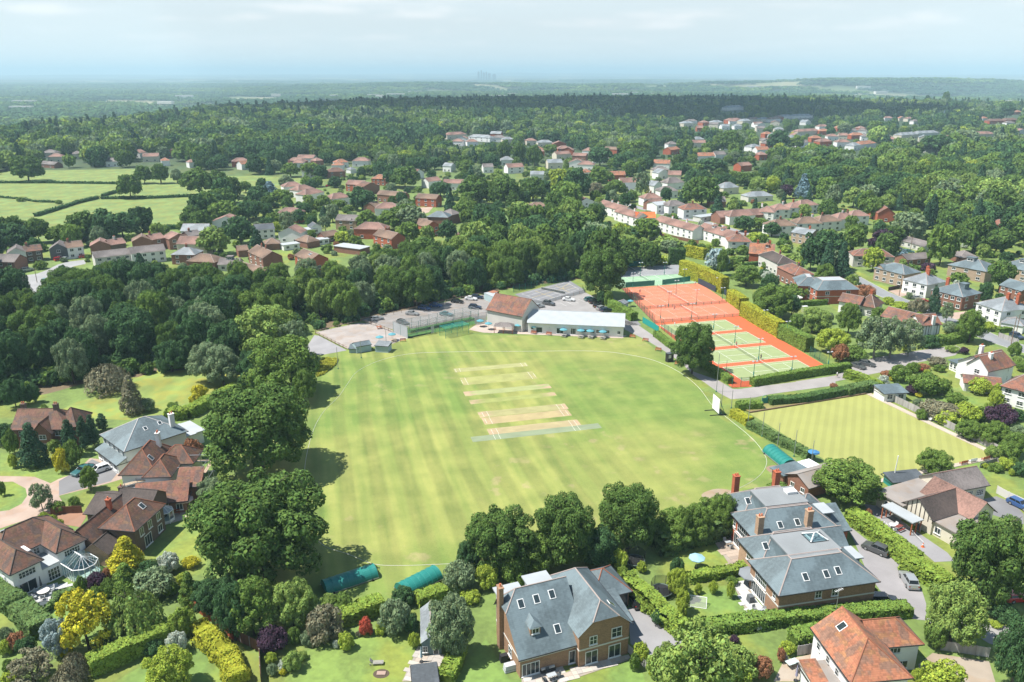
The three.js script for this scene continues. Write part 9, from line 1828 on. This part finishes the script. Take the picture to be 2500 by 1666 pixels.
  const cover = (p, yaw, w, h, d, m, label, cat) => { const t = thing('covered_furniture', label, cat, p[0], 0.06, p[1], yaw), q = new MB(), a = 0.86; const B = [V(-w / 2, 0, d / 2), V(w / 2, 0, d / 2), V(w / 2, 0, -d / 2), V(-w / 2, 0, -d / 2)], T = B.map((v) => V(v.x * a, h, v.z * a)); for (let i = 0; i < 4; i++) { const j = (i + 1) % 4; q.quad(B[i], B[j], T[j], T[i]); } q.quad(...T); q.build('cover', m, t); const k = mesh('tie_band', new THREE.BoxGeometry(w * 0.97, 0.05, d * 0.97), MT.black, t); k.position.y = h * 0.3; };
  cover([-0.26,-89.6], 0.37, 1.8, 1, 1, M(0.5, 0.52, 0.54), 'grey covered storage box beside the brown brick house', 'box'); cover([-1.14,-91.45], 0.37, 1.2, 1, 0.8, MT.black, 'black covered barbecue beside the brown brick house', 'barbecue'); cover([37.14,-104.59], 0.2, 0.9, 1.1, 1.1, M(0.12, 0.13, 0.14), 'dark covered barbecue on the white patio', 'barbecue');
  { const p = [4.72,-89.9], t = thing('daybed', 'black daybed with white cushions on the pale stone patio', 'daybed', p[0], 0.08, p[1], 0.37); new MB().box(0, 0, 0, 2.2, 0.45, 1.7).build('base', MT.black, t); for (let i = 0; i < 3; i++) new MB().box(-0.68 + i * 0.68, 0.46, 0, 0.64, 0.22, 1.5).build('cushion', MT.offwhite, t); for (let i = 0; i < 3; i++) new MB().box(-0.68 + i * 0.68, 0.5, -0.7, 0.62, 0.55, 0.2).build('back_cushion', MT.offwhite, t); }
  { const p = [-72.16,-102.56], t = thing('covered_table', 'dark round covered table at the patio edge', 'table', p[0], 0.05, p[1]); const q = mesh('cover', new THREE.CylinderGeometry(1.35, 1.5, 0.5, 28), M(0.06, 0.08, 0.085), t); q.position.y = 0.3; const r = mesh('rim', new THREE.TorusGeometry(1.4, 0.08, 6, 28).rotateX(Math.PI / 2), MT.darkslate, t); r.position.y = 0.55; }
  for (const [p, m, l] of [[[-74.85,-107.51], MT.darkslate, 'closed dark parasol beside the round grey patio table'], [[38.45,-87.51], M(0.3, 0.28, 0.42), 'closed lilac parasol on the stone patio'], [[-12.64,-91.14], M(0.3, 0.42, 0.5), 'closed pale blue parasol on the cream terrace']]) { const t = thing('closed_parasol', l, 'parasol', p[0], 0.06, p[1]), q = mesh('pole', poleG, MT.steel, t); q.scale.set(0.5, 2.6, 0.5); const c = mesh('furled_canopy', new THREE.CylinderGeometry(0.05, 0.2, 1.7, 8), m, t); c.position.y = 1.7; const b = mesh('base', new THREE.CylinderGeometry(0.3, 0.32, 0.1, 12), MT.black, t); b.position.y = 0.05; }
  { const p = [71.39,-119.71], t = thing('traffic_cone', 'orange traffic cone in the bowling club yard', 'cone', p[0], 0.02, p[1]); const c = mesh('cone', new THREE.CylinderGeometry(0.05, 0.2, 0.75, 12), M(0.8, 0.15, 0.02), t); c.position.y = 0.42; const b = mesh('foot', new THREE.BoxGeometry(0.5, 0.06, 0.5), M(0.8, 0.15, 0.02), t); b.position.y = 0.03; const r = mesh('white_band', new THREE.CylinderGeometry(0.11, 0.15, 0.18, 12), MT.frame, t); r.position.y = 0.5; }
  { const a = [71.39,-125.92], b = [71.62,-120.19], t = thing('barrier_tape', 'white chain barrier across the bowling club yard', 'barrier', a[0], 0, a[1]), n = 8; for (let i = 0; i < n; i++) { const f = (k) => V((b[0] - a[0]) * k / n, 0.75 - 0.12 * Math.sin((k / n) * Math.PI), (b[1] - a[1]) * k / n); new MB().tube(f(i), f(i + 1), 0.03, 0.03, 5).build('link', MT.frame, t); } }
  { const q = [72.89,-124.7], t = thing('notice_board', 'dark notice board leaning on the bowling club wall', 'board', q[0], 0.03, q[1], 0.43 - 1.57); new MB().box(0, 0.15, 0, 1.1, 1.5, 0.06).build('frame', MT.lead, t); new MB().box(0, 0.25, 0.03, 0.95, 1.3, 0.04).build('panel', MT.darkslate, t); }
  { const q = [-12.1,-92.62]; chair(q, 0.4, MT.timber, 'brown armchair in front of the garden cabin', null); }
  { const q = [101,-263.79], t = thing('garden_arch', 'white garden arch in the hedge behind the large red brick house', 'arch', q[0], 0, q[1], 0.2), m = new MB(); for (const s of [-1, 1]) for (const z of [-0.4, 0.4]) m.tube(V(s * 0.8, 0, z), V(s * 0.8, 2, z), 0.06, 0.06, 5); m.box(0, 2, 0, 1.9, 0.1, 1); m.build('frame', MT.frame, t); }
  { const q = [62.76,-182.6], t = thing('garden_gate', 'green gate with curved top at the bowling green entrance', 'gate', q[0], 0, q[1], 0.3); for (let i = 0; i < 5; i++) { const b = mesh('board', new THREE.BoxGeometry(0.22, 1.7, 0.05), MT.teal, t); b.position.set(-0.5 + i * 0.25, 0.9, 0); } const a = mesh('arch', new THREE.TorusGeometry(0.75, 0.06, 6, 20, Math.PI), MT.teal, t); a.position.y = 1.75; for (const s of [-1, 1]) { const b = mesh('post', new THREE.BoxGeometry(0.14, 1.9, 0.14), MT.teal, t); b.position.set(s * 0.75, 0.95, 0); } }
}
{ // scaffolding round the steep roofed white house
  const t = thing('scaffolding', 'steel scaffolding with timber boards on the steep roofed white house', 'scaffold', -62.6, 0, -138.4, 0.05), pole = (a, b) => new MB().tube(a, b, 0.06, 0.06, 6).build('tube', MT.steel, t);
  for (const x of [-1.6, 0.6, 2.8]) for (const z of [-4.6, -2, 0.6]) if (x > 2 || z > 0 || z < -4) pole(V(x, 0, z), V(x, 6.4, z));
  for (const y of [2.4, 4.6, 6]) { pole(V(-2, y, 0.6), V(3.2, y, 0.6)); pole(V(2.8, y, -5), V(2.8, y, 1)); pole(V(-2, y, -4.6), V(3.2, y, -4.6)); }
  for (const [x, z, w, d] of [[0.6, 0.9, 4.6, 0.3], [0.6, 0.55, 4.6, 0.3], [3.1, -2, 0.3, 5.6], [2.75, -2, 0.3, 5.6], [0.4, -4.8, 4.4, 0.3]]) for (const y of [4.65]) new MB().box(x, y, z, w, 0.06, d).build('board', MT.palewood, t);
  const s = thing('scaffolding', 'scaffold tubes and boards beside the flat extension of the white house', 'scaffold', -73.6, 0, -134.6, 0.6), p2 = (a, b) => new MB().tube(a, b, 0.06, 0.06, 6).build('tube', MT.steel, s); for (const x of [0, 2.2, 4.4]) { p2(V(x, 0, 0), V(x, 4.2, 0)); p2(V(x, 0, -1.2), V(x, 4.2, -1.2)); } for (const y of [1.8, 3.6]) { p2(V(-0.3, y, 0), V(4.8, y, 0)); p2(V(-0.3, y, -1.2), V(4.8, y, -1.2)); } for (let i = 0; i < 3; i++) new MB().box(2.2, 3.66, -0.25 - i * 0.33, 4.8, 0.06, 0.29).build('board', MT.palewood, s);
}
function conservatory(label, p, yaw, r) { // small octagonal glass room
  const t = thing('conservatory', label, 'conservatory', p[0], 0, p[1], yaw), m = new MB(), c = (k, y, q = r) => V(Math.cos(k * 0.7854) * q, y, Math.sin(k * 0.7854) * q);
  new MB().poly(Array.from({ length: 8 }, (_, k) => c(-k, 0.06))).build('floor', MT.cream, t);
  for (let k = 0; k < 8; k++) { m.tube(c(k, 0), c(k, 2.2), 0.07, 0.07, 4); m.tube(c(k, 2.2), c(k + 1, 2.2), 0.08, 0.08, 4); m.tube(c(k, 0.6), c(k + 1, 0.6), 0.06, 0.06, 4); m.tube(c(k, 2.2), V(0, 3.2, 0), 0.06, 0.06, 4); new MB().quad(c(k, 0.1), c(k + 1, 0.1), c(k + 1, 0.6), c(k, 0.6)).build('dwarf_wall', MT.frame, t); new MB().quad(c(k, 0.6), c(k + 1, 0.6), c(k + 1, 2.2), c(k, 2.2)).build('wall_pane', MT.clear, t); new MB().poly([c(k, 2.22), c(k + 1, 2.22), V(0, 3.22, 0)]).build('roof_pane', M(0.8, 0.85, 0.85, { transmission: 0.6, thickness: 0, rough: 0.3 }), t); }
  m.build('frame', MT.frame, t);
}
conservatory('small white conservatory beside the terrace of the dark brick house', [-63.89,-128.26], 0.2, 1.7); conservatory('white conservatory behind the garden lawn at the right edge', [124.88,-184.56], 0.3, 2.2);
// ---------------------------------------------------------------- people
function personGeo(pose, cols) {               // one continuous skin from tapered limbs; cols: skin, top, legs, hair
  const J = pose, parts = []; const cap = (a, b, r0, r1, c) => parts.push([a, b, r0, r1, c]);
  cap(J.hip, J.chest, 0.15, 0.17, 1); cap(J.chest, J.neck, 0.16, 0.07, 1); cap(J.neck, J.head, 0.06, 0.07, 0); cap(J.head, [J.head[0], J.head[1] + 0.1, J.head[2]], 0.1, 0.095, 0);
  for (const s of ['l', 'r']) { cap(J.hip, J[s + 'h'], 0.13, 0.1, 2); cap(J[s + 'h'], J[s + 'k'], 0.1, 0.065, 2); cap(J[s + 'k'], J[s + 'a'], 0.065, 0.045, 0); cap(J[s + 'a'], [J[s + 'a'][0], J[s + 'a'][1] - 0.03, J[s + 'a'][2] + 0.16], 0.045, 0.04, 3); cap(J.chest, J[s + 's'], 0.1, 0.07, 1); cap(J[s + 's'], J[s + 'e'], 0.06, 0.045, 1); cap(J[s + 'e'], J[s + 'w'], 0.045, 0.033, 0);
    const w = J[s + 'w'], e = J[s + 'e'], d = V(w[0] - e[0], w[1] - e[1], w[2] - e[2]).normalize(); for (let f = 0; f < 4; f++) { const o = (f - 1.5) * 0.024; cap([w[0] + o * 0.5, w[1], w[2] + o], [w[0] + d.x * (0.15 - Math.abs(f - 1.3) * 0.02) + o, w[1] + d.y * 0.15, w[2] + d.z * 0.15 + o], 0.018, 0.012, 0); } cap(w, [w[0] + d.x * 0.07 + 0.05, w[1] + d.y * 0.07, w[2] + d.z * 0.07 + 0.03], 0.017, 0.012, 0); }
  const n = 72, mc = new MarchingCubes(n, MT.white, false, false, 90000); mc.isolation = 0; const S = 2.1;
  const dist = (p) => { let best = 9, ci = 0, sm = 0; for (const [a, b, r0, r1, c] of parts) { const ab = [b[0] - a[0], b[1] - a[1], b[2] - a[2]], ap = [p[0] - a[0], p[1] - a[1], p[2] - a[2]], t = clamp((ap[0] * ab[0] + ap[1] * ab[1] + ap[2] * ab[2]) / (ab[0] ** 2 + ab[1] ** 2 + ab[2] ** 2 + 1e-9)), d = Math.hypot(ap[0] - ab[0] * t, ap[1] - ab[1] * t, ap[2] - ab[2] * t) - (r0 + (r1 - r0) * t); if (d < best) { best = d; ci = c; } } return [best, ci]; };
  for (let k = 0; k < n; k++) for (let j = 0; j < n; j++) for (let i = 0; i < n; i++) mc.field[i + j * n + k * n * n] = -dist([((i / n) * 2 - 1) * S / 2, ((j / n) * 2 - 1) * S / 2 + 0.95, ((k / n) * 2 - 1) * S / 2])[0];
  mc.update(); const N = mc.count, pos = new Float32Array(N * 3), nor = new Float32Array(N * 3), col = new Float32Array(N * 3), q = [V(0, 0, 0)];
  for (let i = 0; i < N; i++) { const x = mc.positionArray[i * 3] * S / 2, y = mc.positionArray[i * 3 + 1] * S / 2 + 0.95, z = mc.positionArray[i * 3 + 2] * S / 2; pos.set([x, y, z], i * 3); nor.set([mc.normalArray[i * 3], mc.normalArray[i * 3 + 1], mc.normalArray[i * 3 + 2]], i * 3); const c = dist([x, y, z])[1], hd = J.head, hairy = c === 0 && Math.hypot(x - hd[0], z - hd[2]) < 0.14 && y > hd[1] - 0.02 && (z < hd[2] + 0.02 || y > hd[1] + 0.1); col.set(hairy ? cols[3] : c === 3 ? [0.7, 0.7, 0.7] : cols[c], i * 3); }
  const g = new THREE.BufferGeometry(); g.setAttribute('position', new THREE.BufferAttribute(pos, 3)); g.setAttribute('normal', new THREE.BufferAttribute(nor, 3)); g.setAttribute('color', new THREE.BufferAttribute(col, 3)); return g;
}
const base = { hip: [0, 0.95, 0], chest: [0, 1.3, 0.02], neck: [0, 1.46, 0.02], head: [0, 1.6, 0.04], lh: [0.1, 0.9, 0], rh: [-0.1, 0.9, 0], lk: [0.12, 0.5, 0.05], rk: [-0.12, 0.5, 0.05], la: [0.13, 0.08, 0], ra: [-0.13, 0.08, 0], ls: [0.19, 1.38, 0], rs: [-0.19, 1.38, 0], le: [0.26, 1.12, 0.02], re: [-0.26, 1.12, 0.02], lw: [0.25, 0.88, 0.1], rw: [-0.25, 0.88, 0.1] };
const poses = { ready: { ...base, lk: [0.22, 0.5, 0.15], rk: [-0.2, 0.5, 0.12], la: [0.28, 0.08, -0.05], ra: [-0.26, 0.08, 0], le: [0.3, 1.12, 0.15], re: [-0.3, 1.12, 0.15], lw: [0.12, 1.02, 0.36], rw: [-0.1, 1.05, 0.38] }, walk: { ...base, lk: [0.1, 0.52, 0.2], rk: [-0.1, 0.5, -0.02], la: [0.1, 0.08, 0.26], ra: [-0.1, 0.12, -0.34], lw: [0.24, 0.9, -0.16], rw: [-0.24, 0.92, 0.22] }, swing: { ...base, rs: [-0.2, 1.4, 0.02], re: [-0.42, 1.46, 0.02], rw: [-0.6, 1.62, 0.1], lk: [0.2, 0.52, 0.12], la: [0.3, 0.08, 0.05], lw: [0.3, 1.1, 0.3] } };
const skin = [0.5, 0.3, 0.22], personMat = M(1, 1, 1, { vertexColors: true, rough: 0.85 }), pc = new Map();
function person(p, yaw, pose, top, legs, label, racket) { const key = pose + top + legs; if (!pc.has(key)) pc.set(key, personGeo(poses[pose], [skin, top, legs, [0.06, 0.04, 0.03]])); const t = thing('person', label, 'person', p[0], 0.03, p[1], yaw); mesh('body', pc.get(key), personMat, t); if (racket) { const w = poses[pose].rw, r = thing('tennis_racket', 'tennis racket held by ' + racket, 'racket', p[0], 0.03, p[1], yaw), h = mesh('hoop', new THREE.TorusGeometry(0.13, 0.015, 6, 20), MT.black, r); h.position.set(w[0] - 0.05, w[1] + 0.42, w[2] + 0.1); new MB().tube(V(w[0], w[1] - 0.05, w[2]), V(w[0] - 0.04, w[1] + 0.3, w[2] + 0.08), 0.018, 0.018, 6).build('handle', MT.black, r); } }
person([47.82,-287.69], 2.6, 'swing', [0.05, 0.05, 0.06], [0.04, 0.04, 0.05], 'person in dark clothes swinging on the far clay court', 'the player in dark clothes');
person([52.86,-246.87], 1.4, 'ready', [0.75, 0.74, 0.72], [0.7, 0.7, 0.7], 'person in white beside the farthest green court', 'the player in white by the farthest green court');
person([63.7,-243.86], 1.2, 'ready', [0.35, 0.55, 0.65], [0.6, 0.62, 0.65], 'person in pale blue at the farthest green court', 'the player in pale blue');
person([71.59,-215.21], -1.4, 'ready', [0.04, 0.04, 0.05], [0.03, 0.03, 0.04], 'person in black at the second nearest green court', 'the player in black');
person([67.52,-226.67], 1.6, 'walk', [0.4, 0.1, 0.1], [0.08, 0.08, 0.1], 'person in red walking by the net of the third court', null);
person([71.23,-300.24], 3, 'walk', [0.7, 0.7, 0.7], [0.5, 0.5, 0.52], 'person in white at the far right of the clay', null);
person([87.95,-201.15], 1.3, 'walk', [0.72, 0.72, 0.72], [0.1, 0.1, 0.12], 'person in white top walking on the club path', null);
person([56.37,-265.86], 0.6, 'ready', [0.6, 0.3, 0.25], [0.1, 0.1, 0.12], 'person in pink on the nearest clay court', 'the player in pink');
// ---------------------------------------------------------------- markings of the multi sport court
{ const m = M(0.6, 0.6, 0.58), y2 = M(0.6, 0.45, 0.12), A = [1.68,-286.87], B = [22.54,-306.52], C = [26.84,-294.48], D = [11.02,-275.23], at = (s, t) => [mixn(mixn(A[0], B[0], s), mixn(D[0], C[0], s), t), mixn(mixn(A[1], B[1], s), mixn(D[1], C[1], s), t)], root = tag(new THREE.Group(), 'painted lines of the multi sport court', null, null, 'structure'); root.name = 'court_markings'; scene.add(root);
  const ln = (a, b, mm) => sheet('painted_line', [strip([at(...a), at(...b)], 0.14)], 0.045, mm, { parent: root });
  for (const s of [0.06, 0.3, 0.5, 0.7, 0.94]) ln([s, 0.08], [s, 0.92], s === 0.5 || s === 0.06 || s === 0.94 ? m : y2); for (const t of [0.08, 0.3, 0.5, 0.7, 0.92]) ln([0.06, t], [0.94, t], t === 0.5 ? y2 : m); const arc = Array.from({ length: 13 }, (_, i) => at(0.94 - 0.22 * Math.sin(i / 12 * Math.PI), 0.22 + 0.56 * (i / 12))); sheet('painted_line', [strip(arc, 0.14)], 0.049, y2, { parent: root });
  const q = at(0.5, 0.5), n = thing('tennis_net', 'net across the grey multi sport court', 'net', q[0], 0, q[1], 0.9), a = mesh('mesh', new THREE.BoxGeometry(0.02, 0.9, 11), M(0.03, 0.05, 0.04, { transparent: true, opacity: 0.5, rough: 1 }), n); a.position.y = 0.5; const tp = mesh('tape', new THREE.BoxGeometry(0.05, 0.07, 11), MT.frame, n); tp.position.y = 0.97;
  const pk = tag(new THREE.Group(), 'white parking bay lines behind the clubhouse', null, null, 'structure'); pk.name = 'parking_markings'; scene.add(pk); for (let i = 0; i < 6; i++) { const a2 = [17.14,-275.23], b2 = [28.46,-284.3], x = mixn(a2[0], b2[0], i / 5), z = mixn(a2[1], b2[1], i / 5); sheet('painted_line', [strip([[x, z], [x + 2.2, z + 4.4]], 0.12)], 0.05, m, { parent: pk }); }
}
// ---------------------------------------------------------------- far off: towers, sheds and pale houses on the plain, and the cloud that shades the ridge
{ const tower = M(0.35, 0.42, 0.46, { rough: 0.9 }), pale = M(0.75, 0.72, 0.68, { rough: 0.9 });
  [[-470, 75, 26], [-430, 92, 20], [-395, 62, 30], [-360, 70, 22], [-320, 48, 40], [-250, 36, 50]].forEach(([x, h, w], i) => { const z = -11800, y = hgt(x, z), t = thing('tower_block', ['leftmost', 'second and tallest', 'third', 'fourth', 'fifth', 'rightmost'][i] + ' of the hazy towers on the horizon', 'tower', x, y, z, 0, 'towers on the horizon'); new MB().box(0, 0, 0, w, h + 45, w).build('tower_body', tower, t); new MB().box(0, h + 45, 0, w * 0.4, 8, w * 0.4).build('plant_room', tower, t); });
  const rr = rng(31); for (let i = 0; i < 34; i++) { const d = 2900 + 2600 * rr(), a = (rr() - 0.5) * 1.25, x = Math.sin(a) * d, z = -Math.cos(a) * d, w = 30 + 60 * rr(), b = new MB().box(0, 0, 0, w, 9 + 6 * rr(), 22); const t = thing('pale_shed', 'long pale building on the hazy plain', 'building', x, hgt(x, z) + 8, z, (rr() - 0.5) * 0.5, 'pale buildings on the plain'); b.build('wall', pale, t); const r = new MB().box(0, 15, 0, w + 1, 0.6, 23); t.children[0].position.y = 0; }
  const cl = new THREE.IcosahedronGeometry(1, 3), gs = []; for (let i = 0; i < 44; i++) { const g = cl.clone(); const a = rr() * 6.283, q = Math.sqrt(rr()), s = 150 + 150 * rr(); g.scale(s * 1.5, s * 0.4, s); g.translate(Math.cos(a) * q * 560, (rr() - 0.5) * 40, Math.sin(a) * q * 420); gs.push(g); }
  const c = mesh('cloud', mergeGeometries(gs), M(0.9, 0.9, 0.9, { rough: 1 })); c.position.set(-640, 1400, -1880); tag(c, 'broad fair weather cloud above the ridge', null, null, 'structure');
}
console.log('objects done');

renderer.render(scene, camera);
